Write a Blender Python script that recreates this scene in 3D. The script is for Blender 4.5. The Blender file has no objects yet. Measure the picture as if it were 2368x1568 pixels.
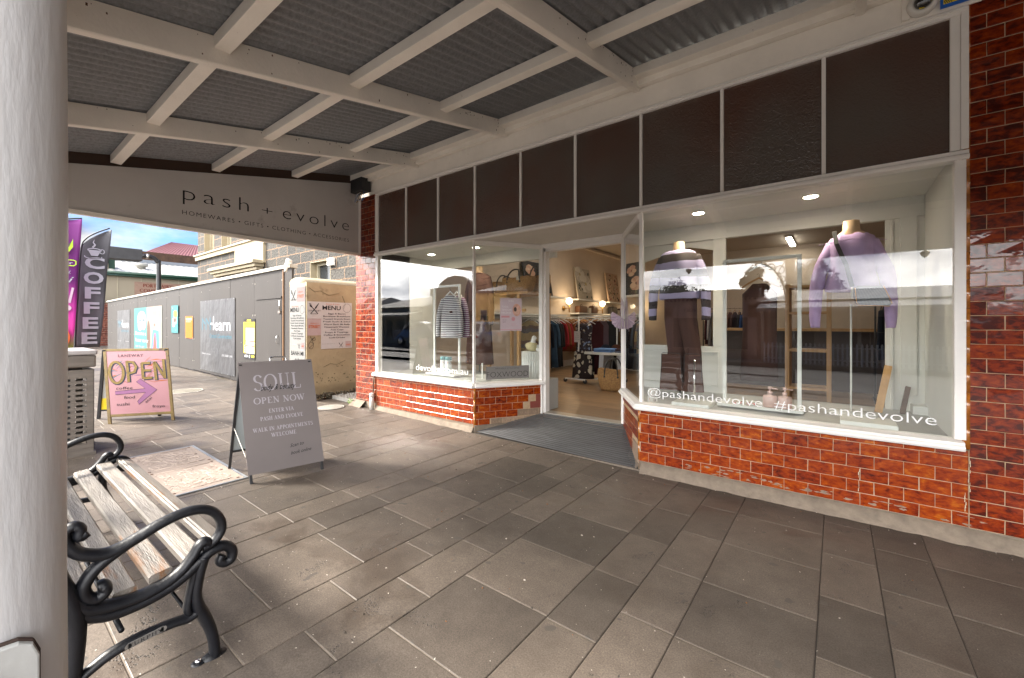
import bpy, bmesh, math, random
from mathutils import Vector, Matrix, noise
PI = math.pi; R = math.radians; rnd = random.Random(7)
S = bpy.context.scene; C = S.collection

# ---------------------------------------------------------------- camera
cd = bpy.data.cameras.new('camera'); cam = bpy.data.objects.new('camera', cd); C.objects.link(cam)
cam.location = (0, 0, 1.2); cam.rotation_euler = (R(90), 0, R(37.6))
cd.sensor_width = 36; cd.lens = 14.807; cd.shift_y = -36 / 2368; cd.clip_start = 0.02; cd.clip_end = 500
S.camera = cam

# ---------------------------------------------------------------- sky, sun, exposure
SUN = Vector((-.80, -.50, .66)).normalized()
w = bpy.data.worlds.new("World"); S.world = w; w.use_nodes = True
nt = w.node_tree; nt.nodes.clear()
def N(t, **k):
    n = nt.nodes.new(t)
    for a, b in k.items():
        if a in n.inputs: n.inputs[a].default_value = b
        else: setattr(n, a, b)
    return n
sky = N('ShaderNodeTexSky'); sky.sky_type = 'NISHITA'; sky.sun_disc = False
sky.sun_elevation = math.asin(SUN.z); sky.sun_rotation = math.atan2(SUN.x, SUN.y); sky.altitude = 10
tc = N('ShaderNodeTexCoord'); mp = N('ShaderNodeMapping'); mp.inputs['Scale'].default_value = (1, 1, 2.6)
nz = N('ShaderNodeTexNoise'); nz.inputs['Scale'].default_value = 2.6; nz.inputs['Detail'].default_value = 7; nz.inputs['Roughness'].default_value = .56
cr = N('ShaderNodeValToRGB'); cr.color_ramp.elements[0].position = .40; cr.color_ramp.elements[1].position = .56
nz2 = N('ShaderNodeTexNoise'); nz2.inputs['Scale'].default_value = 4.2; nz2.inputs['Detail'].default_value = 6
cr2 = N('ShaderNodeValToRGB'); cr2.color_ramp.elements[0].position = .35; cr2.color_ramp.elements[1].position = .62
cr2.color_ramp.elements[0].color = (.16, .17, .20, 1); cr2.color_ramp.elements[1].color = (1, .98, .95, 1)
sep = N('ShaderNodeSeparateXYZ')
# clouds are thick towards the street side (-y) and thin towards the north
ml = N('ShaderNodeMath', operation='MULTIPLY_ADD'); ml.inputs[1].default_value = -.27; ml.inputs[2].default_value = -.02
ad = N('ShaderNodeMath', operation='ADD'); ad.use_clamp = True
bgs = N('ShaderNodeBackground', Strength=.05); sky.dust_density = .3; sky.ozone_density = 3; bgc = N('ShaderNodeBackground', Strength=1.9)
mx = N('ShaderNodeMixShader'); out = N('ShaderNodeOutputWorld'); L = nt.links.new
L(tc.outputs['Generated'], mp.inputs['Vector']); L(mp.outputs['Vector'], nz.inputs['Vector']); L(mp.outputs['Vector'], nz2.inputs['Vector'])
L(tc.outputs['Generated'], sep.inputs[0]); L(sep.outputs['Y'], ml.inputs[0]); L(nz.outputs['Fac'], ad.inputs[0]); L(ml.outputs[0], ad.inputs[1])
L(ad.outputs[0], cr.inputs[0]); L(nz2.outputs['Fac'], cr2.inputs[0]); L(cr2.outputs['Color'], bgc.inputs['Color'])
br_ = N('ShaderNodeMapRange', interpolation_type='SMOOTHSTEP'); br_.inputs['From Min'].default_value = .05; br_.inputs['From Max'].default_value = -.75; br_.inputs['To Min'].default_value = .42; br_.inputs['To Max'].default_value = 3.0   # cloud lit from behind on the street side
L(sep.outputs['Y'], br_.inputs[0]); L(br_.outputs[0], bgc.inputs['Strength'])
tn = N('ShaderNodeMix', data_type='RGBA', blend_type='MULTIPLY'); tn.inputs[0].default_value = 1; tn.inputs[7].default_value = (.36, .56, .86, 1); L(sky.outputs[0], tn.inputs[6]); L(tn.outputs[2], bgs.inputs['Color']); L(cr.outputs['Color'], mx.inputs[0]); L(bgs.outputs[0], mx.inputs[1]); L(bgc.outputs[0], mx.inputs[2]); L(mx.outputs[0], out.inputs[0])
sl = bpy.data.lights.new('sun', 'SUN'); sl.energy = 2.4; sl.angle = R(12); sl.color = (1, .93, .83)
so = bpy.data.objects.new('sun', sl); C.objects.link(so); so.rotation_euler = SUN.to_track_quat('Z', 'Y').to_euler()
S.view_settings.view_transform = 'Standard'; S.view_settings.look = 'None'; S.view_settings.gamma = 1; S.view_settings.exposure = 2.4
cy = S.cycles; cy.use_denoising = True; cy.max_bounces = 10; cy.diffuse_bounces = 5; cy.glossy_bounces = 5; cy.transparent_max_bounces = 16
cy.transmission_bounces = 6; cy.caustics_reflective = False; cy.caustics_refractive = False; cy.sample_clamp_indirect = 6; cy.blur_glossy = .5

# ---------------------------------------------------------------- materials
MT = {}
def mat(name, col, rough=.55, metal=0., var=.12, vs=6., bump=0., bs=60., coat=0., stretch=(1, 1, 1), dirt=None, dirts=3., dpos=.62, emit=None, spec=.5, attr=False, bump2=0., bs2=8.):
    if name in MT: return MT[name]
    m = bpy.data.materials.new(name); m.use_nodes = True; t = m.node_tree; b = t.nodes['Principled BSDF']; l = t.links.new
    b.inputs['Roughness'].default_value = rough; b.inputs['Metallic'].default_value = metal; b.inputs['Coat Weight'].default_value = coat
    b.inputs['Coat Roughness'].default_value = .06; b.inputs['Specular IOR Level'].default_value = spec
    b.inputs['Base Color'].default_value = (*col, 1)
    if emit:
        b.inputs['Emission Color'].default_value = (*emit[0], 1); b.inputs['Emission Strength'].default_value = emit[1]
    tc = t.nodes.new('ShaderNodeTexCoord'); mp = t.nodes.new('ShaderNodeMapping'); mp.inputs['Scale'].default_value = stretch
    l(tc.outputs['Object'], mp.inputs['Vector'])
    last = None
    if var or dirt or attr:
        n1 = t.nodes.new('ShaderNodeTexNoise'); n1.inputs['Scale'].default_value = vs; n1.inputs['Detail'].default_value = 6; n1.inputs['Roughness'].default_value = .62
        l(mp.outputs[0], n1.inputs['Vector'])
        r1 = t.nodes.new('ShaderNodeValToRGB'); r1.color_ramp.elements[0].position = .28; r1.color_ramp.elements[1].position = .72
        lo = tuple(c * (1 - var) for c in col); hi = tuple(min(1, c * (1 + var)) for c in col)
        r1.color_ramp.elements[0].color = (*lo, 1); r1.color_ramp.elements[1].color = (*hi, 1)
        l(n1.outputs['Fac'], r1.inputs[0]); last = r1.outputs['Color']
        mr = t.nodes.new('ShaderNodeMapRange'); mr.inputs['To Min'].default_value = max(.02, rough - .08); mr.inputs['To Max'].default_value = min(1, rough + .1)
        l(n1.outputs['Fac'], mr.inputs['Value']); l(mr.outputs[0], b.inputs['Roughness'])
        if attr:
            at = t.nodes.new('ShaderNodeAttribute'); at.attribute_name = 'tv'
            m2 = t.nodes.new('ShaderNodeMix'); m2.data_type = 'RGBA'; m2.blend_type = 'MULTIPLY'; m2.inputs['Factor'].default_value = 1
            r3 = t.nodes.new('ShaderNodeMapRange'); r3.inputs['To Min'].default_value = 1 - (attr if isinstance(attr, float) else .3); r3.inputs['To Max'].default_value = 1.1
            l(at.outputs['Fac'], r3.inputs['Value']); l(last, m2.inputs[6]); l(r3.outputs[0], m2.inputs[7]); last = m2.outputs[2]
        if dirt:
            n2 = t.nodes.new('ShaderNodeTexNoise'); n2.inputs['Scale'].default_value = dirts; n2.inputs['Detail'].default_value = 9; n2.inputs['Roughness'].default_value = .7
            l(mp.outputs[0], n2.inputs['Vector'])
            r2 = t.nodes.new('ShaderNodeValToRGB'); r2.color_ramp.elements[0].position = dpos; r2.color_ramp.elements[1].position = dpos + .08
            l(n2.outputs['Fac'], r2.inputs[0])
            m3 = t.nodes.new('ShaderNodeMix'); m3.data_type = 'RGBA'
            l(r2.outputs['Color'], m3.inputs[0]); l(last, m3.inputs[6]); m3.inputs[7].default_value = (*dirt, 1); last = m3.outputs[2]
        l(last, b.inputs['Base Color'])
    nrm = None
    for bb, ss in ((bump, bs), (bump2, bs2)):
        if bb:
            n3 = t.nodes.new('ShaderNodeTexNoise'); n3.inputs['Scale'].default_value = ss; n3.inputs['Detail'].default_value = 4
            l(mp.outputs[0], n3.inputs['Vector'])
            bm = t.nodes.new('ShaderNodeBump'); bm.inputs['Strength'].default_value = min(1, bb); bm.inputs['Distance'].default_value = .004 if bb <= 1 else .004 * bb
            l(n3.outputs['Fac'], bm.inputs['Height'])
            if nrm: l(nrm, bm.inputs['Normal'])
            nrm = bm.outputs[0]
    if nrm: l(nrm, b.inputs['Normal'])
    MT[name] = m; return m

def glass(name='shop window glass', tint=(.93, .96, .95), boost=2.3):
    m = bpy.data.materials.new(name); m.use_nodes = True; t = m.node_tree; t.nodes.clear(); l = t.links.new
    o = t.nodes.new('ShaderNodeOutputMaterial'); mx = t.nodes.new('ShaderNodeMixShader')
    a = t.nodes.new('ShaderNodeBsdfTransparent'); a.inputs[0].default_value = (*tint, 1)
    g = t.nodes.new('ShaderNodeBsdfGlossy'); g.inputs['Roughness'].default_value = 0.0
    f = t.nodes.new('ShaderNodeFresnel'); ge = t.nodes.new('ShaderNodeNewGeometry'); ri = t.nodes.new('ShaderNodeMapRange')
    ri.inputs['To Min'].default_value = 1.5; ri.inputs['To Max'].default_value = 1 / 1.5; l(ge.outputs['Backfacing'], ri.inputs[0]); l(ri.outputs[0], f.inputs[0])   # same reflection from both sides
    mu = t.nodes.new('ShaderNodeMath'); mu.operation = 'MULTIPLY'; mu.inputs[1].default_value = boost; mu.use_clamp = True
    l(f.outputs[0], mu.inputs[0]); l(mu.outputs[0], mx.inputs[0]); l(a.outputs[0], mx.inputs[1]); l(g.outputs[0], mx.inputs[2]); l(mx.outputs[0], o.inputs[0])
    MT[name] = m; return m
def emis(name, col, st):
    return mat(name, (.8, .8, .8), var=0, emit=(col, st))
def pm(name, col, rough=.5):      # flat printed colour
    return mat('print ' + name, col, rough, var=.03, vs=20, spec=.15)

# glazed tile
def tile_mat():
    m = bpy.data.materials.new('glazed brown tile'); m.use_nodes = True; t = m.node_tree; b = t.nodes['Principled BSDF']; l = t.links.new
    tc = t.nodes.new('ShaderNodeTexCoord'); at = t.nodes.new('ShaderNodeAttribute'); at.attribute_name = 'tv'
    n = t.nodes.new('ShaderNodeTexNoise'); n.inputs['Scale'].default_value = 34; n.inputs['Detail'].default_value = 7; n.inputs['Roughness'].default_value = .62
    n.inputs['Distortion'].default_value = .4
    mpp = t.nodes.new('ShaderNodeMapping'); mpp.inputs['Scale'].default_value = (.6, .6, 1.2); l(tc.outputs['Object'], mpp.inputs[0]); l(mpp.outputs[0], n.inputs['Vector'])
    a = t.nodes.new('ShaderNodeMath'); a.operation = 'MULTIPLY_ADD'; a.inputs[1].default_value = .14; l(at.outputs['Fac'], a.inputs[0])
    a2 = t.nodes.new('ShaderNodeMath'); a2.operation = 'SUBTRACT'; a2.inputs[1].default_value = .07
    l(n.outputs['Fac'], a2.inputs[0]); l(a2.outputs[0], a.inputs[2])
    r = t.nodes.new('ShaderNodeValToRGB'); e = r.color_ramp.elements
    e[0].position = .28; e[0].color = (.05, .004, .001, 1); e[1].position = .78; e[1].color = (.42, .115, .006, 1)
    x = e.new(.42); x.color = (.17, .016, .001, 1); x = e.new(.58); x.color = (.27, .038, .001, 1)
    l(a.outputs[0], r.inputs[0]); l(r.outputs['Color'], b.inputs['Base Color'])
    b.inputs['Roughness'].default_value = .4; b.inputs['Coat Weight'].default_value = .6; b.inputs['Coat Roughness'].default_value = .04; b.inputs['Specular IOR Level'].default_value = .1
    n2 = t.nodes.new('ShaderNodeTexNoise'); n2.inputs['Scale'].default_value = 16; n2.inputs['Detail'].default_value = 2; l(tc.outputs['Object'], n2.inputs['Vector'])
    ad = t.nodes.new('ShaderNodeVectorMath'); ad.operation = 'ADD'; 
    bu = t.nodes.new('ShaderNodeBump'); bu.inputs['Strength'].default_value = .22; bu.inputs['Distance'].default_value = .004
    l(n2.outputs['Fac'], bu.inputs['Height']); l(bu.outputs[0], b.inputs['Coat Normal'])
    MT['tile'] = m; return m
tile_mat()

def paver_mat():
    m = bpy.data.materials.new('bluestone paver'); m.use_nodes = True; t = m.node_tree; b = t.nodes['Principled BSDF']; l = t.links.new
    tc = t.nodes.new('ShaderNodeTexCoord'); at = t.nodes.new('ShaderNodeAttribute'); at.attribute_name = 'tv'
    def noi(s, d=6, r=.6, dist=0):
        n = t.nodes.new('ShaderNodeTexNoise'); n.inputs['Scale'].default_value = s; n.inputs['Detail'].default_value = d; n.inputs['Roughness'].default_value = r; n.inputs['Distortion'].default_value = dist
        l(tc.outputs['Object'], n.inputs['Vector']); return n.outputs['Fac']
    def ramp(f, p0, c0, p1, c1):
        r = t.nodes.new('ShaderNodeValToRGB'); e = r.color_ramp.elements; e[0].position = p0; e[1].position = p1
        e[0].color = (*c0, 1); e[1].color = (*c1, 1); l(f, r.inputs[0]); return r.outputs['Color']
    def mix(f, a, c, mode='MIX'):
        x = t.nodes.new('ShaderNodeMix'); x.data_type = 'RGBA'; x.blend_type = mode
        for i, v in ((0, f), (6, a), (7, c)):
            if isinstance(v, (int, float)): x.inputs[i].default_value = v
            elif isinstance(v, tuple): x.inputs[i].default_value = (*v, 1)
            else: l(v, x.inputs[i])
        return x.outputs[2]
    base = ramp(noi(170, 3, .7), .3, (.068, .054, .043), .7, (.155, .126, .101))
    base = mix(1., base, ramp(at.outputs['Fac'], 0, (.70, .70, .70), 1, (1.14, 1.13, 1.12)), 'MULTIPLY')
    base = mix(1., base, ramp(noi(2.2, 7, .68), .3, (.70, .69, .68), .7, (1.16, 1.16, 1.16)), 'MULTIPLY')
    base = mix(.7, base, ramp(noi(11, 6, .7, .5), .3, (.78, .77, .76), .7, (1.15, 1.15, 1.15)), 'MULTIPLY')
    damp = ramp(noi(1.3, 7, .62, .3),   .53, (0, 0, 0), .64, (1, 1, 1))       # old damp stains
    base = mix(damp, base, mix(1., base, (.70, .68, .67), 'MULTIPLY'))
    spots = ramp(noi(14, 2, .4), .69, (0, 0, 0), .71, (1, 1, 1))            # chewing gum spots
    base = mix(spots, base, (.07, .06, .05))
    # vesicle pits in oval patches
    v = t.nodes.new('ShaderNodeTexVoronoi'); v.inputs['Scale'].default_value = 95; l(tc.outputs['Object'], v.inputs['Vector'])
    vm = ramp(v.outputs['Distance'], .22, (1, 1, 1), .38, (0, 0, 0))
    pm_ = ramp(noi(3.1, 3, .5, 1.2), .625, (0, 0, 0), .645, (1, 1, 1))
    pit = mix(1., vm, pm_, 'MULTIPLY')
    base = mix(pit, base, (.03, .026, .022))
    dust = ramp(noi(60, 1, .5), .77, (0, 0, 0), .79, (1, 1, 1))
    base = mix(dust, base, (.42, .38, .33))
    l(base, b.inputs['Base Color'])
    rr = t.nodes.new('ShaderNodeMapRange'); rr.inputs['To Min'].default_value = .62; rr.inputs['To Max'].default_value = .36; l(damp, rr.inputs[0]); l(rr.outputs[0], b.inputs['Roughness'])
    b.inputs['Specular IOR Level'].default_value = .42
    h = t.nodes.new('ShaderNodeBump'); h.inputs['Strength'].default_value = .35; h.inputs['Distance'].default_value = .003; l(noi(240, 3), h.inputs['Height'])
    h2 = t.nodes.new('ShaderNodeBump'); h2.invert = True; h2.inputs['Strength'].default_value = .8; h2.inputs['Distance'].default_value = .004; l(pit, h2.inputs['Height']); l(h.outputs[0], h2.inputs['Normal'])
    l(h2.outputs[0], b.inputs['Normal'])
    MT['paver'] = m; return m
paver_mat()

def obscure_mat():
    m = bpy.data.materials.new('obscure brown glass'); m.use_nodes = True; t = m.node_tree; b = t.nodes['Principled BSDF']; l = t.links.new
    b.inputs['Roughness'].default_value = .13; b.inputs['Specular IOR Level'].default_value = 1
    tc = t.nodes.new('ShaderNodeTexCoord'); v = t.nodes.new('ShaderNodeTexVoronoi'); v.feature = 'SMOOTH_F1'; v.inputs['Scale'].default_value = 100
    wn = t.nodes.new('ShaderNodeTexNoise'); wn.inputs['Scale'].default_value = 30; l(tc.outputs['Object'], wn.inputs['Vector'])
    mx = t.nodes.new('ShaderNodeMix'); mx.data_type = 'RGBA'; mx.inputs[0].default_value = .035; l(tc.outputs['Object'], mx.inputs[6]); l(wn.outputs['Color'], mx.inputs[7]); l(mx.outputs[2], v.inputs['Vector'])
    at = t.nodes.new('ShaderNodeAttribute'); at.attribute_name = 'tv'
    rm = t.nodes.new('ShaderNodeMapRange'); rm.inputs['To Min'].default_value = .15; rm.inputs['To Max'].default_value = .75; l(at.outputs['Fac'], rm.inputs[0])
    bu = t.nodes.new('ShaderNodeBump'); bu.inputs['Distance'].default_value = .005; l(rm.outputs[0], bu.inputs['Strength']); l(v.outputs['Distance'], bu.inputs['Height']); l(bu.outputs[0], b.inputs['Normal'])
    n = t.nodes.new('ShaderNodeTexNoise'); n.inputs['Scale'].default_value = 1.15; n.inputs['Detail'].default_value = 2; l(tc.outputs['Object'], n.inputs['Vector'])
    r = t.nodes.new('ShaderNodeValToRGB'); r.color_ramp.elements[0].position = .35; r.color_ramp.elements[1].position = .65
    r.color_ramp.elements[0].color = (.088, .040, .026, 1); r.color_ramp.elements[1].color = (.085, .068, .056, 1); l(n.outputs['Fac'], r.inputs[0]); l(r.outputs[0], b.inputs['Base Color'])
    MT['obscure'] = m
obscure_mat()

white = mat('white gloss paint', (.82, .79, .75), .42, var=.05, vs=3, bump=.25, bs=40, dirt=(.45, .38, .31), dirts=14, dpos=.72)
beamp = mat('peeling cream paint', (.84, .79, .72), .55, var=.09, vs=2.5, bump=.45, bs=55, dirt=(.20, .12, .07), dirts=24, dpos=.665, bump2=.4, bs2=12)
postp = mat('thick post paint', (.57, .57, .58), .34, var=.03, vs=4, bump=.22, bs=120, stretch=(1, 1, .2), bump2=.15, bs2=22, dirt=(.40, .35, .31), dirts=60, dpos=.71)
inner = mat('interior white paint', (.68, .68, .64), .6, var=.03, bump=.08)
roomw = mat('warm wall paint', (.58, .49, .40), .75, var=.04, bump=.08)
galv = mat('galvanised iron', (.20, .208, .222), .5, .1, var=.3, vs=55, bump=.12, bs=120, dirt=(.17, .085, .04), dirts=7, dpos=.67)
black = mat('black cast iron paint', (.006, .0065, .009), .42, var=.25, vs=9, bump=.35, bs=60, spec=.35, dirt=(.05, .05, .055), dirts=38, dpos=.74)
blackm = mat('matt black', (.02, .02, .022), .55, var=.1)
timber = mat('weathered bench timber', (.205, .18, .155), .5, var=.34, vs=20, bump=.6, bs=70, stretch=(.16, 1.4, 1), dirt=(.20, .085, .025), dirts=7, dpos=.56, bump2=.6, bs2=200)
pine = mat('pine timber', (.50, .30, .13), .5, var=.2, vs=12, stretch=(1, 1, .15), bump=.1)
mort = mat('cement mortar', (.19, .15, .112), .85, var=.25, vs=16, bump=.8, bs=40)
grout = mat('tile grout', (.40, .28, .17), .8, var=.15, vs=30)
darkg = mat('dark joint sand', (.055, .047, .04), .9, var=.2)
lightg = mat('light joint sand', (.17, .138, .108), .9, var=.25, vs=30)
bull = mat('amber bullnose tile', (.36, .12, .015), .15, var=.4, vs=20, coat=1, bump=.2)
asph = mat('asphalt', (.17, .165, .16), .8, var=.2, vs=20, bump=.5, bs=200, dirt=(.12, .117, .115), dirts=.6, dpos=.55)
conc = mat('concrete', (.30, .28, .25), .8, var=.18, vs=5, bump=.4, bs=60)
steel = mat('brushed stainless', (.24, .21, .185), .42, .7, var=.2, vs=3, stretch=(1, 1, 12), bump=.05, dirt=(.16, .13, .10), dirts=5, dpos=.62)
cast = mat('pit cover coating', (.30, .235, .19), .6, var=.14, vs=4, bump=.3, dirt=(.20, .15, .11), dirts=9, dpos=.66)
chrome = mat('chrome', (.7, .7, .7), .15, 1, var=.05)
clear = glass()

# ---------------------------------------------------------------- mesh helpers
def tag(o, label=None, cat=None, group=None, kind=None):
    for k, v in (('label', label), ('category', cat), ('group', group), ('kind', kind)):
        if v: o[k] = v
    return o
def thing(name, label, cat, loc=(0, 0, 0), rz=0, group=None):
    o = bpy.data.objects.new(name, None); C.objects.link(o); o.location = loc; o.rotation_euler = (0, 0, rz)
    o.empty_display_size = .1
    return tag(o, label, cat, group)
def org(p):
    v = Vector((0, 0, 0))
    while p: v += p.location; p = p.parent
    return v
class G:
    """collects faces; build() links them as one mesh object"""
    def __init__(s): s.v = []; s.f = []; s.mi = []; s.tv = []; s.sm = []; s.mats = []
    def m(s, mt):
        if mt not in s.mats: s.mats.append(mt)
        return s.mats.index(mt)
    def add(s, vs, fs, mt=None, smooth=False, tv=.5):
        b = len(s.v); s.v += [Vector(p) for p in vs]; i = s.m(mt) if mt else 0
        for f in fs: s.f.append(tuple(b + k for k in f)); s.mi.append(i); s.tv.append(tv); s.sm.append(smooth)
        return s
    def box(s, x0, x1, y0, y1, z0, z1, mt=None, M=None, tv=.5):
        p = [Vector((x, y, z)) for z in (z0, z1) for y in (y0, y1) for x in (x0, x1)]
        if M: p = [M @ q for q in p]
        return s.add(p, [(0, 2, 3, 1), (4, 5, 7, 6), (0, 1, 5, 4), (2, 6, 7, 3), (0, 4, 6, 2), (1, 3, 7, 5)], mt, tv=tv)
    def bar(s, a, b, w, h, mt=None, up=(0, 0, 1)):
        a = Vector(a); b = Vector(b); d = (b - a); ln = d.length; d = d.normalized(); u = Vector(up)
        if abs(d.dot(u)) > .98: u = Vector((1, 0, 0))
        sd = d.cross(u).normalized(); u = sd.cross(d)
        M = Matrix((( d.x, sd.x, u.x, a.x), (d.y, sd.y, u.y, a.y), (d.z, sd.z, u.z, a.z), (0, 0, 0, 1)))
        return s.box(0, ln, -w / 2, w / 2, -h / 2, h / 2, mt, M)
    def tube(s, pts, r, seg=8, mt=None, flat=1.0, cap=True, smooth=True):
        P = [Vector(p) for p in pts]; n = len(P)
        rs = r if isinstance(r, (list, tuple)) else [r] * n
        T = [((P[min(i + 1, n - 1)] - P[max(i - 1, 0)]).normalized()) for i in range(n)]
        u = Vector((0, 0, 1)) if abs(T[0].z) < .9 else Vector((1, 0, 0))
        vs = []
        for i in range(n):
            sd = T[i].cross(u)
            if sd.length < 1e-4: sd = T[i].cross(Vector((0, 1, 0)))
            sd.normalize(); u = sd.cross(T[i]).normalized()
            for k in range(seg):
                a = 2 * PI * k / seg; vs.append(P[i] + (sd * math.cos(a) * flat + u * math.sin(a)) * rs[i])
        fs = [(i * seg + k, i * seg + (k + 1) % seg, (i + 1) * seg + (k + 1) % seg, (i + 1) * seg + k) for i in range(n - 1) for k in range(seg)]
        if cap: fs += [tuple(range(seg))[::-1], tuple((n - 1) * seg + k for k in range(seg))]
        return s.add(vs, fs, mt, smooth)
    def tubex(s, pts, r, seg=8, mt=None, fx=1.6, smooth=True):
        """tube in a plane x = const, wide along x"""
        P = [Vector(p) for p in pts]; n = len(P); rs = r if isinstance(r, (list, tuple)) else [r] * n; vs = []
        for i in range(n):
            T = (P[min(i + 1, n - 1)] - P[max(i - 1, 0)]).normalized(); sd = Vector((1, 0, 0)); u = T.cross(sd).normalized()
            for k in range(seg):
                a = 2 * PI * k / seg; vs.append(P[i] + (sd * math.cos(a) * fx + u * math.sin(a)) * rs[i])
        fs = [(i * seg + k, i * seg + (k + 1) % seg, (i + 1) * seg + (k + 1) % seg, (i + 1) * seg + k) for i in range(n - 1) for k in range(seg)]
        fs += [tuple(range(seg))[::-1], tuple((n - 1) * seg + k for k in range(seg))]
        return s.add(vs, fs, mt, smooth)
    def lathe(s, prof, c=(0, 0, 0), seg=16, mt=None, smooth=True, axis=None, sx=1, sy=1):
        """profile [(r, z)]"""
        c = Vector(c); n = len(prof); vs = []
        for r_, z in prof:
            for k in range(seg):
                a = 2 * PI * k / seg; q = Vector((r_ * math.cos(a) * sx, r_ * math.sin(a) * sy, z))
                if axis: q = axis @ q
                vs.append(c + q)
        fs = [(i * seg + k, i * seg + (k + 1) % seg, (i + 1) * seg + (k + 1) % seg, (i + 1) * seg + k) for i in range(n - 1) for k in range(seg)]
        fs += [tuple(range(seg))[::-1], tuple((n - 1) * seg + k for k in range(seg))]
        return s.add(vs, fs, mt, smooth)
    def cyl(s, a, b, r, seg=12, mt=None, r2=None): return s.tube([a, b], [r, r if r2 is None else r2], seg, mt, smooth=True)
    def ball(s, c, r, mt=None, seg=12, sx=1, sy=1, sz=1):
        n = 8; return s.lathe([(max(.001, r * math.sin(PI * i / n)), -r * math.cos(PI * i / n) * sz) for i in range(n + 1)], c, seg, mt, sx=sx, sy=sy)
    def prism(s, pts, fr, t, mt=None, smooth=False):
        """pts 2D (u, v) in frame (origin, U, V, Nrm); extruded t along Nrm"""
        o, U, V, Nn = fr; n = len(pts)
        vs = [o + U * a + V * b for a, b in pts] + [o + U * a + V * b + Nn * t for a, b in pts]
        fs = [tuple(range(n)), tuple(n + k for k in range(n))[::-1]] + [(k, n + k, n + (k + 1) % n, (k + 1) % n) for k in range(n)]
        return s.add(vs, fs, mt, smooth)
    def loft(s, secs, seg=20, mt=None, ex=2.0, wob=0, wf=5, seed=0, cap=True):
        """secs [(z, cx, cy, rx, ry)] horizontal superellipse sections"""
        vs = []
        for i, (z, cx, cy, rx, ry) in enumerate(secs):
            for k in range(seg):
                a = 2 * PI * k / seg; ca, sa = math.cos(a), math.sin(a)
                q = (abs(ca) ** (2 / ex) * (1 if ca >= 0 else -1), abs(sa) ** (2 / ex) * (1 if sa >= 0 else -1))
                d = 1 + (wob * (i / len(secs)) * math.sin(wf * a + seed + i * .25) if wob else 0)
                vs.append((cx + rx * q[0] * (1 + (d - 1) * .4), cy + ry * q[1] * d, z))
        n = len(secs)
        fs = [(i * seg + k, i * seg + (k + 1) % seg, (i + 1) * seg + (k + 1) % seg, (i + 1) * seg + k) for i in range(n - 1) for k in range(seg)]
        if cap: fs += [tuple(range(seg))[::-1], tuple((n - 1) * seg + k for k in range(seg))]
        return s.add(vs, fs, mt, True)
    def jit(s, amp, freq, seed=0.):
        for p in s.v:
            p += noise.noise_vector(p * freq + Vector((seed, 0, 0))) * amp
        return s
    def build(s, name, mt=None, parent=None, bev=0, sub=0, label=None):
        me = bpy.data.meshes.new(name); o0 = org(parent)
        me.from_pydata([tuple(p - o0) for p in s.v], [], s.f)
        ms = s.mats or [mt]
        for x in ms: me.materials.append(x)
        for p, i, sm in zip(me.polygons, s.mi, s.sm): p.material_index = i; p.use_smooth = sm
        if len(set(s.tv)) > 1:
            a = me.attributes.new('tv', 'FLOAT', 'FACE'); a.data.foreach_set('value', s.tv)
        me.validate(); me.update()
        bm = bmesh.new(); bm.from_mesh(me)
        if not getattr(s, 'keepn', False): bmesh.ops.recalc_face_normals(bm, faces=bm.faces)
        bm.to_mesh(me); bm.free()
        o = bpy.data.objects.new(name, me); C.objects.link(o)
        if parent: o.parent = parent
        if bev:
            b = o.modifiers.new('bevel', 'BEVEL'); b.width = bev; b.segments = 2; b.limit_method = 'ANGLE'; b.angle_limit = R(40)
        if sub:
            b = o.modifiers.new('sub', 'SUBSURF'); b.levels = sub; b.render_levels = sub
        if label: o['label'] = label
        return o
def crom(pts, k=6):
    P = [Vector(p) for p in pts]; out = []
    for i in range(len(P) - 1):
        p0, p1, p2, p3 = P[max(i - 1, 0)], P[i], P[i + 1], P[min(i + 2, len(P) - 1)]
        for j in range(k):
            t = j / k
            out.append(.5 * ((2 * p1) + (p2 - p0) * t + (2 * p0 - 5 * p1 + 4 * p2 - p3) * t * t + (3 * p1 - p0 - 3 * p2 + p3) * t ** 3))
    out.append(P[-1]); return out
def lerpl(a, k):
    """stretch list a of radii to length of crom(len(a), k)"""
    out = []
    for i in range(len(a) - 1):
        for j in range(k): out.append(a[i] + (a[i + 1] - a[i]) * j / k)
    return out + [a[-1]]
def dup(root, loc, rz=None, label=None, group=None):
    r = root.copy(); C.objects.link(r); r.location = loc
    if rz is not None: r.rotation_euler = (0, 0, rz)
    if label: r['label'] = label
    if group: r['group'] = group
    for ch in list(root.children):
        c = ch.copy(); C.objects.link(c); c.parent = r
        for g in list(ch.children):
            d = g.copy(); C.objects.link(d); d.parent = c
    return r

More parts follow.
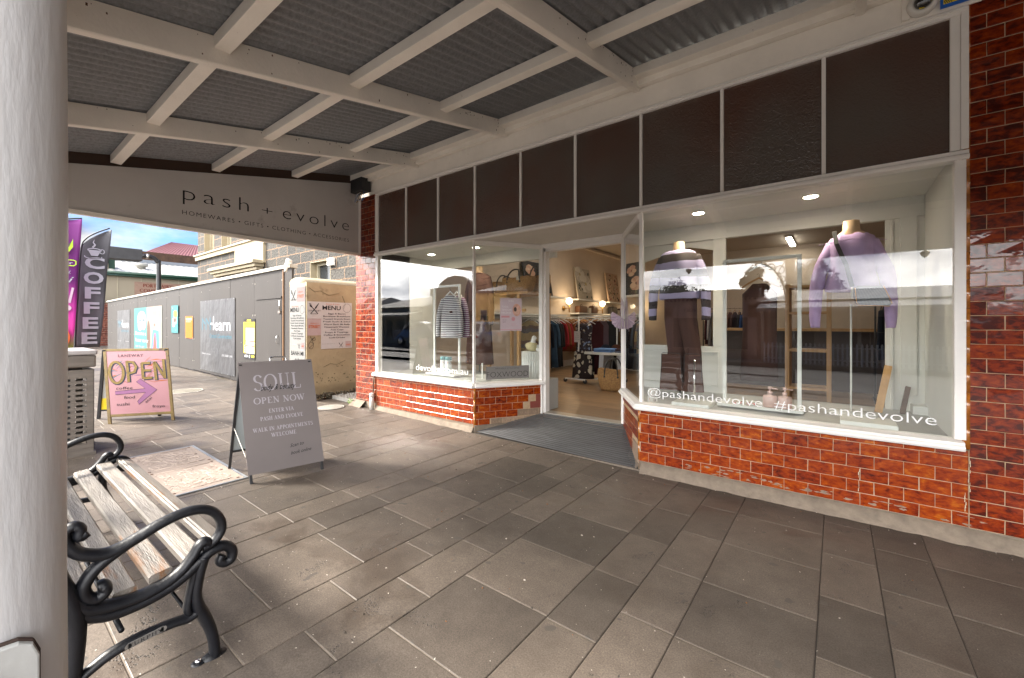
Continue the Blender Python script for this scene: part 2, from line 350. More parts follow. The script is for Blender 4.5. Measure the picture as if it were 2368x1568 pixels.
# ---------------------------------------------------------------- lettering
_gc = {}
def glyphs(txt, off=0., shear=0., sp=1., line=1.):
    key = (txt, off, shear, sp, line)
    if key not in _gc:
        cu = bpy.data.curves.new('t', 'FONT'); cu.body = txt; cu.offset = off; cu.shear = shear; cu.space_character = sp; cu.space_line = line
        cu.resolution_u = 3; o = bpy.data.objects.new('t', cu); C.objects.link(o)
        dg = bpy.context.evaluated_depsgraph_get(); me = o.evaluated_get(dg).to_mesh()
        vs = [(p.co.x, p.co.y) for p in me.vertices]; fs = [tuple(p.vertices) for p in me.polygons]
        o.evaluated_get(dg).to_mesh_clear(); bpy.data.objects.remove(o); bpy.data.curves.remove(cu); _gc[key] = (vs, fs)
    return _gc[key]
def V3(a): return Vector(a)
class Print:
    """flat printed sheet: u along right, v along up, tiny real thickness per layer"""
    def __init__(s, o, U, V, lay=.0009):
        s.o = V3(o); s.U = V3(U).normalized(); s.V = V3(V).normalized(); s.N = s.U.cross(s.V); s.g = G(); s.lay = lay; s.g.keepn = True
    def P(s, u, v, l): return s.o + s.U * u + s.V * v + s.N * (l * s.lay)
    def poly(s, pts, mt, l=1):
        n = len(pts)
        s.g.add([s.P(a, b, l) for a, b in pts], [tuple(range(n))], mt); return s
    def rect(s, u0, v0, u1, v1, mt, l=1): return s.poly([(u0, v0), (u1, v0), (u1, v1), (u0, v1)], mt, l)
    def slab(s, u0, v0, u1, v1, t, mt):
        M = Matrix(((s.U.x, s.V.x, s.N.x, s.o.x), (s.U.y, s.V.y, s.N.y, s.o.y), (s.U.z, s.V.z, s.N.z, s.o.z), (0, 0, 0, 1)))
        s.g.box(u0, u1, v0, v1, -t, 0, mt, M); return s
    def disc(s, cu, cv, ru, rv, mt, l=1, n=24, a0=0, a1=2 * PI): return s.poly([(cu + ru * math.cos(a0 + (a1 - a0) * k / n), cv + rv * math.sin(a0 + (a1 - a0) * k / n)) for k in range(n if a1 - a0 > 6.2 else n + 1)], mt, l)
    def stroke(s, pts, wd, mt, l=1, closed=False):
        n = len(pts); ws = wd if isinstance(wd, list) else [wd] * n; a = []; b = []
        for i in range(n):
            if closed: p0 = pts[i - 1]; p1 = pts[(i + 1) % n]
            else: p0 = pts[max(i - 1, 0)]; p1 = pts[min(i + 1, n - 1)]
            dx, dy = p1[0] - p0[0], p1[1] - p0[1]; q = math.hypot(dx, dy) or 1
            nx, ny = -dy / q * ws[i] / 2, dx / q * ws[i] / 2
            a.append((pts[i][0] - nx, pts[i][1] - ny)); b.append((pts[i][0] + nx, pts[i][1] + ny))
        m_ = n if closed else n - 1; vs = [s.P(x, y, l) for x, y in a + b]
        s.g.add(vs, [(i, (i + 1) % n, n + (i + 1) % n, n + i) for i in range(m_)], mt); return s
    def ring(s, cu, cv, ru, rv, wd, mt, l=1, a0=0, a1=2 * PI, n=28):
        full = a1 - a0 > 6.2
        return s.stroke([(cu + ru * math.cos(a0 + (a1 - a0) * k / n), cv + rv * math.sin(a0 + (a1 - a0) * k / n)) for k in range(n if full else n + 1)], wd, mt, l, full)
    def text(s, t, u, v, h, mt, l=2, al='l', W=None, off=0., shear=0., sp=1., rot=0., mirror=False):
        """h = cap height in metres; W = fitted width"""
        vs, fs = glyphs(t, off, shear, sp); k = h / .7
        x0 = min(p[0] for p in vs); x1 = max(p[0] for p in vs); kx = k if not W else W / (x1 - x0)
        wd = (x1 - x0) * kx; sh = {'l': 0, 'c': -wd / 2, 'r': -wd}[al]; ca, sa = math.cos(rot), math.sin(rot)
        q = []
        for x, y in vs:
            a, b = (x - x0) * kx + sh, y * k
            if mirror: a = wd - a + 2 * sh
            q.append(s.P(u + a * ca - b * sa, v + a * sa + b * ca, l))
        s.g.add(q, fs, mt); return s
    def serif(s, t, u, v, h, mt, l=2, al='c', W=None, bold=.15):
        k = h; tot = sum(SER[c][0] + .12 if c in SER else .35 for c in t) * k; kx = (W / tot) if W else 1; tot *= kx
        x = u + {'l': 0, 'c': -tot / 2, 'r': -tot}[al]; th = bold * h; tn = max(.045, bold * .38) * h
        for c in t:
            if c not in SER: x += .35 * k * kx; continue
            wg, st = SER[c]
            for q in st:
                if q[0] == 'L':
                    wd = th if q[5] else tn
                    s.stroke([(x + q[1] * k * kx, v + q[2] * k), (x + q[3] * k * kx, v + q[4] * k)], wd, mt, l)
                    for (a, b), f in (((q[1], q[2]), q[6]), ((q[3], q[4]), q[7])):
                        if f: s.stroke([(x + (a - .14) * k * kx, v + b * k), (x + (a + .14) * k * kx, v + b * k)], tn * .9, mt, l)
                else:
                    _, cx_, cy_, rx, ry, a0, a1 = q; n = 14
                    pts = []; ws = []
                    for i in range(n + 1):
                        a = R(a0 + (a1 - a0) * i / n); pts.append((x + (cx_ + rx * math.cos(a)) * k * kx, v + (cy_ + ry * math.sin(a)) * k)); ws.append(tn + (th - tn) * abs(math.cos(a)) ** 1.3)
                    s.stroke(pts, ws, mt, l)
            x += (wg + .12) * k * kx
        return s
    def build(s, name, parent=None, label=None): return s.g.build(name, None, parent, label=label)
# serif capitals: (width, [('L', x0, y0, x1, y1, thick, serif at 0, serif at 1) | ('A', cx, cy, rx, ry, a0, a1)])
SER = {
 'S': (.52, [('A', .27, .75, .21, .22, 20, 270), ('A', .25, .26, .23, .25, 90, -160)]),
 'O': (.76, [('A', .38, .5, .36, .5, 0, 360)]), 'C': (.68, [('A', .40, .5, .36, .5, 50, 310)]),
 'U': (.74, [('L', .16, 1, .16, .35, 1, 1, 0), ('A', .38, .35, .22, .35, 180, 360), ('L', .60, 1, .60, .35, 0, 1, 0)]),
 'L': (.56, [('L', .16, 0, .16, 1, 1, 1, 1), ('L', .16, .01, .54, .01, 0, 0, 0), ('L', .53, 0, .55, .22, 0, 0, 0)]),
 'P': (.60, [('L', .16, 0, .16, 1, 1, 1, 1), ('A', .25, .74, .28, .26, -90, 90), ('L', .16, 1, .28, 1, 0, 0, 0), ('L', .16, .48, .28, .48, 0, 0, 0)]),
 'R': (.68, [('L', .16, 0, .16, 1, 1, 1, 1), ('A', .25, .75, .26, .25, -90, 90), ('L', .16, 1, .28, 1, 0, 0, 0), ('L', .16, .5, .28, .5, 0, 0, 0), ('L', .3, .5, .6, 0, 1, 0, 1)]),
 'E': (.58, [('L', .16, 0, .16, 1, 1, 1, 1), ('L', .16, .01, .54, .01, 0, 0, 0), ('L', .16, .99, .52, .99, 0, 0, 0), ('L', .16, .52, .42, .52, 0, 0, 0), ('L', .54, 0, .56, .2, 0, 0, 0), ('L', .52, 1, .53, .8, 0, 0, 0)]),
 'F': (.54, [('L', .16, 0, .16, 1, 1, 1, 1), ('L', .16, .99, .52, .99, 0, 0, 0), ('L', .16, .52, .42, .52, 0, 0, 0), ('L', .52, 1, .53, .8, 0, 0, 0)]),
 'N': (.78, [('L', .14, 0, .14, 1, 0, 1, 1), ('L', .12, 1, .64, 0, 1, 0, 0), ('L', .64, 0, .64, 1, 0, 0, 1)]),
 'W': (1.0, [('L', .08, 1, .32, 0, 1, 1, 0), ('L', .32, 0, .5, .9, 0, 0, 0), ('L', .48, 1, .72, 0, 1, 1, 0), ('L', .72, 0, .93, 1, 0, 0, 1)]),
 'V': (.70, [('L', .08, 1, .36, 0, 1, 1, 0), ('L', .36, 0, .63, 1, 0, 0, 1)]),
 'A': (.70, [('L', .08, 0, .35, 1, 0, 1, 0), ('L', .35, 1, .62, 0, 1, 0, 1), ('L', .2, .36, .5, .36, 0, 0, 0)]),
 'T': (.64, [('L', .32, 0, .32, 1, 1, 1, 0), ('L', .05, .99, .59, .99, 0, 0, 0), ('L', .05, 1, .05, .8, 0, 0, 0), ('L', .59, 1, .59, .8, 0, 0, 0)]),
 'I': (.30, [('L', .15, 0, .15, 1, 1, 1, 1)]), 'H': (.76, [('L', .15, 0, .15, 1, 1, 1, 1), ('L', .61, 0, .61, 1, 1, 1, 1), ('L', .15, .52, .61, .52, 0, 0, 0)]),
 'D': (.72, [('L', .16, 0, .16, 1, 1, 1, 1), ('A', .24, .5, .42, .5, -90, 90), ('L', .16, 1, .26, 1, 0, 0, 0), ('L', .16, 0, .26, 0, 0, 0, 0)]),
 'K': (.72, [('L', .16, 0, .16, 1, 1, 1, 1), ('L', .18, .45, .58, 1, 0, 0, 1), ('L', .3, .6, .62, 0, 1, 0, 1)]),
 'M': (.92, [('L', .12, 0, .14, 1, 0, 1, 1), ('L', .14, 1, .44, .05, 1, 0, 0), ('L', .44, .05, .76, 1, 0, 0, 0), ('L', .78, 0, .77, 1, 1, 1, 1)]),
 'Y': (.68, [('L', .07, 1, .34, .48, 1, 1, 0), ('L', .34, .48, .6, 1, 0, 0, 1), ('L', .34, 0, .34, .48, 1, 1, 0)]),
}
X, Y, Z = Vector((1, 0, 0)), Vector((0, 1, 0)), Vector((0, 0, 1))
def gz(x): return max(0., (-x - 1.3) * .0155) if x > -8 else .104
# ================================================================ ground, road, footpath
g = G(); g.box(-220, 220, -220, 220, -1.2, -.62, asph); tag(g.build('ground'), kind='structure')
g = G(); n = 24
for i in range(n):                                          # crowned road, falling away from the shop
    x0, x1 = -90 + i * 7, -83 + i * 7
    ys = [(-.75, -.16), (-3.5, -.20), (-7, -.28), (-11.4, -.42)]
    for (ya, za), (yb, zb) in zip(ys, ys[1:]):
        g.add([(x0, ya, za + gz(x0)), (x1, ya, za + gz(x1)), (x1, yb, zb), (x0, yb, zb)], [(0, 1, 2, 3)], asph, True)
tag(g.build('road'), kind='structure')
g = G(); g.box(-90, 78, -13.3, -11.55, -.62, -.29, conc); g.box(-90, 78, -11.55, -11.4, -.62, -.28, mort)
tag(g.build('far_footpath'), kind='structure')

xs = [9.18, 8.96, 8.74, 8.3, 8.08, 7.86, 7.42, 7.2, 6.98, 6.54, 6.32, 6.1, 5.66, 5.44, 5.22, 4.78, 4.56, 4.34, 3.9, 3.68, 3.46, 3.02, 2.80, 2.58, 2.14, 1.92, 1.70, 1.26, 1.04, .82, .38, .16, -.06, -.495, -.715, -.94, -1.405, -1.64, -1.865]
while xs[-1] > -27: b_ = xs[-1]; xs += [b_ - .46, b_ - .685, b_ - .91]
g = G(); rp = random.Random(3)
phase = {-.495: 1.66, -.06: 2.308, .16: 2.09, -.715: 1.23, -.94: 1.01, -1.405: 1.455, -1.64: 1.24, -1.865: 1.03}
def pav_end(xm): return 3.34 if xm > -5.35 else 6.2
gap = .0018
for a, b in zip(xs, xs[1:]):
    x1, x0 = a, b; ph = phase.get(x0, rp.uniform(.9, 1.4)); st = .436
    y = ph - st * 12
    while y < 6.5:
        ln = st if rp.random() > .08 else st
        y0, y1 = max(y, -.60), min(y + ln, pav_end((x0 + x1) / 2)); y += ln
        if y1 - y0 < .03: continue
        z0, z1 = gz(x0), gz(x1); tv = rp.random(); e = .0035; dz = rp.uniform(-.0006, .0006)
        vs = []
        for (i_, zz) in ((0, -.012), (0, -.0022), (e, 0)):
            for xx, yy in ((x0 + gap + i_, y0 + gap + i_), (x1 - gap - i_, y0 + gap + i_), (x1 - gap - i_, y1 - gap - i_), (x0 + gap + i_, y1 - gap - i_)):
                vs.append((xx, yy, gz(xx) + zz + dz))
        fs = [(8, 9, 10, 11)]
        for q in (0, 4): fs += [(q + k, q + (k + 1) % 4, q + 4 + (k + 1) % 4, q + 4 + k) for k in range(4)]
        g.add(vs, fs, MT['paver'], tv=tv)
        if y1 < pav_end((x0 + x1) / 2) - .01:               # pale mortar in the short joints
            g.add([(x0 + .003, y1 - .002, z0 - .0010), (x1 - .003, y1 - .002, z1 - .0010), (x1 - .003, y1 + .002, z1 - .0010), (x0 + .003, y1 + .002, z0 - .0010)], [(0, 1, 2, 3)], lightg)
for i in range(40):
    xa, xb = 9.18 - i * .95, 9.18 - (i + 1) * .95
    g.add([(xa, -.6, gz(xa) - .0055), (xb, -.6, gz(xb) - .0055), (xb, 6.3, gz(xb) - .0055), (xa, 6.3, gz(xa) - .0055)], [(0, 1, 2, 3)], darkg)
g.keepn = True
tag(g.build('footpath'), kind='structure')
g = G()
for i in range(40):                                         # bluestone kerb blocks
    x0 = 9 - (i + 1) * 1.0; g.box(x0 + .004, x0 + .996, -.76, -.603, -.3, gz(x0), MT['paver'], tv=rp.random())
tag(g.build('kerb'), kind='structure')
g = G()                                                     # rough gravel strip beside the tiled pillar
g.box(-6.03, -5.34, 3.36, 9, -.1, .118, conc)
for i in range(260):
    x, y = rp.uniform(-6.0, -5.36), rp.uniform(3.38, 4.6); s_ = rp.uniform(.006, .018); g.ball((x, y, .118), s_, conc, 5)
tag(g.build('gravel_strip'), kind='structure')

# ================================================================ tiled surfaces
TH, TW = .0772, .1309
def tiles(g, o, U, W, z0, z1, Nn, phx=0., phz=.084, skip=None, rs=1, tm=.5):
    """glazed tiles in running bond with real joints; o = left end, U = along, Nn = outward"""
    r_ = random.Random(rs); U = Vector(U).normalized(); Nn = Vector(Nn).normalized(); o = Vector(o)
    k0 = math.floor((z0 - phz) / TH)
    g.add([o + Z * z0 + Nn * .0035, o + U * W + Z * z0 + Nn * .0035, o + U * W + Z * z1 + Nn * .0035, o + Z * z1 + Nn * .0035], [(0, 1, 2, 3)], grout)
    k = k0
    while phz + k * TH < z1 - .004:
        za, zb = max(z0, phz + k * TH), min(z1, phz + (k + 1) * TH)
        sh = phx + (TW / 2 if k % 2 else 0); u = sh - TW * 3
        while u > 0: u -= TW
        while u < W:
            a, b = max(0, u), min(W, u + TW); u += TW
            if b - a < .012 or zb - za < .012: continue
            if skip and skip((a + b) / 2, (za + zb) / 2): continue
            j = .0013; e = .003; tl = [r_.uniform(-.0012, .0012) for _ in range(4)]; vs = []
            for i_, d in ((0, -.001), (0, .0035), (e, .0055)):
                for q, (uu, zz) in enumerate(((a + j + i_, za + j + i_), (b - j - i_, za + j + i_), (b - j - i_, zb - j - i_), (a + j + i_, zb - j - i_))):
                    vs.append(o + U * uu + Z * zz + Nn * (d + (tl[q] if d > 0 else 0)))
            fs = [(8, 9, 10, 11)]
            for q in (0, 4): fs += [(q + m_, q + (m_ + 1) % 4, q + 4 + (m_ + 1) % 4, q + 4 + m_) for m_ in range(4)]
            g.add(vs, fs, MT['tile'], tv=r_.gauss(tm, .3))
        k += 1
    return g

shop = thing('shop_building', 'clothes and gift shop with brown glazed tiles, white timber windows and open doorway', 'shop', (-2.2, 3.35, 0))
A0, A1 = Vector((-1.27, 3.35, 0)), Vector((-1.70, 4.05, 0))         # right splay
B0, B1 = Vector((-3.10, 3.35, 0)), Vector((-2.67, 4.05, 0))         # left splay
nA = Vector((-(A1 - A0).y, (A1 - A0).x, 0)).normalized(); nA = nA if nA.x < 0 else -nA
nB = Vector((-(B1 - B0).y, (B1 - B0).x, 0)).normalized(); nB = nB if nB.x > 0 else -nB
g = G(); tiles(g, (.573, 3.345, 0), X, 1.6, .085, 4.0, -Y, phx=0, rs=4, tm=-.35); g.box(.573, 2.17, 3.347, 3.7, -.3, 4.6, mort); g.build('tiled_pillar', None, shop)
g = G(); tiles(g, (-5.33, 3.345, 0), X, .47, .14, 2.93, -Y, phx=.04, rs=5, tm=-.1); tiles(g, (-5.333, 3.85, 0), -Y, .505, .14, 2.93, -X, rs=15)
g.box(-5.33, -4.862, 3.347, 3.9, -.3, 2.93, mort); g.build('tiled_pillar', None, shop)
g = G(); tiles(g, (-1.27, 3.35, 0), X, 1.843, .085, .505, -Y, phx=1.843 - TW * .5, rs=6); g.box(-1.27, .573, 3.352, 3.46, -.2, .50, mort); g.build('tiled_stall_riser', None, shop)
g = G(); tiles(g, (-4.86, 3.35, 0), X, 1.76, .11, .505, -Y, phx=.03, rs=7); g.box(-4.86, -3.105, 3.352, 3.46, -.2, .50, mort); g.build('tiled_stall_riser', None, shop)
def dmg(u, z): return (z < .16 and u > .20) or (z < .245 and u > .50 ) or (z > .20 and u > .83 - (.47 - z) * 1.25 and z > .235)
g = G(); LB = (B1 - B0).length; tiles(g, B0, B1 - B0, LB, .06, .505, nB, phx=.05, skip=dmg, rs=8)
Ub = (B1 - B0).normalized(); raw = mat('raw tan brick', (.30, .21, .145), .85, var=.2, vs=20, bump=.6, bs=60, attr=.3); redp = mat('dull red repair paint', (.18, .040, .028), .45, var=.15)
for k, za in enumerate((.085, .162)):
    u = .215 + .29 * k + (0 if k else -.02)
    while u < LB - .02:
        b = min(u + .126, LB); M = Matrix(((Ub.x, nB.x, 0, B0.x), (Ub.y, nB.y, 0, B0.y), (0, 0, 1, 0), (0, 0, 0, 1)))
        g.box(u, b, -.02, .0060, za + .003, za + .073, raw, M, tv=rp.random()); 
        for q in (.03, .063, .096):
            if u + q < b: g.lathe([(.011, 0), (.008, .001), (.003, .0012)], B0 + Ub * (u + q) + nB * .0061 + Z * (za + .038), 8, raw, axis=nB.to_track_quat('Z', 'Y').to_matrix())
        u += .130
pr = [(.60, .24), (LB, .24), (LB, .503), (.84, .503), (.84, .47), (.79, .47), (.79, .393), (.73, .393), (.73, .316), (.66, .316), (.66, .24)]
g.prism(pr[1:], (B0, Ub, Z, nB), .0075, redp)
g.bar(B0 + Z * .05, B1 + Z * .05, .05, .1, mort)
g.build('tiled_stall_riser', None, shop, label='damaged tiled panel with bare bricks and a red painted patch')
g = G(); LA = (A1 - A0).length; tiles(g, A1, A0 - A1, LA, .06, .505, nA, phx=.06, rs=9, skip=lambda u, z: z > .43 or (z < .2 and u > .55))
Ua = (A0 - A1).normalized(); g.prism([(0, .43), (LA, .43), (LA, .503), (0, .503)], (A1, Ua, Z, nA), .008, redp)
g.prism([(.5, .0), (LA, .0), (LA, .2), (.55, .2)], (A1, Ua, Z, nA), .0065, raw); g.build('tiled_stall_riser', None, shop)
g = G()                                                     # amber bullnose edges
for x, y, z0, z1 in ((.566, 3.345, .512, 4.0), (-4.856, 3.345, .50, 2.93), (-1.272, 3.352, .09, .50), (-3.099, 3.352, .07, .50)):
    r_ = .014 if abs(x) > 1.2 and x > -4 else .019; z = z0; g = G()
    while z < z1: zz = min(z + TH * 2, z1); g.cyl((x, y + r_ * .5, z + .0012), (x, y + r_ * .5, zz - .0012), r_, 10, bull); z = zz
    g.build('edge_tile_strip', None, shop)
# cement fillet at the foot of the tiles
g = G()
def fillet(a, b, h, d, nn):
    a = Vector(a); b = Vector(b); nn = Vector(nn); n = max(2, int((b - a).length / .04)); vs = []
    for i in range(n + 1):
        q = a.lerp(b, i / n); w_ = noise.noise(q * 9) ; gzv = gz(q.x)
        vs += [q + nn * (d * (1 + .5 * w_)) + Z * (gzv + .001), q + nn * (d * .45) + Z * (gzv + h * (.6 + .25 * w_)), q + nn * .008 + Z * (gzv + h * (1 + .25 * w_)), q - nn * .01 + Z * (gzv + h)]
    g.add(vs, [(i * 4 + k, i * 4 + 4 + k, i * 4 + 5 + k, i * 4 + 1 + k) for i in range(n) for k in range(3)], mort, True)
fillet((-1.25, 3.345, 0), (2.1, 3.345, 0), .078, .05, (0, -1, 0)); fillet((-4.85, 3.345, 0), (-3.10, 3.345, 0), .05, .035, (0, -1, 0)); fillet((-5.36, 3.34, 0), (-5.1, 3.34, 0), .08, .09, (0, -1, 0))
fillet(B0 + nB * 0, B1, .045, .02, nB); fillet(A0, A0.lerp(A1, .5), .05, .03, nA)
g.build('cement_fillet', None, shop)
g = G(); wr = random.Random(31); worn = mat('bare worn tile body', (.24, .17, .12), .85, var=.3, vs=60); ivo = mat('ivory filler', (.50, .44, .30), .7)
for k in range(80):                                        # flaked glaze along the bottom course
    x = wr.uniform(-1.1, 2.0); z = .095 + abs(wr.gauss(0, .022)) + (.02 if wr.random() < .3 else 0)
    if z > .155: continue
    a_, b_ = wr.uniform(.006, .028), wr.uniform(.002, .007); n_ = 9
    g.prism([(x + a_ * (1 + .5 * wr.uniform(-1, 1)) * math.cos(2 * PI * i / n_), z + b_ * (1 + .6 * wr.uniform(-1, 1)) * math.sin(2 * PI * i / n_)) for i in range(n_)], (Vector((0, 3.3395, 0)), X, Z, -Y), .0007, worn)
for x0, za, zb in ((.56, .17, .27), (.575, .28, .46), (.11, .17, .30)):
    z = za
    while z < zb: a_ = wr.uniform(.0008, .003); g.prism([(x0 - a_, z), (x0 + a_, z + .004), (x0 + a_ * .5, z + .02), (x0 - a_ * .8, z + .018)], (Vector((wr.uniform(-.004, .004), 3.3393, 0)), X, Z, -Y), .0008, ivo); z += .017
g.build('worn_glaze', None, shop)

# timber sills, rails, stiles
g = G()
sill = [(-.045, 0), (-.052, .012), (-.052, .024), (-.036, .032), (-.036, .045), (0.05, .058), (0.05, 0)]
def moulding(g, a, b, nn, prof, z0, mt=white, ext=0.):
    a = Vector(a); b = Vector(b); nn = Vector(nn).normalized(); d = (b - a).normalized(); a = a - d * ext; b = b + d * ext; n = len(prof); vs = []
    for q in (a, b): vs += [q - nn * p[0] + Z * (z0 + p[1]) for p in prof]
    g.add(vs, [tuple(range(n)), tuple(n + k for k in range(n))[::-1]] + [(k, n + k, n + (k + 1) % n, (k + 1) % n) for k in range(n)], mt)
moulding(g, (-1.295, 3.35, 0), (.555, 3.35, 0), -Y, sill, .503)
g.build('window_sill', None, shop, bev=.002); g = G(); moulding(g, (-4.90, 3.35, 0), (-3.085, 3.35, 0), -Y, sill, .503); g.build('window_sill', None, shop, bev=.002); g = G()
moulding(g, B0 + Ub * .01, B1 + Ub * .0, nB, sill, .5025); g.build('window_sill', None, shop, bev=.002); g = G(); moulding(g, A1, A0 - Ua * .012, nA, sill, .5025)
g.build('window_sill', None, shop, bev=.002)
g = G()
rail = [(-.030, 0), (-.036, .008), (-.036, .022), (-.022, .030), (-.022, .050), (.05, .056), (.05, 0)]
moulding(g, (-4.88, 3.35, 0), (.572, 3.35, 0), -Y, rail, 2.098)
g.box(-4.862, .565, 3.33, 3.40, 2.895, 2.935, white); g.box(-4.862, .565, 3.318, 3.40, 2.915, 2.928, white)
g.build('transom_rail', None, shop, bev=.0015)
mull = [.520, -.064, -.656, -1.255, -1.858, -2.467, -3.079, -3.656, -4.236, -4.830]
for i, x in enumerate(mull):
    hw = .011 if 0 < i < 9 else .02
    G().box(x - hw, x + hw, 3.335, 3.375, 2.154, 2.895, white).build('glazing_bar', None, shop, bev=.0025)
for a in ((.516, .562, 3.332, 3.40, .561, 2.098), (.5405, .571, 3.326, 3.38, 2.154, 2.93), (-4.862, -4.808, 3.332, 3.40, .561, 2.098), (-4.862, -4.8505, 3.326, 3.38, 2.154, 2.895), (-1.268, -1.242, 3.340, 3.372, .561, 2.098), (-3.113, -3.089, 3.340, 3.372, .561, 2.098)):
    G().box(*a, white).build('window_stile', None, shop, bev=.0025)
g = G(); rt = random.Random(11)
for i in range(9):
    a, b = mull[i + 1] + .011, mull[i] - .011
    if i == 0: b = .500
    if i == 8: a = -4.81
    pg = G(); pg.box(a, b, 3.352, 3.358, 2.154, 2.895, MT['obscure'], tv=0)
    pg.tv = [[.55, .95, .8, .5, .85, .95, .85, .1, .8][i]] * len(pg.f); pg.tv[0] += .001
    pg.build('transom_pane', None, shop)
for a, b, mt_ in (((-1.242, 3.356), (.516, 3.356), clear), ((-4.808, 3.356), (-3.113, 3.356), clear)):
    G().add([(a[0], 3.356, .561), (b[0], 3.356, .561), (b[0], 3.356, 2.098), (a[0], 3.356, 2.098)], [(0, 1, 2, 3)], clear).build('window_pane', None, shop)
for P0, P1 in ((B0 + Ub * .018, B1 - Ub * .02), (A1 + Ua * .02, A0 - Ua * .018)):
    pg = G(); d = (P1 - P0).normalized(); q = Vector((d.y, -d.x, 0)) * .0005
    pg.add([P0 + q + Z * .561, P1 + q + Z * .561, P1 + q + Z * 2.05, P0 + q + Z * 2.05], [(0, 1, 2, 3)], clear); pg.build('window_pane', None, shop)
g = G()                                                     # head rails over the splayed panes
g.bar(B0 + Ub * .01 + Z * 2.075, B1 + Z * 2.075, .03, .05, white); g.build('splay_head_rail', None, shop, bev=.002); g = G(); g.bar(A1 + Z * 2.075, A0 - Ua * .01 + Z * 2.075, .03, .05, white)
g.build('splay_head_rail', None, shop, bev=.002)
# door frame
g = G()
g.box(-2.715, -2.665, 4.03, 4.10, .17, 2.12, white); g.box(-2.665, -2.632, 4.05, 4.13, .17, 2.055, white); g.box(-2.70, -2.66, 4.018, 4.05, .17, 2.10, white)
g.box(-1.715, -1.665, 4.03, 4.10, .19, 2.12, white); g.box(-1.728, -1.715, 4.05, 4.13, .19, 2.055, white)
g.box(-2.665, -1.715, 4.03, 4.10, 2.055, 2.12, white); g.box(-2.665, -1.715, 4.05, 4.13, 2.020, 2.055, white); g.box(-2.70, -1.67, 4.015, 4.04, 2.085, 2.115, white)
g.build('door_frame', None, shop, bev=.003)
G().box(-2.64, -1.72, 4.03, 4.16, .165, .187, mat('aluminium strip', (.5, .47, .42), .35, .8)).build('threshold', None, shop)
# splayed entry slab, rising to the door
g = G(); ent = mat('dark entry concrete', (.105, .106, .108), .65, var=.3, vs=5, bump=.5, bs=60, stretch=(1, 7, 1), dirt=(.11, .11, .105), dirts=3, dpos=.60)
n = 22
for i in range(n):
    a, b = i / n, (i + 1) / n
    def row(t, lift=0.): 
        q0, q1 = B0.lerp(B1, t), A0.lerp(A1, t); z = .012 + .165 * t + lift
        return (q0.x, q0.y, z + gz(q0.x) * (1 - t)), (q1.x, q1.y, z + .012 * t)
    r0, r1, r2 = row(a), row(a + .75 / n, .001), row(b)
    g.add([r0[0], r0[1], r1[1], r1[0]], [(0, 1, 2, 3)], ent); g.add([r1[0], r1[1], row(b, -.003)[1], row(b, -.003)[0]], [(0, 1, 2, 3)], ent)
g.box(-3.12, -1.25, 3.335, 3.352, -.05, .016, lightg)
g.build('entry_slab', None, shop)
# entry soffit: embossed sheet
g = G(); sof = mat('embossed soffit sheet', (.62, .58, .52), .55, var=.05, bump=1, bs=75)
g.add([B0 + Z * 2.096, A0 + Z * 2.096, A1 + Z * 2.10, B1 + Z * 2.10], [(0, 1, 2, 3)], sof)
g.bar(B0 + Z * 2.088 + nB * .012, B1 + Z * 2.088 + nB * .012, .02, .016, white); g.build('entry_soffit', None, shop)
# fascia above the transoms, stepped boards
g = G()
g.box(-5.0, .62, 3.33, 3.45, 2.937, 3.10, beamp); g.box(-5.0, .62, 3.318, 3.45, 3.102, 3.40, beamp)
g.box(.3, .335, 3.312, 3.33, 2.95, 3.4, beamp)
g.build('fascia_board', None, shop, bev=.003)
# masonry shell above and around
g = G(); shellm = mat('rendered parapet', (.45, .40, .34), .8, var=.15, bump=.4)
g.box(-5.36, .573, 3.46, 3.7, 3.101, 6.2, shellm); g.box(.573, 3.9, 3.70, 3.9, -.3, 6.2, shellm); g.box(-5.36, .60, 3.41, 3.70, 2.16, 3.10, shellm)
g.build('upper_wall', None, shop)
nb = thing('neighbour_shop', 'plain rendered shop next door beyond the right tiled pillar', 'shop', (6.5, 3.4, 0)); G().box(3.91, 9.2, 3.4, 3.9, -.3, 6, shellm).build('wall', None, nb); g = G(); g.box(4.5, 8.6, 3.37, 3.395, .7, 2.2, mat('dark shop window', (.02, .02, .022), .1)); g.build('window', None, nb)
g = G()
g.box(-5.36, -5.2, 3.9, 13.2, -.3, 5.0, shellm); g.box(-5.36, 3.9, 13.0, 13.2, -.3, 5, shellm); g.box(3.7, 3.9, 3.9, 13, -.3, 5, shellm); g.build('side_wall', None, shop)
G().box(-5.36, 3.9, 3.5, 13.2, 5.0, 5.1, galv).build('roof', None, shop)
# ---- interior
g = G(); flm = mat('oak floor boards', (.34, .215, .115), .34, var=.35, vs=5, stretch=(1.0, 6, 1), bump=.1, attr=.35)
y = 4.16; k = 0
while y < 13:
    x = -5.2 + (k % 3) * -.5
    while x < 3.7: g.box(max(x, -5.2) + .0008, min(x + 1.5, 3.7) - .0008, y + .0008, min(y + .145, 13) - .0008, .10, .178, flm, tv=rp.random()); x += 1.5
    y += .145; k += 1
g.build('floor', None, shop)
g = G(); g.box(-5.199, -5.16, 4.4, 13, .178, 3.2, roomw); g.box(-5.199, 3.7, 12.95, 13, .178, 3.2, roomw); g.box(3.64, 3.699, 4.4, 13, .178, 3.2, roomw)
g.box(.62, 3.64, 4.40, 4.44, .178, 3.2, roomw)
g.box(-5.16, -5.145, 4.4, 12.95, .178, .32, white); g.build('interior_wall', None, shop)
g = G(); g.box(-5.2, 3.7, 4.4, 13, 3.2, 3.26, mat('ceiling paint', (.42, .36, .30), .8, var=.04)); g.build('ceiling', None, shop)
g = G()
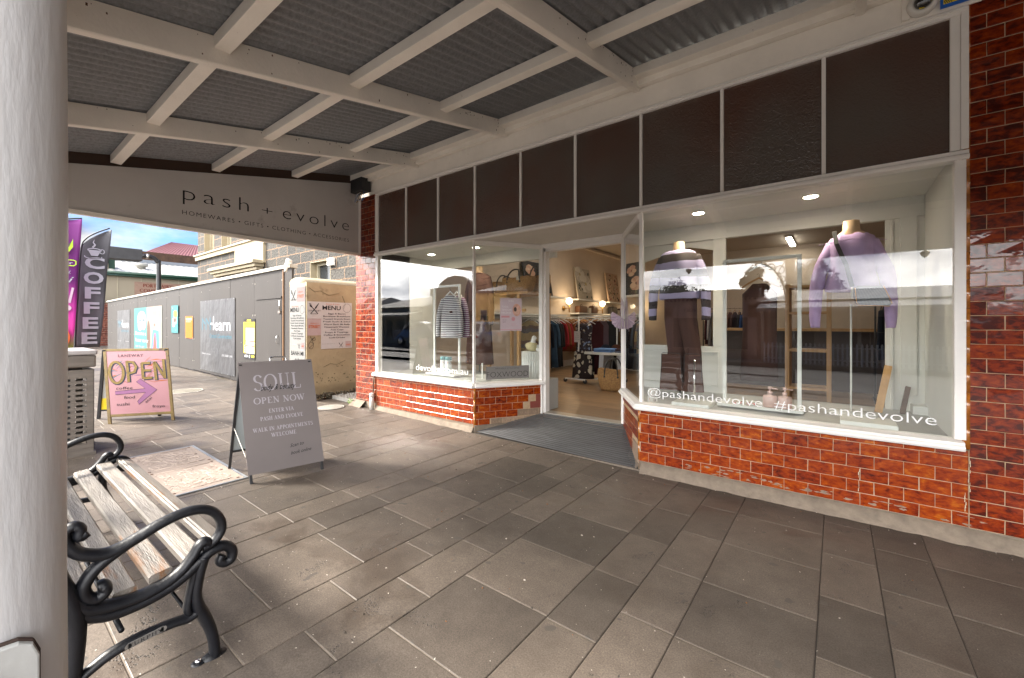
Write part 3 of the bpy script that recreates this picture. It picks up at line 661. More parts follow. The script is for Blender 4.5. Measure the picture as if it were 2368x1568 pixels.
for q in range(3): g.box(-5.16, -5.16 + .10 - q * .03, 4.4, 12.95, 3.10 + q * .033, 3.133 + q * .033, roomw)
g.build('cornice', None, shop)
g = G(); g.box(-5.16, .62, 3.39, 4.40, 2.153, 2.163, inner); g.build('bay_ceiling', None, shop)
g = G(); g.box(-5.16, -2.69, 4.33, 4.40, 2.0, 2.153, inner); g.box(-1.70, .52, 4.33, 4.40, 2.0, 2.153, inner); g.box(-2.69, -1.70, 4.12, 4.40, 2.10, 2.153, inner); g.box(-5.16, .62, 4.34, 4.39, 2.163, 3.2, roomw)
g.build('header_beam', None, shop, bev=.003)
dfm = mat('display floor paint', (.42, .42, .40), .5, var=.05); g = G()                                                     # raised display floors
g.add([(-4.86, 3.40, .54), (-3.08, 3.40, .54), (-2.69, 4.10, .54), (-2.69, 4.40, .54), (-4.86, 4.40, .54)], [(0, 1, 2, 3, 4)], dfm)
g.box(-4.86, -2.69, 4.385, 4.40, .178, .54, dfm); g.box(-2.695, -2.68, 4.10, 4.40, .178, .54, dfm)
g.add([(-1.29, 3.40, .54), (.52, 3.40, .54), (.52, 4.40, .54), (-1.68, 4.40, .54), (-1.68, 4.10, .54)], [(0, 1, 2, 3, 4)], dfm)
g.box(-1.68, .52, 4.385, 4.40, .178, .54, dfm); g.box(-1.695, -1.68, 4.10, 4.40, .178, .54, dfm)
g.build('display_floor', mat('display floor paint', (.42, .42, .40), .5, var=.05), shop)
g = G()                                                     # side walls of the bays and panelled back of right bay
g.box(-4.90, -4.862, 3.40, 4.40, .54, 2.153, inner); g.build('bay_side_wall', None, shop); g = G(); g.box(.52, .56, 3.40, 4.40, .54, 2.153, inner); g.build('bay_side_wall', None, shop); g = G()
g.box(.30, .52, 4.34, 4.38, .54, 2.0, inner); g.box(.385, .475, 4.325, 4.34, .66, 2.0, inner); g.box(.33, .345, 4.33, 4.34, .54, 2.0, inner); g.box(.44, .52, 4.2, 4.34, .54, .60, inner); g.build('bay_panelling', None, shop, bev=.002); g = G()
g.box(-1.68, -.82, 4.34, 4.38, .54, .98, inner); g.box(-.93, -.82, 4.34, 4.38, .98, 2.0, inner); g.box(-1.68, -1.60, 4.34, 4.38, .98, 2.0, inner)
g.prism([(-1.60, 2.0), (-1.60, 1.84), (-1.38, 1.90), (-1.38, 2.0)], (Vector((0, 4.36, 0)), X, Z, Y), .02, inner); g.prism([(-1.38, 2.0), (-1.38, 1.93), (-1.15, 1.95), (-.93, 1.90), (-.93, 2.0)], (Vector((0, 4.36, 0)), X, Z, Y), .02, inner)
for x0, x1 in ((-1.62, -1.30), (-1.22, -.88)):
    for a in ((x0, x1, .60, .612), (x0, x1, .92, .932), (x0, x0 + .012, .612, .92), (x1 - .012, x1, .612, .92)): g.box(a[0], a[1], 4.33, 4.34, a[2], a[3], inner)
g.build('bay_panelling', None, shop, bev=.002)
# downlights, with their own light
led = emis('downlight lens', (1, .86, .66), 28)
for i, (x, y) in enumerate(((-.942, 3.854), (-.152, 3.866), (-4.421, 3.92), (-3.576, 3.90))):
    t = thing('downlight', ['round ceiling downlight at the left end of the right window bay', 'round ceiling downlight above the lilac top', 'round ceiling downlight at the left end of the left window bay', 'round ceiling downlight beside the corner of the left bay'][i], 'downlight', (x, y, 2.153), group='downlights over the window displays')
    G().lathe([(.062, -.001), (.062, -.006), (.048, -.008), (.046, -.002)], (x, y, 2.153), 20, white).build('trim_ring', None, t)
    G().lathe([(.045, -.003), (.045, -.005)], (x, y, 2.153), 20, led).build('lens', None, t)
    li = bpy.data.lights.new('downlight_lamp', 'SPOT'); li.energy = 5; li.spot_size = R(120); li.spot_blend = .8; li.color = (1, .84, .64); li.shadow_soft_size = .04
    lo = bpy.data.objects.new('lamp', li); C.objects.link(lo); lo.parent = t; lo.location = (0, 0, -.02)
# ceiling fluorescent and shop ceiling lamps
tube = emis('fluorescent diffuser', (1, .93, .80), 5)
for i, (x, y) in enumerate(((-.86, 12.0), (-3.3, 7.2), (-1.2, 6.4))):
    t = thing('ceiling_batten_light', ['lit fluorescent batten on the dark shop ceiling behind the right window', 'lit fluorescent batten over the clothes racks', 'lit fluorescent batten over the shop counter'][i], 'light', (x, y, 3.2), group='shop ceiling lights')
    G().box(x - .06, x + .06, y - .65, y + .65, 3.15, 3.199, white).build('body', None, t)
    G().box(x - .05, x + .05, y - .63, y + .63, 3.125, 3.149, tube).build('diffuser', None, t)
    li = bpy.data.lights.new('batten_lamp', 'AREA'); li.shape = 'RECTANGLE'; li.size = .12; li.size_y = 1.2; li.energy = (1.6, 4.5, 1.2)[i]; li.color = (1, .84, .66)
    lo = bpy.data.objects.new('lamp', li); C.objects.link(lo); lo.parent = t; lo.location = (0, 0, -.09)

# ================================================================ verandah
ver = thing('verandah', 'street verandah of white beams under a corrugated iron roof', 'verandah', (-2, 1.6, 0))
def rz_(y): return 3.075 - .198 * (3.35 - y)
g = G(); amp = .0115; pit = .076; x = -5.24; cols = []; n = 0
nx = int((9.0 + 5.24) / (pit / 8)); ny = 6; vs = []
for j in range(ny + 1):
    y = -.15 + (3.31 + .15) * j / ny
    for i in range(nx + 1):
        x = -5.24 + i * pit / 8; vs.append((x, y, rz_(y) + .163 + amp * math.sin(2 * PI * x / pit)))
g.add(vs, [(j * (nx + 1) + i, j * (nx + 1) + i + 1, (j + 1) * (nx + 1) + i + 1, (j + 1) * (nx + 1) + i) for j in range(ny) for i in range(nx)], galv, True)
o = g.build('corrugated_roof', None, ver); md = o.modifiers.new('thick', 'SOLIDIFY'); md.thickness = .0012; md.offset = 1
bx = [8.3, 6.94, 5.58, 4.22, 2.86, 1.50, .14, -1.25, -2.60, -3.95]
for x in bx:
    g = G(); w_ = .05; rb = random.Random(int(x * 100))
    y1, y0 = 3.312, -.05; nseg = 10; vs = []
    for k in range(nseg + 1):
        y = y1 + (y0 - y1) * k / nseg; zb = rz_(y)
        c_ = .006
        for dx, dz in ((0, c_), (-c_, 0), (-w_ + c_, 0), (-w_, c_), (-w_, .148), (0, .148)): vs.append((x + dx, y, zb + dz))
    g.add(vs, [(6 * k + i, 6 * k + (i + 1) % 6, 6 * k + 6 + (i + 1) % 6, 6 * k + 6 + i) for k in range(nseg) for i in range(6)] + [(5, 4, 3, 2, 1, 0), tuple(6 * nseg + i for i in range(6))], beamp)
    g.box(x - w_ - .004, x + .004, 3.300, 3.318, rz_(3.31) + .03, rz_(3.31) + .12, beamp)
    rust = mat('rust spots', (.10, .045, .02), .9, var=.4)
    for k in range(46):                                     # rust bleeding and nail holes, thicker near the wall end
        y = 3.29 - abs(rb.gauss(0, .9)) * rb.random() if rb.random() < .6 else rb.uniform(.1, 3.2)
        if y < .1: continue
        a_ = rb.uniform(.0012, .0038); zt = rz_(y) + (rb.uniform(.10, .142) if rb.random() < .65 else rb.uniform(.02, .13))
        g.box(x - .001, x + .0008, y - a_, y + a_, zt - a_ * rb.uniform(.8, 3.2), zt + a_, rust)
    g.build('rafter', None, ver)
# purlins run between the rafters and the ends
for y in (.83, 1.61, 2.43, 3.20, .04):
    g = G(); ends = [9.0] + bx + [-5.2]
    for k, (a, b) in enumerate(zip(ends, ends[1:])):
        xa = a - (.0502 if k else 0); xb = b + .0002
        g.box(xb, xa, y - .03, y + .045, rz_(y) + .078, rz_(y) + .148, beamp)
    if y > 3: g.box(-5.2, .55, 3.262, 3.3, rz_(3.27) + .03, rz_(3.27) + .10, beamp)
    g.build('purlin', None, ver, bev=.003)
g = G(); g.box(-5.26, 9, -.075, -.025, 2.09, 2.56, white); g.box(-5.26, 9, -.085, -.015, 2.05, 2.09, white); g.build('street_fascia', None, ver, bev=.003)
g = G(); g.tube([(-5.3, -.16, 2.46), (9, -.16, 2.46)], .06, 10, galv); g.build('gutter', None, ver)
def post(x, lab=None):
    p = G(); pf = [(.062, -.05), (.062, .14), (.054, .16)] + [(.0502 + .0006 * math.sin(k * 1.7), .2 + k * .11) for k in range(16)] + [(.056, 1.95), (.056, 2.05)]
    if x == -.49: pf = [(.0515, -.05), (.0515, .3)] + [(.0502 + .0005 * math.sin(k * 1.7), .35 + k * .11) for k in range(15)] + [(.056, 1.98), (.056, 2.05)]
    p.lathe(pf, (x, 0, 0), 48, postp)
    return p.build('verandah_post', None, ver, label=lab)
def bracket(x, sgn):
    """pierced quarter-arch fretwork bracket between post and fascia"""
    fr = (Vector((x, -.062, 0)), X * sgn, Z, Y); g = G()
    arc = [(.055 + .36 * (1 - math.cos(a)), 1.52 + .53 * math.sin(a)) for a in [PI / 2 * k / 10 for k in range(11)]]
    o_ = [(.05, 1.46)] + arc
    for (a, b), (c_, d) in zip(o_, o_[1:]): g.tube([fr[0] + fr[1] * a + Z * b + Y * .012, fr[0] + fr[1] * c_ + Z * d + Y * .012], .012, 6, white)
    for (a, b, r_) in ((.12, 1.93, .055), (.22, 1.98, .04), (.10, 1.80, .045), (.30, 2.01, .028), (.085, 1.69, .03)):
        g.tube(crom([fr[0] + fr[1] * (a + r_ * math.cos(t)) + Z * (b + r_ * math.sin(t)) + Y * .012 for t in [k * 1.9 * PI / 10 for k in range(10)]], 2), .008, 5, white)
    for t in ((.06, 2.04, .16, 1.86), (.06, 1.72, .13, 1.9), (.2, 1.97, .34, 2.03)): g.tube([fr[0] + fr[1] * t[0] + Z * t[1] + Y * .012, fr[0] + fr[1] * t[2] + Z * t[3] + Y * .012], .007, 5, white)
    g.build('fretwork_bracket', None, ver)
for x in (-5.15, -3.09, -.49, 2.11, 4.71, 7.31): post(x, 'near verandah post with thick brushed paint' if x == -.49 else None)
for x in (-3.09, -.49, 2.11, 4.71): bracket(x, 1); bracket(x, -1)
g = G()
for x in (-4.1, -1.79, .81):
    g = G(); g.prism([(0, 2.05), (-.045, 2.02), (-.03, 1.985), (0, 1.955), (.03, 1.985), (.045, 2.02)], (Vector((x, -.06, 0)), X, Z, Y), .02, white); g.build('valance_drop', None, ver)
# steel strap with a bolt at the foot of the near post
chip = mat('chipped white enamel', (.34, .34, .33), .45, var=.1, vs=12, bump=.15, bs=70, dirt=(.07, .035, .02), dirts=26, dpos=.62)
g = G(); px = -.49 + .0505
g.prism([(-.06, .30), (.0315, .30), (.0315, .972), (.0285, .981), (.022, .985), (-.06, .990)], (Vector((px - .001, 0, 0)), Y, Z, X), .006, chip)
g.prism([(-.06, .30), (.0322, .30), (.0322, .973), (.029, .9825), (.022, .9865), (-.06, .9915)], (Vector((px - .003, 0, 0)), Y, Z, X), .004, mat('rusty strap edge', (.03, .015, .01), .8)); g.build('post_strap', None, ver, bev=.0012)
g = G(); g.lathe([(.020, 0), (.020, .003), (.016, .0065), (.008, .0085), (.002, .009)], (px + .005, .001, .958), 20, chip, axis=Vector((1, 0, 0)).to_track_quat('Z', 'Y').to_matrix(), sx=.5); g.build('bolt_head', None, ver)

# ---- end sign under the roof
sg = thing('shop_sign', 'long grey sign panel reading pash + evolve closing the verandah end', 'sign', (-5.22, 1.7, 2.2))
g = G(); signm = mat('sign panel paint', (.50, .47, .45), .45, var=.05, vs=2, bump=.1, dirt=(.40, .37, .35), dirts=2.2, dpos=.62)
def stop(y): return rz_(y) + .055
g.prism([(-.02, 2.185), (3.30, 2.165), (3.30, stop(3.30)), (1.93, stop(1.93))], (Vector((-5.236, 0, 0)), Y, Z, X), .03, signm)
g.prism([(-.02, 2.185), (1.93, stop(1.93)), (-.02, stop(-.02))], (Vector((-5.2361, 0, 0)), Y, Z, X), .0303, signm)
g.build('panel', None, sg)
g = G(); g.prism([(-.02, 2.15), (3.31, 2.132), (3.31, 2.166), (-.02, 2.186)], (Vector((-5.24, 0, 0)), Y, Z, X), .05, beamp); g.box(-5.25, -5.19, 3.302, 3.328, 2.13, 3.12, white); g.build('edge_trim', None, sg)
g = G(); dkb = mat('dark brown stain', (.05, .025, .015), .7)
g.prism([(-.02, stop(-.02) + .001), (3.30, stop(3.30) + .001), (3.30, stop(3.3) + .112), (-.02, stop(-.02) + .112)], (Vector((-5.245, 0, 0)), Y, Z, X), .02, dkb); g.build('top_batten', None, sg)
ink = pm('charcoal', (.018, .018, .02))
p = Print((-5.2056, 0, 0), Y, Z)
p.text('pash', 1.335, 2.447, .150, ink, W=.60, off=-.017, sp=1.32); p.text('+', 2.07, 2.447, .105, ink, W=.115, off=-.02)
p.text('evolve', 2.30, 2.447, .150, ink, W=.855, off=-.017, sp=1.3)
p.text('HOMEWARES \u2022 GIFTS \u2022 CLOTHING \u2022 ACCESSORIES', 1.330, 2.298, .044, ink, W=1.825, off=-.012, sp=1.22)
p.build('lettering', sg)
# ================================================================ cast iron bench
bench = thing('park_bench', 'black cast iron park bench with worn timber slats in front of the verandah post', 'bench', (-2.59, .38, 0))
def bench_end(x, plate):
    g = G(); T = lambda pts, r, k=5, fx=1.5, seg=12: g.tubex(crom([(x, a, b) for a, b in pts], k), lerpl(r, k), seg, black, fx)
    T([(.222, .578), (.207, .570), (.207, .590), (.196, .604), (.180, .596), (.176, .572), (.190, .538), (.215, .512), (.258, .494), (.296, .498), (.340, .514), (.395, .536), (.455, .549), (.505, .545), (.543, .524), (.566, .487), (.569, .450), (.553, .423), (.530, .409), (.512, .407)],
      [.016, .017, .016, .014, .014, .015, .017, .018, .018, .017, .0165, .016, .0155, .0155, .0155, .0155, .0155, .015, .0145, .014])
    T([(.40, .538), (.345, .514), (.300, .495), (.262, .475), (.232, .450), (.214, .415), (.220, .384), (.242, .368), (.262, .381), (.258, .400), (.245, .400)], [.010, .013, .016, .017, .018, .0185, .018, .017, .017, .017, .015])
    T([(.176, .43), (.186, .40), (.202, .368), (.226, .345), (.255, .333), (.311, .323), (.363, .324), (.417, .336), (.455, .358), (.485, .392), (.503, .420), (.520, .427), (.531, .412), (.522, .402)], [.020, .022, .022, .021, .019, .018, .018, .017, .016, .0155, .0155, .0155, .0145, .013])
    T([(.20, .345), (.26, .308), (.33, .300), (.40, .310), (.455, .332), (.50, .362), (.540, .386), (.578, .388), (.602, .364), (.601, .333), (.580, .324), (.564, .338), (.572, .356)], [.022, .020, .019, .019, .019, .019, .018, .0175, .0175, .0175, .016, .015, .014], fx=1.3)
    T([(.515, .378), (.505, .340), (.497, .300), (.492, .258), (.497, .214), (.517, .162), (.535, .110), (.546, .058), (.550, .008)], [.020, .019, .018, .018, .020, .020, .018, .017, .018])
    T([(.49, .352), (.484, .310), (.474, .262), (.468, .218), (.474, .196)], [.014, .013, .012, .013, .012])
    T([(.500, .192), (.470, .182), (.431, .188), (.363, .191), (.311, .188), (.267, .178), (.235, .163), (.205, .146), (.19, .13)], [.015, .015, .0145, .0145, .0145, .0145, .014, .014, .014])
    T([(.140, .60), (.160, .48), (.182, .40), (.196, .34), (.199, .28), (.196, .21), (.190, .14), (.178, .07), (.160, .01)], [.016, .022, .026, .027, .024, .022, .020, .019, .020])
    T([(.17, .44), (.145, .56), (.11, .68), (.07, .79), (.055, .82)], [.02, .019, .017, .015, .013])
    for y in (.545, .158):
        g.lathe([(.035, 0), (.035, .008), (.024, .014), (.018, .02)], (x, y, 0), 16, black, sx=.8, sy=1.2)
        yy = y - .045 if y > .3 else y + .05
        g.lathe([(.022, 0), (.022, .009), (.012, .011)], (x, yy, 0), 12, black); g.lathe([(.010, .01), (.010, .018)], (x, yy, 0), 6, chrome)
    e = g.build('end_frame', None, bench)
    if plate:
        p = Print((x + .0235, .311, .1815), Vector((0, .088, .006)), Z, .0006); pt = mat('worn name plate', (.24, .23, .22), .45, .6, var=.2)
        n = 10; p.slab(0, 0, .088, .017, .0035, pt)
        p.disc(0, .0085, .0085, .0085, pt, 0, 14); p.disc(.088, .0085, .0085, .0085, pt, 0, 14)
        p.serif('FURPHY', .044, .0035, .0105, pm('charcoal', (.018, .018, .02)), 1, 'c', .086, .2); p.build('name_plate', e)
for i_, x in enumerate((-1.776, -3.405)): bench_end(x, i_ == 0)
def slat(y0, y1, z, tilt=0., name='seat_slat', th=.026):
    g = G(); n = 24; x0, x1 = -3.385, -1.797; vs = []; c_ = .006; sd = y0 * 50
    for k in range(n + 1):
        x = x0 + (x1 - x0) * k / n; wv = noise.noise(Vector((x * 3, sd, 0))) * .0015
        prof = [(y0, z - th), (y0 , z - c_), (y0 + c_, z), (y1 - c_, z), (y1, z - c_), (y1, z - th)]
        ym = (y0 + y1) / 2
        for a, b in prof:
            vs.append((x, a, b + wv + (a - ym) * tilt))
    g.add(vs, [(6 * k + i, 6 * k + (i + 1) % 6, 6 * k + 6 + (i + 1) % 6, 6 * k + 6 + i) for k in range(n) for i in range(6)] + [(5, 4, 3, 2, 1, 0), tuple(6 * n + i for i in range(6))], timber)
    g.build(name, None, bench)
slat(.562, .618, .386, -.35); slat(.547, .561, .397, -.2); slat(.462, .524, .388, .10); slat(.370, .432, .368, .12); slat(.280, .342, .352, .05); slat(.192, .250, .352, -.05)
for i in range(4):
    z = .47 + i * .088; y = .150 - (z - .42) * .28; g = G()
    M = Matrix.Translation((0, y, z)) @ Matrix.Rotation(R(14), 4, 'X'); g.box(-3.385, -1.797, -.012, .012, -.032, .032, timber, M); g.build('back_slat', None, bench, bev=.004)
g = G(); g.tube([(-3.40, .30, .235), (-1.78, .30, .235)], .008, 8, black); g.tube([(-3.40, .47, .20), (-1.78, .47, .20)], .006, 8, black); g.build('tie_rod', None, bench)

# ================================================================ litter bin
bin_ = thing('litter_bin', 'stainless steel litter bin with rows of slots behind the bench', 'bin', (-5.45, .39, 0))
g = G(); x1, x0, y0, y1 = -5.15, -5.75, .09, .69; t_ = .004
g.box(x0 - .01, x1 + .01, y0 - .01, y1 + .01, .02, .085, steel)
def slotted(a0, a1, fixed, axis):
    cols = [(.045, .125), (.155, .235), (.265, .345), (.375, .455), (.485, .555)]; rows = [.16 + k * .0455 for k in range(13)]; rh = .020
    def bx_(u0, u1, z0, z1):
        if axis == 'y': g.box(fixed - t_, fixed, a0 + u0, a0 + u1, z0, z1, steel)
        else: g.box(a0 + u0, a0 + u1, fixed, fixed + t_, z0, z1, steel)
    W = a1 - a0; us = [0] + [q for c_ in cols for q in c_] + [W]
    for k in range(0, len(us), 2): bx_(us[k], us[k + 1], .085, .80)
    for c_ in cols:
        zz = [.085] + [q for r_ in rows for q in (r_, r_ + rh)] + [.80]
        for k in range(0, len(zz), 2): bx_(c_[0], c_[1], zz[k], zz[k + 1])
slotted(y0, y1, x1, 'y'); slotted(x0, x1, y1 - t_, 'x'); slotted(y0, y1, x0 + t_, 'y'); slotted(x0, x1, y0, 'x')
g.build('slotted_body', None, bin_)
g = G(); g.box(x0 + .06, x1 - .10, y0 + .06, y1 - .12, .05, .78, mat('dark bin liner', (.05, .055, .06), .6)); g.build('liner', None, bin_)
g = G(); g.box(x0 - .015, x1 + .012, y0 - .015, y1 + .012, .82, .925, steel); g.box(x0 - .025, x1 + .02, y0 - .025, y1 + .02, .927, .968, mat('bin lid paint', (.36, .33, .32), .45, var=.15, dirt=(.2, .17, .15)))
g.build('lid', None, bin_, bev=.012)

# ================================================================ sandwich boards
ash = mat('warm grey board', (.185, .160, .155), .42, var=.03, bump=.05); pale = pm('pale lilac grey', (.40, .37, .40)); rubber = blackm
s1 = thing('sandwich_board', 'grey beauty salon sandwich board with lavender serif lettering standing beside the bench', 'sandwich board', (-3.46, 1.5, 0))
F0, F1 = Vector((-3.362, 1.262, 0)), Vector((-3.252, 1.758, 0)); Uf = (F1 - F0).normalized(); Nf = Vector((Uf.y, -Uf.x, 0))
Wf = (F1 - F0).length; T0 = F0 + Vector((-.25, .012, .888)); Vf = (T0 - F0).normalized(); hgt = (T0 - F0).length; Nn = Uf.cross(Vf)
def board_front(t, o, U, V, W, h, z0, frame_m, sheet_m, wfr=.022, leg_h=None, name='front_panel'):
    Nn = U.cross(V); g = G(); M = Matrix(((U.x, V.x, Nn.x, o.x), (U.y, V.y, Nn.y, o.y), (U.z, V.z, Nn.z, o.z), (0, 0, 0, 1)))
    g.box(0, wfr, 0, h, -.022, 0, frame_m, M); g.box(W - wfr, W, 0, h, -.022, 0, frame_m, M); g.box(wfr, W - wfr, z0, z0 + wfr, -.022, 0, frame_m, M); g.box(wfr, W - wfr, h - wfr, h, -.022, 0, frame_m, M)
    return g, M
g, M = board_front(s1, F0, Uf, Vf, Wf, hgt, .10, blackm, None, .018); g.box(.0, .020, -.002, .05, -.024, .002, rubber, M); g.box(Wf - .02, Wf, -.002, .05, -.024, .002, rubber, M); g.build('front_frame', None, s1, bev=.002)
p = Print(F0 + Nn * .0045, Uf, Vf); p.slab(-.008, .095, Wf + .008, hgt + .012, .004, ash)
c_ = Wf / 2
p.serif('SOUL', c_, .705, .125, pale, 1, 'c', .34, .12)
p.text('body & beauty', c_ - .005, .705, .045, pm('ink black', (.03, .03, .035)), 2, 'c', .25, off=.004, shear=.55)
p.serif('OPEN NOW', c_, .605, .046, pale, 1, 'c', .36, .20)
p.serif('ENTER VIA', c_, .53, .029, pale, 1, 'c', .175, .20); p.serif('PASH AND EVOLVE', c_, .475, .029, pale, 1, 'c', .30, .20)
p.serif('WALK IN APPOINTMENTS', c_ + .005, .395, .029, pale, 1, 'c', .42, .20); p.serif('WELCOME', c_, .345, .029, pale, 1, 'c', .175, .20)
p.text('Scan to', c_ + .03, .245, .026, pm('ink black', (.03, .03, .035)), 2, 'l', .10, off=.002, shear=.5, rot=.08); p.text('book online', c_ + .03, .190, .026, pm('ink black', (.03, .03, .035)), 2, 'l', .15, off=.002, shear=.5, rot=.06)
p.build('front_panel', s1)
Bk0 = F0 + Vector((-.48, .012, 0)); Vb = (T0 + Vector((0, 0, 0)) - Bk0).normalized(); g = G()
M = Matrix(((Uf.x, Vb.x, Nn.x, Bk0.x), (Uf.y, Vb.y, Nn.y, Bk0.y), (Uf.z, Vb.z, Nn.z, Bk0.z), (0, 0, 0, 1)))
g.box(0, .02, 0, hgt - .01, -.012, .012, blackm, M); g.box(Wf - .02, Wf, 0, hgt - .01, -.012, .012, blackm, M); g.box(.02, Wf - .02, .18, .20, -.01, .01, blackm, M); g.build('back_frame', None, s1, bev=.002)
G().box(.02, Wf - .02, .20, hgt - .02, -.004, .002, mat('pale blue grey backing', (.33, .37, .38), .5, var=.03), M).build('back_panel', None, s1)
g = G(); c0 = F0 + Uf * (Wf * .42) + Vf * (hgt + .012) - Nn * .01; g.tube(crom([c0, c0 + Vf * .03 + Uf * .006, c0 + Vf * .034 + Uf * .05, c0 + Vf * .03 + Uf * .108, c0 + Uf * .114], 5), .006, 8, chrome); g.build('carry_handle', None, s1)
g = G(); g.tube([F0 + Vf * .33 - Nn * .02 + Uf * .01, F0 + Vf * .2 - Nf * .1 , Bk0 + Vb * .40 + Uf * .01], .0025, 6, mat('cord', (.5, .48, .44), .8)); g.build('stay_cord', None, s1)

s2 = thing('sandwich_board', 'pink painted sandwich board reading LANEWAY OPEN beside the litter bin', 'sandwich board', (-6.5, 1.25, 0))
gd = mat('tarnished gold paint', (.19, .125, .035), .5, var=.35, vs=14, bump=.3, dirt=(.06, .04, .02), dirts=8); pink = mat('pink painted ply', (.42, .205, .225), .5, var=.06, vs=4, dirt=(.34, .16, .18), dirts=3)
F0, F1 = Vector((-6.42, .968, gz(-6.4))), Vector((-6.08, 1.48, gz(-6.1))); Uf = (F1 - F0); Uf.z = 0; Wf = Uf.length; Uf.normalize(); Nf = Vector((Uf.y, -Uf.x, 0))
T0 = F0 + Vector((-.20, -.012, .83)); Vf = (T0 - F0).normalized(); hgt = (T0 - F0).length; Nn = Uf.cross(Vf)
g, M = board_front(s2, F0, Uf, Vf, Wf, hgt, .075, gd, None, .030); g.build('front_frame', None, s2, bev=.003)
p = Print(F0 + Nn * -.004, Uf, Vf); p.slab(.03, .105, Wf - .03, hgt - .03, .008, pink); u0 = .03; W = Wf - .06; q0 = .105; H_ = hgt - .135
U_ = lambda a: u0 + a * W
V_ = lambda b: q0 + b * H_
bk = pm('ink black', (.03, .03, .035))
p.text('LANEWAY', U_(.40), V_(.905), .032, bk, 4, 'c', W * .42, sp=1.2)
och = mat('ochre brush paint', (.20, .125, .015), .5, var=.4, vs=60); smu = [(pm('teal smudge', (.09, .18, .20)), .62), (pm('orange smudge', (.42, .12, .04)), .5), (pm('mauve smudge', (.26, .15, .24)), .5), (pm('rose smudge', (.40, .17, .14)), .5)]
rs = random.Random(5)
for k in range(46):
    mt_, _ = smu[k % 4]; a, b = U_(rs.uniform(.04, .96)), V_(rs.uniform(.49, .86)); an = rs.uniform(-.6, .9); ln_ = rs.uniform(.02, .06) * 1.3
    p.stroke([(a - ln_ * math.cos(an), b - ln_ * math.sin(an)), (a, b + .004), (a + ln_ * math.cos(an), b + ln_ * math.sin(an))], [.002, rs.uniform(.006, .016), .003], mt_, 1 + (k % 3) * .2)
OP = [[('r', .14, .66, .115, .17)], [('s', [(.335, .50), (.325, .84)]), ('s', [(.325, .83), (.43, .82), (.475, .74), (.44, .66), (.345, .64)])],
      [('s', [(.58, .55), (.575, .80)]), ('s', [(.57, .80), (.72, .80)]), ('s', [(.58, .68), (.72, .68)]), ('s', [(.58, .55), (.74, .56)])], [('s', [(.80, .52), (.79, .82)]), ('s', [(.79, .82), (.95, .56)]), ('s', [(.955, .54), (.95, .86)])]]
for wd, mt_, ly, dx in ((.036, pm('navy outline', (.03, .035, .06)), 2.4, .006), (.026, och, 3.2, 0)):
    for L_ in OP:
        for st in L_:
            if st[0] == 'r': p.ring(U_(st[1]) + dx, V_(st[2]) - dx, st[3] * W, st[4] * H_, wd, mt_, ly)
            else: p.stroke([(U_(a) + dx, V_(b) - dx) for a, b in st[1]], wd, mt_, ly)
arr = [(.10, .375), (.60, .40), (.50, .50), (.565, .52), (.80, .355), (.50, .16), (.49, .22), (.63, .335), (.10, .315)]
arr = [(.10, .36), (.60, .385), (.46, .50), (.53, .545), (.80, .36), (.475, .135), (.455, .185), (.60, .325), (.10, .305)]
p.poly([(U_(a), V_(b)) for a, b in arr], pm('lilac arrow', (.30, .135, .25)), 2); p.stroke([(U_(a), V_(b)) for a, b in arr], .004, bk, 3, True)
p.text('coffee', U_(.12), V_(.385), .032, bk, 4, 'l', W * .27, shear=.1, sp=1.1); p.text('food', U_(.24), V_(.235), .034, bk, 4, 'l', W * .18, shear=.1); p.text('sushi', U_(.11), V_(.13), .034, bk, 4, 'l', W * .21, shear=.05)
p.text('acai', U_(.60), V_(.15), .028, bk, 4, 'l', W * .15, rot=.75); p.text('froyo', U_(.70), V_(.075), .030, bk, 4, 'l', W * .21, sp=1.1)
p.build('front_panel', s2)
Bk0 = F0 + Vector((-.41, -.03, 0)); Vb = (T0 - Bk0).normalized(); g = G(); M = Matrix(((Uf.x, Vb.x, Nn.x, Bk0.x), (Uf.y, Vb.y, Nn.y, Bk0.y), (Uf.z, Vb.z, Nn.z, Bk0.z), (0, 0, 0, 1)))
g.box(0, .03, 0, hgt - .01, -.012, .012, blackm, M); g.box(Wf - .03, Wf, 0, hgt - .01, -.012, .012, blackm, M); g.box(.03, Wf - .03, .10, .12, -.01, .01, blackm, M); g.build('back_frame', None, s2, bev=.002)
p = Print(Bk0 + Vector((0, 0, 0)), Uf, Vb); p.slab(.03, .12, Wf - .03, hgt - .03, .006, mat('grey back board', (.35, .35, .33), .6)); p.rect(.03, .12, .2, .26, pm('yellow', (.72, .55, .04)), 1); p.build('back_panel', s2)

# ================================================================ pit covers
pc = thing('pit_cover', 'double rectangular service pit cover with leaf relief set in the paving', 'pit cover', (-4.14, 1.055, gz(-4.14)))
x0, x1, y0, y1 = -4.74, -3.535, .835, 1.282; xm = -4.155
g = G(); z = .012 + gz(x1); 
for a in ((x0 - .022, x1 + .022, y0 - .022, y0 - .004), (x0 - .022, x1 + .022, y1 + .004, y1 + .022), (x0 - .022, x0 - .004, y0 - .004, y1 + .004), (x1 + .004, x1 + .022, y0 - .004, y1 + .004)):
    g.box(a[0], a[1], a[2], a[3], 0, z + .038 , mat('galvanised angle', (.30, .31, .32), .5, .6, var=.2), tv=.5) if False else g.add([(q, w_, gz(q) + h_) for h_ in (.0, .0085) for w_ in (a[2], a[3]) for q in (a[0], a[1])], [(0, 2, 3, 1), (4, 5, 7, 6), (0, 1, 5, 4), (2, 6, 7, 3), (0, 4, 6, 2), (1, 3, 7, 5)], mat('galvanised angle', (.30, .31, .32), .5, .6, var=.2))
g.build('frame', None, pc)
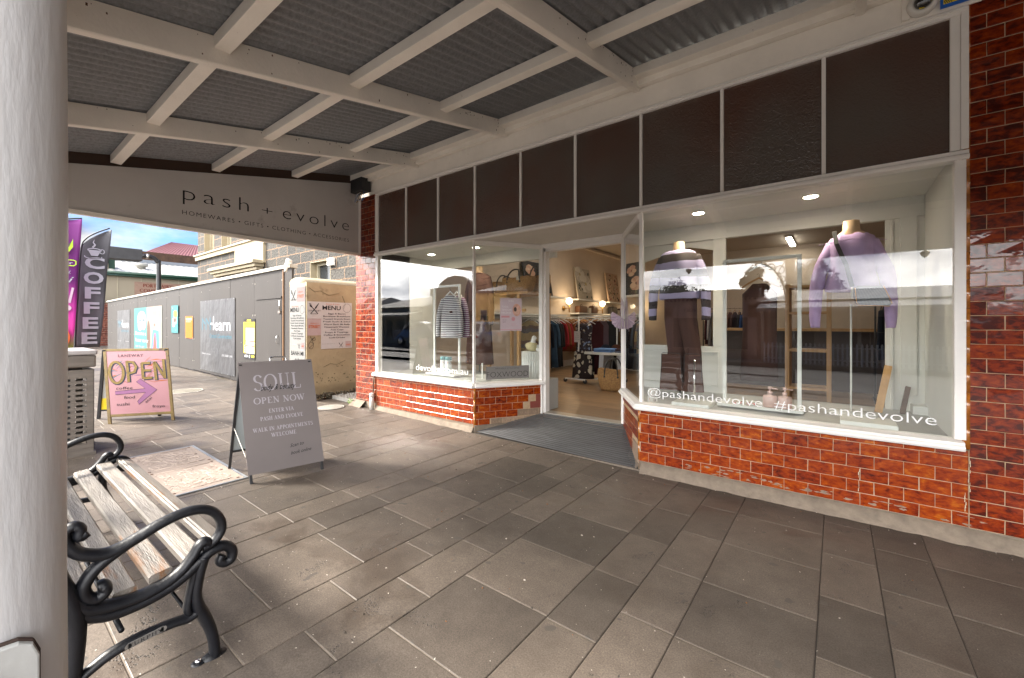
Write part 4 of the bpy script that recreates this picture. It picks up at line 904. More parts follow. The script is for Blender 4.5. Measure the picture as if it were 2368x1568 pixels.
for a, b in ((x0, xm - .003), (xm + .003, x1)):
    g = G(); g.add([(q, w_, gz(q) + h_) for h_ in (.0, .0075) for w_ in (y0, y1) for q in (a, b)], [(0, 2, 3, 1), (4, 5, 7, 6), (0, 1, 5, 4), (2, 6, 7, 3), (0, 4, 6, 2), (1, 3, 7, 5)], cast)
    rl = random.Random(int(a * 100))
    for k in range(170):                                        # raised branching relief
        cx_, cy_ = rl.uniform(a + .05, b - .05), rl.uniform(y0 + .04, y1 - .04); an = rl.gauss(.25, .55); ln_ = rl.uniform(.03, .08)
        pts = []
        for j in range(4):
            pts.append((cx_, cy_, gz(cx_) + .0078)); cx_ += math.cos(an) * ln_ / 3 * 1.2; cy_ += math.sin(an) * ln_ / 3; an += rl.uniform(-.7, .7)
            if not (a + .03 < cx_ < b - .03 and y0 + .02 < cy_ < y1 - .02): break
        if len(pts) > 1: g.tube(pts, .0015, 4, cast, smooth=False)
    for u, v in ((a + .03, y0 + .03), (b - .03, y0 + .03), (a + .03, y1 - .03), (b - .03, y1 - .03), ((a + b) / 2, y1 - .05)): g.lathe([(.011, .0075), (.011, .0095), (.004, .0096)], (u, v, gz(u)), 10, mat('rusty bolt', (.09, .04, .02), .7))
    for e_ in (a + .055, b - .055): g.tube([(e_, y0 + .05, gz(e_) + .0078), (e_, y1 - .05, gz(e_) + .0078)], .003, 4, cast)
    g.build('lid', None, pc)
def round_cover(x, y, r_, lab, mt):
    t = thing('round_cover', lab, 'manhole cover', (x, y, gz(x)), group='round covers in the paving')
    G().lathe([(r_ * 1.12, 0), (r_ * 1.12, .006), (r_ * 1.02, .007), (r_ * 1.02, .003)], (x, y, gz(x) + .001), 36, conc).build('rim', None, t)
    g = G(); g.lathe([(r_, 0), (r_, .006), (r_ * .92, .008), (.001, .008)], (x, y, gz(x) + .001), 36, mt)
    for k in range(6): g.lathe([(.012, .0075), (.012, .0105), (.001, .011)], (x + r_ * .55 * math.cos(k), y + r_ * .55 * math.sin(k), gz(x)), 8, mt)
    g.build('lid', None, t)
round_cover(-5.42, 3.02, .155, 'pale round cover in the paving at the foot of the cream wall', mat('pale cover', (.24, .22, .19), .7, var=.2))
round_cover(-8.35, 2.15, .24, 'round cover in the lane paving near the grey hoarding', mat('grey cover', (.13, .115, .085), .75, var=.25))

# ================================================================ cream wall with menus
cw = mat('cream limewash', (.37, .295, .18), .85, var=.18, vs=3, bump=.5, bs=30, bump2=.7, bs2=9, dirt=(.26, .20, .12), dirts=3.4, dpos=.60); cwl = mat('pale weathered coping', (.24, .20, .135), .85, var=.1, bump=.6, bs=40, dirt=(.35, .33, .28), dirts=20, dpos=.66)
wl = thing('boundary_wall', 'cream rendered wall stub with rounded coping and peeling base', 'wall', (-6.3, 3.4, 0))
g = G(); wx0, wx1, wy0, wy1 = -6.56, -6.04, 3.0, 8.0; z0 = .10
rw = random.Random(2); ny = 60; nzz = 36; vs = []; 
for j in range(ny + 1):
    y = wy0 + (5.0) * (j / ny) ** 1.6
    for k in range(nzz + 1):
        z = -.05 + (1.80 + .05) * k / nzz; d = .004 * noise.noise(Vector((y * 3, z * 3, 0)))
        lim = .30 + .16 * noise.noise(Vector((y * 5.5, 3, 0))) + .05 * noise.noise(Vector((y * 22, 7, 0)))
        if z < lim - .08: d -= .04 + .03 * noise.noise(Vector((y * 9, z * 12, 1)))
        vs.append((wx1 + d, y, z))
g.add(vs, [(j * (nzz + 1) + k, (j + 1) * (nzz + 1) + k, (j + 1) * (nzz + 1) + k + 1, j * (nzz + 1) + k + 1) for j in range(ny) for k in range(nzz)], cw, True)
g.box(wx0, wx1 - .075, wy0, wy1, -.1, 1.80, cw); g.box(wx1 - .08, wx1 - .004, wy0 + .0, wy0 + .03, .12, 1.80, cw); g.build('render', None, wl)
g = G(); seg = 14; vs = []
for yy in (wy0 - .001, wy1):
    for k in range(seg + 1):
        a = PI * k / seg; vs.append(((wx0 + wx1) / 2 + (.2605 * math.cos(a)), yy, 1.79 + .095 * math.sin(a) ** .8))
g.add(vs, [(k, k + 1, seg + 2 + k, seg + 1 + k) for k in range(seg)] + [tuple(range(seg + 1)), tuple(seg + 1 + k for k in range(seg + 1))], cwl, True); g.jit(.006, 9); g.build('coping', None, wl)
mo2 = mat('mould stain', (.13, .11, .06), .95, var=.4, vs=40); g = G()
for k in range(70):
    y = rw.uniform(3.03, 4.0); z = .30 + abs(rw.gauss(0, .13)); a_ = rw.uniform(.003, .013); n_ = 8
    g.prism([(y + a_ * rw.uniform(.4, 1.4) * math.cos(2 * PI * i / n_), z + a_ * rw.uniform(.4, 1.3) * math.sin(2 * PI * i / n_)) for i in range(n_)], (Vector((wx1 + .0035, 0, 0)), Y, Z, X), .002, mo2)
for pts in ([(3.03, 1.72), (3.12, 1.66), (3.2, 1.68), (3.33, 1.62), (3.5, 1.66)], [(3.25, .55), (3.36, .60), (3.45, .57), (3.6, .63)], [(3.55, 1.62), (3.60, 1.50), (3.57, 1.42)]):
    for (a_, b_), (c_, d_) in zip(pts, pts[1:]): g.bar((wx1 + .004, a_, b_), (wx1 + .004, c_, d_), .004, .004, mo2)
g.build('mould_stain', None, wl)
moss = mat('dark rubble and moss', (.07, .055, .035), .95, var=.5, vs=30, bump=1, bs=60); g = G()
for k in range(150): g.ball((rw.uniform(-6.08, -5.99), rw.uniform(3.02, 4.3), rw.uniform(.09, .16)), rw.uniform(.010, .03), moss, 5, sz=.7)
g.build('exposed_rubble', None, wl)
wht = pm('menu white', (.55, .53, .52)); red = pm('coral', (.55, .15, .06)); pkp = pm('menu pale pink', (.48, .37, .36))
MENU = ['Eggs & Bacon', 'Boutique Breakfasts', 'Toasted Granola Bowls', 'Fresh Sushi & Salad', 'Warm Banh Mi Rolls', 'Housemade Wontons', 'Acai Cups', 'Froyo & Toppings', 'Coffee & Smoothies', 'Cold Drinks']
def cutlery(p, u, v, s_, l=2):
    """crossed fork and knife"""
    for k in (-1, 0, 1): p.stroke([(u - .42 * s_ + k * .07 * s_, v + .48 * s_), (u - .30 * s_ + k * .055 * s_, v + .22 * s_)], .03 * s_, bk, l)
    p.stroke([(u - .40 * s_, v + .27 * s_), (u - .22 * s_, v + .12 * s_)], .14 * s_, bk, l); p.stroke([(u - .30 * s_, v + .2 * s_), (u + .34 * s_, v - .5 * s_)], .07 * s_, bk, l)
    p.stroke([(u + .42 * s_, v + .48 * s_), (u + .1 * s_, v + .02 * s_)], [.05 * s_, .15 * s_], bk, l); p.stroke([(u + .1 * s_, v + .02 * s_), (u - .34 * s_, v - .5 * s_)], .07 * s_, bk, l)
def menu(p, u0, v0, W, H_, logo=True):
    p.text('Brunch & Lunch', u0 + W * .37, v0 + H_ * .945, .018, red, 2, 'c', W * .42); p.text('MENU', u0 + .02, v0 + H_ * .835, .062, bk, 2, 'l', W * .58, off=.02)
    p.ring(u0 + W * .83, v0 + H_ * .88, W * .13, W * .135, .004, bk, 2)
    for k, tx in enumerate(MENU): p.text(tx, u0 + W * .5, v0 + H_ * (.74 - k * .0575), .021, bk, 2, 'c', W * min(.88, .047 * len(tx)), off=.012)
    p.text('From the folks at', u0 + W * .03, v0 + H_ * .10, .012, pm('grey ink', (.35, .34, .33)), 2, 'l', W * .4); cutlery(p, u0 + W * .63, v0 + H_ * .075, .075); p.rect(u0 + W * .78, v0 + H_ * .02, u0 + W * .97, v0 + H_ * .15, pkp, 1); p.text('STREET', u0 + W * .875, v0 + H_ * .06, .02, red, 2, 'c', W * .17, off=.02)
m1 = thing('menu_poster', 'wide white cafe menu poster on the long face of the cream wall', 'poster', (wx1 + .004, 3.36, 1.2), group='menus on the cream wall')
p = Print((wx1 + .006, 3.008, .82), Y, Z); p.slab(.203, .0, .702, .70, .003, wht); p.slab(.0, .205, .203, .45, .002, pkp); p.slab(0, .451, .203, .70, .0025, wht)
menu(p, .203, 0, .499, .70); cutlery(p, .10, .60, .16); p.text('LANEWAY', .10, .555, .024, bk, 3, 'c', .19, sp=1.3); p.text('EATERY', .10, .515, .016, bk, 3, 'c', .11); p.text("SERENITY'S", .10, .372, .018, red, 2, 'c', .12); p.text('STREET', .10, .315, .040, red, 2, 'c', .17, off=.02); p.build('sheet', m1)
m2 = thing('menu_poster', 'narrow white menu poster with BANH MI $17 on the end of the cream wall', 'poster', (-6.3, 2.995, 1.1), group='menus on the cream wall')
wh0, bk0, red0, pk0 = wht, bk, red, pkp; wht = pm('paper darkened for sun', (.20, .195, .185)); bk = pm('poster ink darkened for sun', (.008, .008, .009)); red = pm('coral darkened for sun', (.30, .06, .02)); pkp = pm('pale pink darkened for sun', (.19, .14, .135)); p = Print((-6.535, 2.99, .35), X, Z); p.slab(0, 0, .47, 1.40, .003, wht); cutlery(p, .12, 1.27, .16); p.text('LANEWAY', .12, 1.19, .022, bk, 3, 'c', .18); p.rect(.22, 1.17, .46, 1.38, pkp, 1); p.text('STREET', .34, 1.23, .042, red, 2, 'c', .2, off=.02); p.text("SERENITY'S", .34, 1.30, .02, red, 2, 'c', .14)  # menu print colours darkened here to offset the strong sun on this face
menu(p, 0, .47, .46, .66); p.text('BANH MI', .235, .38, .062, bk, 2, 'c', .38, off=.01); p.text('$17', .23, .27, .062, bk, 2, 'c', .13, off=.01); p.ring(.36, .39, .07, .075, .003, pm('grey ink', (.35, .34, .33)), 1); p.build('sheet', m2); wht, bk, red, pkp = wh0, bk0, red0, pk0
p = Print((wx1 + .005, 3.0, .78), Y, Z); gk = pm('grey ink', (.35, .34, .33))
p.ring(.06, .10, .035, .05, .005, bk, 1); p.stroke([(.05, .23), (.10, .12), (.03, .06)], .005, bk, 1); p.stroke([(.12, .22), (.04, .15), (.09, .20)], .004, bk, 1); p.ring(.10, .19, .025, .02, .004, bk, 1); p.build('scrawled_tag', wl)

# weed and downpipe shoe
wd = thing('weed', 'small green weed at the foot of the tiled pillar', 'plant', (-5.40, 3.30, gz(-5.4))); leaf = mat('weed leaf', (.20, .32, .05), .5, var=.3); g = G(); rl = random.Random(9)
for k in range(26):
    a = rl.uniform(0, 6.28); d = rl.uniform(.01, .05); h = rl.uniform(.01, .07); c0 = Vector((-5.40 + d * math.cos(a), 3.30 + d * .6 * math.sin(a), gz(-5.4) + h)); s_ = rl.uniform(.010, .019)
    t1 = Vector((math.cos(a), math.sin(a), .5)).normalized(); t2 = Vector((-math.sin(a), math.cos(a), rl.uniform(-.3, .6))).normalized(); g.add([c0, c0 + t1 * s_ + t2 * s_ * .6, c0 + t1 * s_ * 2, c0 + t1 * s_ - t2 * s_ * .6], [(0, 1, 2, 3)], leaf)
    g.tube([(-5.40, 3.30, gz(-5.4)), c0], .0015, 4, leaf)
g.build('leaves', None, wd)
dp = thing('pvc_pipe', 'short white plastic drain pipe at the corner of the left tiled pillar', 'pipe', (-4.905, 3.30, gz(-4.9)))
pvc = mat('white pvc', (.72, .70, .66), .4, var=.08, dirt=(.4, .3, .2), dirts=10, dpos=.66); g = G(); zz = gz(-4.9); g.lathe([(.026, .0), (.026, .20)], (-4.905, 3.305, zz), 20, pvc); g.build('pipe', None, dp)
g = G(); g.lathe([(.031, .165), (.031, .215), (.026, .217), (.024, .21)], (-4.905, 3.305, zz), 20, pvc); g.build('collar', None, dp)
G().tube([(-4.90, 3.322, zz + .2), (-4.895, 3.325, .42), (-4.89, 3.33, .50)], .008, 8, mat('old cable', (.12, .07, .04), .7)).build('cable', None, dp)

# black junction box with cut wires, camera and alarm sticker
jb = thing('junction_box', 'black electrical box with loose wires at the top of the left tiled pillar', 'electrical box', (-5.05, 3.25, 3.0)); dusty = mat('dusty black plastic', (.02, .02, .022), .6, var=.3, dirt=(.18, .16, .13), dirts=9, dpos=.63)
G().box(-5.19, -4.93, 3.17, 3.31, 2.955, 3.13, dusty).build('box', None, jb, bev=.006)
for k in range(7):
    rk = random.Random(k); x = -5.16 + k * .028; g = G(); g.tube(crom([(x, 3.24, 2.96), (x + rk.uniform(-.05, .01), 3.22 + rk.uniform(-.03, .03), 2.91), (x - .05 + rk.uniform(-.02, .02), 3.25, 2.86 + rk.uniform(-.02, .02)), (x - .03, 3.28, 2.90)], 4), .0045, 6, [mat('wire blue', (.05, .16, .35), .4), mat('wire white', (.6, .58, .55), .4), mat('wire brown', (.3, .2, .1), .5)][k % 3]); g.build('wire', None, jb)
ca = thing('security_camera', 'white wall camera with a black dome high on the fascia beside the right tiled pillar', 'camera', (.385, 3.318, 3.0))
rq = Vector((0, -1, -.15)).normalized().to_track_quat('Z', 'Y').to_matrix(); g = G(); g.lathe([(.062, -.01), (.066, .02), (.060, .045), (.044, .058), (.040, .052)], (.385, 3.325, 3.012), 28, mat('camera plastic', (.66, .64, .60), .4, var=.05), axis=rq); g.build('housing', None, ca)
G().lathe([(.041, .045), (.036, .066), (.022, .080), (.001, .085)], (.385, 3.325, 3.012), 24, mat('smoked dome', (.004, .004, .005), .05, coat=1, var=0), axis=rq).build('dome', None, ca)
p = Print((.368, 3.268, 2.962), X, Z); p.rect(0, 0, .022, .008, pm('yellow', (.72, .55, .04)), 1); p.build('sticker', ca)
al = thing('alarm_sign', 'blue and yellow security plate beside the white camera', 'sign', (.51, 3.31, 3.0)); p = Print((.458, 3.309, 2.948), X, Z); p.slab(0, 0, .12, .07, .006, mat('blue plastic', (.02, .12, .50), .35)); p.rect(.012, .018, .12, .06, pm('yellow', (.72, .55, .04)), 1)
for k in range(8):
    for j in range(4):
        if (k + j) % 2: p.rect(.014 + k * .004, .020 + j * .008, .018 + k * .004, .028 + j * .008, bk, 2)
p.build('plate', al)
# ================================================================ goods in the windows and the shop
def cloth(name, col, **k): return mat('cloth ' + name, col, .85, var=k.pop('var', .12), vs=9, bump=.35, bs=160, spec=.2, **k)
def striped(name, bands, axis='Z', scale=30., two=None):
    """horizontal bands; bands = [(position 0..1 over one metre / scale, colour)]"""
    m = bpy.data.materials.new(name); m.use_nodes = True; t = m.node_tree; b = t.nodes['Principled BSDF']; l = t.links.new; b.inputs['Roughness'].default_value = .85
    tc = t.nodes.new('ShaderNodeTexCoord'); sp = t.nodes.new('ShaderNodeSeparateXYZ'); l(tc.outputs['Object'], sp.inputs[0])
    mu = t.nodes.new('ShaderNodeMath'); mu.operation = 'MULTIPLY'; mu.inputs[1].default_value = scale; l(sp.outputs[axis], mu.inputs[0])
    n = t.nodes.new('ShaderNodeTexNoise'); n.inputs['Scale'].default_value = 5; l(tc.outputs['Object'], n.inputs['Vector'])
    ad = t.nodes.new('ShaderNodeMath'); ad.operation = 'MULTIPLY_ADD'; ad.inputs[1].default_value = .5; l(n.outputs['Fac'], ad.inputs[0]); l(mu.outputs[0], ad.inputs[2])
    fr = t.nodes.new('ShaderNodeMath'); fr.operation = 'FRACT'; l(ad.outputs[0], fr.inputs[0])
    r = t.nodes.new('ShaderNodeValToRGB'); r.color_ramp.interpolation = 'CONSTANT'; e = r.color_ramp.elements; e[0].position = 0; e[0].color = (*bands[0][1], 1); e[1].position = bands[1][0]; e[1].color = (*bands[1][1], 1)
    for p_, c_ in bands[2:]: x = e.new(p_); x.color = (*c_, 1)
    l(fr.outputs[0], r.inputs[0]); l(r.outputs[0], b.inputs['Base Color']); return m
def printed(name, bg, cols, sc=16, th=.5):
    """large blotchy botanical print"""
    m = bpy.data.materials.new(name); m.use_nodes = True; t = m.node_tree; b = t.nodes['Principled BSDF']; l = t.links.new; b.inputs['Roughness'].default_value = .8
    tc = t.nodes.new('ShaderNodeTexCoord'); v = t.nodes.new('ShaderNodeTexVoronoi'); v.inputs['Scale'].default_value = sc; n = t.nodes.new('ShaderNodeTexNoise'); n.inputs['Scale'].default_value = sc * .5
    mx = t.nodes.new('ShaderNodeMix'); mx.data_type = 'RGBA'; mx.inputs[0].default_value = .12; l(tc.outputs['Object'], n.inputs['Vector']); l(tc.outputs['Object'], mx.inputs[6]); l(n.outputs['Color'], mx.inputs[7]); l(mx.outputs[2], v.inputs['Vector'])
    r = t.nodes.new('ShaderNodeValToRGB'); r.color_ramp.interpolation = 'CONSTANT'; e = r.color_ramp.elements; e[0].color = (*cols[0], 1); e[1].position = .4; e[1].color = (*cols[1], 1)
    x = e.new(.7); x.color = (*cols[2], 1); l(v.outputs['Color'], r.inputs[0])
    r2 = t.nodes.new('ShaderNodeValToRGB'); r2.color_ramp.interpolation = 'CONSTANT'; r2.color_ramp.elements[1].position = th; l(v.outputs['Distance'], r2.inputs[0])
    m2 = t.nodes.new('ShaderNodeMix'); m2.data_type = 'RGBA'; l(r2.outputs[0], m2.inputs[0]); l(r.outputs[0], m2.inputs[6]); m2.inputs[7].default_value = (*bg, 1); l(m2.outputs[2], b.inputs['Base Color']); return m
skinm = mat('mannequin form', (.58, .40, .24), .45, var=.05); lil = cloth('lilac', (.46, .33, .56)); brn = cloth('chocolate', (.075, .038, .030)); hangw = mat('white hanger', (.75, .74, .72), .4, var=0); hangt = mat('timber hanger', (.45, .24, .09), .4, var=.15)
wfr = mat('white powder coat', (.68, .68, .64), .35, var=.02)
bstripe = striped('navy white stripe', [(0, (.62, .60, .60)), (.5, (.035, .025, .04))], scale=44); lstripe = striped('lilac charcoal bands', [(0, (.045, .035, .035)), (.5, (.42, .38, .58))], scale=7.2)
wick = mat('woven seagrass', (.36, .21, .085), .8, var=.4, vs=40, bump=1, bs=70, stretch=(1, 1, 1.6)); wick2 = mat('woven seagrass dark handle', (.05, .05, .045), .6)

def torso_form(t, x, y, z0, s=1.):
    """mannequin neck and shoulders"""
    g = G(); g.loft([(z0 + .13, x, y, .03 * s, .03 * s), (z0 + .14, x, y, .10 * s, .06 * s), (z0 + .20 * s, x, y, .130 * s, .08 * s), (z0 + .40 * s, x, y, .130 * s, .085 * s), (z0 + .46 * s, x, y, .115 * s, .07 * s), (z0 + .505 * s, x, y, .085 * s, .06 * s), (z0 + .53 * s, x, y, .052 * s, .05 * s), (z0 + .60 * s, x, y, .047 * s, .046 * s), (z0 + .602 * s, x, y, .04 * s, .04 * s)], 24, skinm)
    g.build('body_form', None, t)
def top(t, x, y, zt, zb, col, sl=.66, rx=.20, name='top', spread=.14, seed=0, hem=.20, cuff=.035):
    """long sleeved top: loft body with sloping shoulders and two sleeves"""
    g = G(); H_ = zt - zb
    g.loft([(zb, x, y, hem, .115), (zb + .02, x, y, hem + .005, .12), (zb + H_ * .35, x, y, rx - .008, .112), (zb + H_ * .68, x, y, rx, .112), (zb + H_ * .86, x, y, rx - .005, .10), (zb + H_ * .925, x, y, rx * .86, .085), (zb + H_ * .965, x, y, rx * .66, .075), (zt - .012, x, y, .092, .064), (zt - .006, x, y, .084, .058), (zt - .03, x, y, .07, .05)], 36, col, 2.3, wob=.16, wf=6, seed=seed)
    g.jit(.006, 9, seed); g.build(name, None, t)
    for sg in (-1, 1):
        g = G(); p0 = Vector((x + sg * (rx - .045), y, zt - .075)); p1 = Vector((x + sg * (rx + spread * .45), y - .01, zt - .26)); p2 = Vector((x + sg * (rx + spread * .8), y - .015, zt - .26 - sl * .35)); p3 = Vector((x + sg * (rx + spread * .82), y - .02, zt - .075 - sl))
        g.tube(crom([p0, p1, p2, p3], 6), lerpl([.056, .048, .040, cuff], 6), 14, col); g.jit(.006, 14, seed + sg); g.build('sleeve', None, t)

# right bay -------------------------------------------------------
m1 = thing('mannequin', 'mannequin torso in a lilac long sleeved top at the right of the window', 'mannequin', (.085, 3.88, .54))
torso_form(m1, .085, 3.88, 1.335); top(m1, .085, 3.88, 1.845, 1.43, lil, sl=.60, rx=.140, spread=.085, seed=1, hem=.150, cuff=.027)
G().tube([(.085, 3.95, .56), (.085, 3.95, 1.34)], .006, 10, wfr).build('stand_pole', None, m1); G().lathe([(.15, 0), (.15, .01), (.02, .016)], (.085, 3.95, .541), 28, wfr).build('stand_base', None, m1)
g = G(); g.tube([(-.10, 3.775, 1.765), (.085, 3.772, 1.79), (.27, 3.775, 1.765)], .002, 6, lil); g.build('yoke_seam', None, m1)
hb = thing('handbag', 'grey crossbody bag with tan piping hanging over the lilac top', 'handbag', (.20, 3.70, 1.38)); blkst = mat('black strap webbing', (.012, .012, .013), .6); slt = mat('slate leather', (.13, .135, .145), .5, var=.1); tan = mat('tan piping', (.52, .27, .10), .5)
g = G(); g.prism([(.075, 1.43), (.115, 1.455), (.24, 1.45), (.285, 1.33), (.275, 1.315), (.12, 1.325), (.105, 1.335)], (Vector((0, 3.72, 0)), X, Z, -Y), .05, slt); g.build('pouch', None, hb, bev=.006)
g = G(); g.tube([(.100, 3.667, 1.44), (.108, 3.666, 1.34), (.122, 3.666, 1.323), (.275, 3.666, 1.312), (.287, 3.666, 1.332), (.245, 3.666, 1.447)], .0032, 6, tan); g.build('piping', None, hb)
g = G()
for a, b in (((-.012, 3.80, 1.86), (.0, 3.745, 1.76)), ((.0, 3.745, 1.76), (.055, 3.72, 1.60)), ((.055, 3.72, 1.60), (.085, 3.70, 1.45))): g.bar(a, b, .026, .004, blkst, up=(0, 1, 0))
g.build('strap', None, hb); g = G(); g.tube([(.085, 3.66, 1.445), (.085, 3.66, 1.41), (.085, 3.66, 1.37)], .006, 6, mat('cream tassel', (.6, .56, .5), .8)); g.build('tassel', None, hb)
m2 = thing('mannequin', 'mannequin torso in a lilac and charcoal banded knit with flared brown trousers', 'mannequin', (-1.13, 3.95, .54))
torso_form(m2, -1.13, 3.95, 1.335); top(m2, -1.13, 3.95, 1.865, 1.42, lstripe, sl=.56, rx=.175, spread=.07, seed=3, hem=.17)
g = G()
for sg, xb in ((-1, -1.165), (1, -1.02)):
    g.loft([(.60, xb, 3.93, .095, .06), (.62, xb, 3.93, .098, .065), (.95, xb + .01, 3.94, .072, .06), (1.25, -1.12 + sg * .055, 3.95, .085, .085), (1.44, -1.12 + sg * .03, 3.95, .11, .09)], 20, brn, wob=.12, wf=5)
g.build('trousers', None, m2); G().tube([(-1.12, 3.95, .56), (-1.12, 3.95, 1.34)], .011, 10, chrome).build('stand_pole', None, m2)
st = thing('garment_stand', 'low white base with a chrome pole holding two dark brown skirts', 'display stand', (-.93, 3.62, .54))
for x0, x1, x2, x3 in ((-1.225, -1.06, -1.245, -1.045), (-1.03, -.90, -1.045, -.875)):
    g = G(); g.prism([(x2, .615), (x3, .62), (x1, .93), (x0, .93)], (Vector((0, 3.78, 0)), X, Z, -Y), .025, brn); g.build('skirt', None, st, bev=.008)
    g = G(); g.tube([(x0 - .004, 3.752, .70), (x0 + .002, 3.752, .93), (x0 + .012, 3.752, .942), (x1 - .012, 3.752, .942), (x1 - .002, 3.752, .93), (x1 + .012, 3.752, .70)], .0025, 5, blackm); g.build('skirt_edge', None, st)
G().box(-1.06, -.78, 3.50, 3.76, .541, .566, wfr).build('base', None, st, bev=.003); G().tube([(-.92, 3.64, .56), (-.92, 3.64, .9)], .007, 8, chrome).build('pole', None, st)
def shelf_rail(lab, x0, x1, zt, y0, y1, r_=.013, rod=True):
    t = thing('display_rail', lab, 'display rail', ((x0 + x1) / 2, (y0 + y1) / 2, .54), group='white display rails in the windows')
    ym = (y0 + y1) / 2
    g = G(); g.box(x0 - .03, x1 + .03, y0, y1, .555, .575, wfr); g.build('tray', None, t, bev=.002)
    for x in (x0, x1): g = G(); g.box(x - r_, x + r_, ym - r_, ym + r_, .575, zt, wfr); g.build('upright', None, t, bev=.002)
    G().box(x0 + r_, x1 - r_, ym - r_, ym + r_, zt - .026, zt, wfr).build('top_bar', None, t, bev=.002)
    for x in (x0, x1): G().lathe([(.014, 0), (.014, .014)], (x, ym, .541), 10, wfr).build('foot', None, t)
    return t
shelf_rail('white rectangular display rail with an empty hanger in the right window', -.715, -.215, 1.712, 3.62, 3.88)
def hanger(x, y, z, mt, w=.17, rz=0, h=.10):
    g = G(); c_, s_ = math.cos(rz), math.sin(rz); P_ = lambda a, b: (x + a * c_, y + a * s_, z + b)
    g.tube([P_(0, 0), P_(.008, .03), P_(-.006, .045), P_(-.018, .033)], .0022, 6, chrome); g.tube([P_(-w, -h), P_(-w * .5, -h * .45), P_(0, 0), P_(w * .5, -h * .45), P_(w, -h)], [.006, .009, .010, .009, .006], 8, mt, flat=.6); return g
t = thing('coat_hanger', 'small white coat hanger on the rail of the right window', 'hanger', (-.46, 3.75, 1.64)); hanger(-.46, 3.75, 1.655, hangw, .085, h=.05).build('hanger', None, t)
for i, x in enumerate((-.395, -.30)):
    t = thing('soap_bottle', ['pink pump bottle nearer the middle of the white tray', 'pink pump bottle against the upright of the white tray'][i], 'soap bottle', (x, 3.68, .576), group='pink pump bottles on the tray'); pk = mat('pink ceramic', (.56, .38, .33), .3, var=.04)
    G().lathe([(.042, 0), (.046, .006), (.046, .075), (.040, .085), (.014, .088), (.014, .10)], (x, 3.68, .576), 22, pk).build('bottle', None, t)
    g = G(); g.lathe([(.016, .10), (.016, .115), (.006, .117), (.006, .135), (.014, .136), (.014, .15), (.002, .152)], (x, 3.68, .576), 14, pk); g.tube([(x, 3.68, .72), (x + .05, 3.68, .712)], .005, 6, pk); g.build('pump', None, t)
for i, x in enumerate((-.60, -.51)):
    t = thing('soap_tin', ['round floral tin at the left of the white tray', 'round floral tin beside the pink bottles'][i], 'tin', (x, 3.66, .576), group='floral tins on the tray')
    G().lathe([(.034, 0), (.036, .004), (.036, .018), (.032, .021), (.001, .022)], (x, 3.66, .576), 22, printed('floral tin print %d' % i, (.55, .52, .48), [(.10, .22, .10), (.5, .08, .06), (.6, .5, .45)], 45, .45)).build('tin', None, t)
for i, (x, y, z) in enumerate(((-1.215, 3.47, .54), (-1.21, 3.475, .602))):
    t = thing('mug', ['lower floral mug of the stacked pair in the corner of the right window', 'upper floral mug of the stacked pair in the corner of the right window'][i], 'mug', (x, y, z), group='floral mugs'); fm = printed('mug print %d' % i, (.60, .58, .54), [(.5, .20, .08), (.55, .3, .2), (.3, .3, .12)], 60, .28)
    G().lathe([(.026, 0), (.030, .003), (.031, .058), (.029, .060), (.028, .05)], (x, y, z + .001), 20, fm).build('cup', None, t); g = G(); g.tube([(x + .028, y, z + .048), (x + .046, y, z + .044), (x + .046, y, z + .018), (x + .028, y, z + .012)], .0045, 8, fm); g.build('handle', None, t)
t = thing('plinth', 'low white block at the right end of the right window', 'display block', (.16, 3.60, .54)); G().box(.02, .30, 3.47, 3.72, .541, .572, wfr).build('block', None, t, bev=.003)
t = thing('timber_plank', 'pale pine plank leaning in the right window', 'plank', (.27, 4.2, .54)); G().bar((.245, 4.12, .542), (.315, 4.30, .875), .045, .02, pine, up=(0, 1, 0)).build('plank', None, t, bev=.002)
t = thing('timber_plank', 'dark weathered plank leaning against the white panel', 'plank', (.40, 4.2, .54)); G().bar((.38, 4.16, .542), (.425, 4.30, .725), .03, .018, mat('dark old timber', (.10, .06, .04), .8, var=.4, stretch=(1, 1, .2)), up=(0, 1, 0)).build('plank', None, t, bev=.002)
# window lettering
vin = pm('white vinyl', (.82, .82, .82)); vg = thing('window_lettering', 'white lettering @pashandevolve #pashandevolve along the right window', 'lettering', (-.38, 3.35, .6))
p = Print((0, 3.3545, 0), X, Z, .0004); p.text('@pashandevolve', -1.205, .622, .062, vin, 1, 'l', .80, off=-.010); p.text('#pashandevolve', -.335, .622, .062, vin, 1, 'l', .785, off=-.010); p.build('letters', vg)
vg = thing('window_lettering', 'white lettering devolve.com.au low on the left window', 'lettering', (-3.6, 3.35, .6)); p = Print((0, 3.3545, 0), X, Z, .0004); p.text('devolve.com.au', -4.06, .635, .072, vin, 1, 'l', .87, off=-.004); p.build('letters', vg)

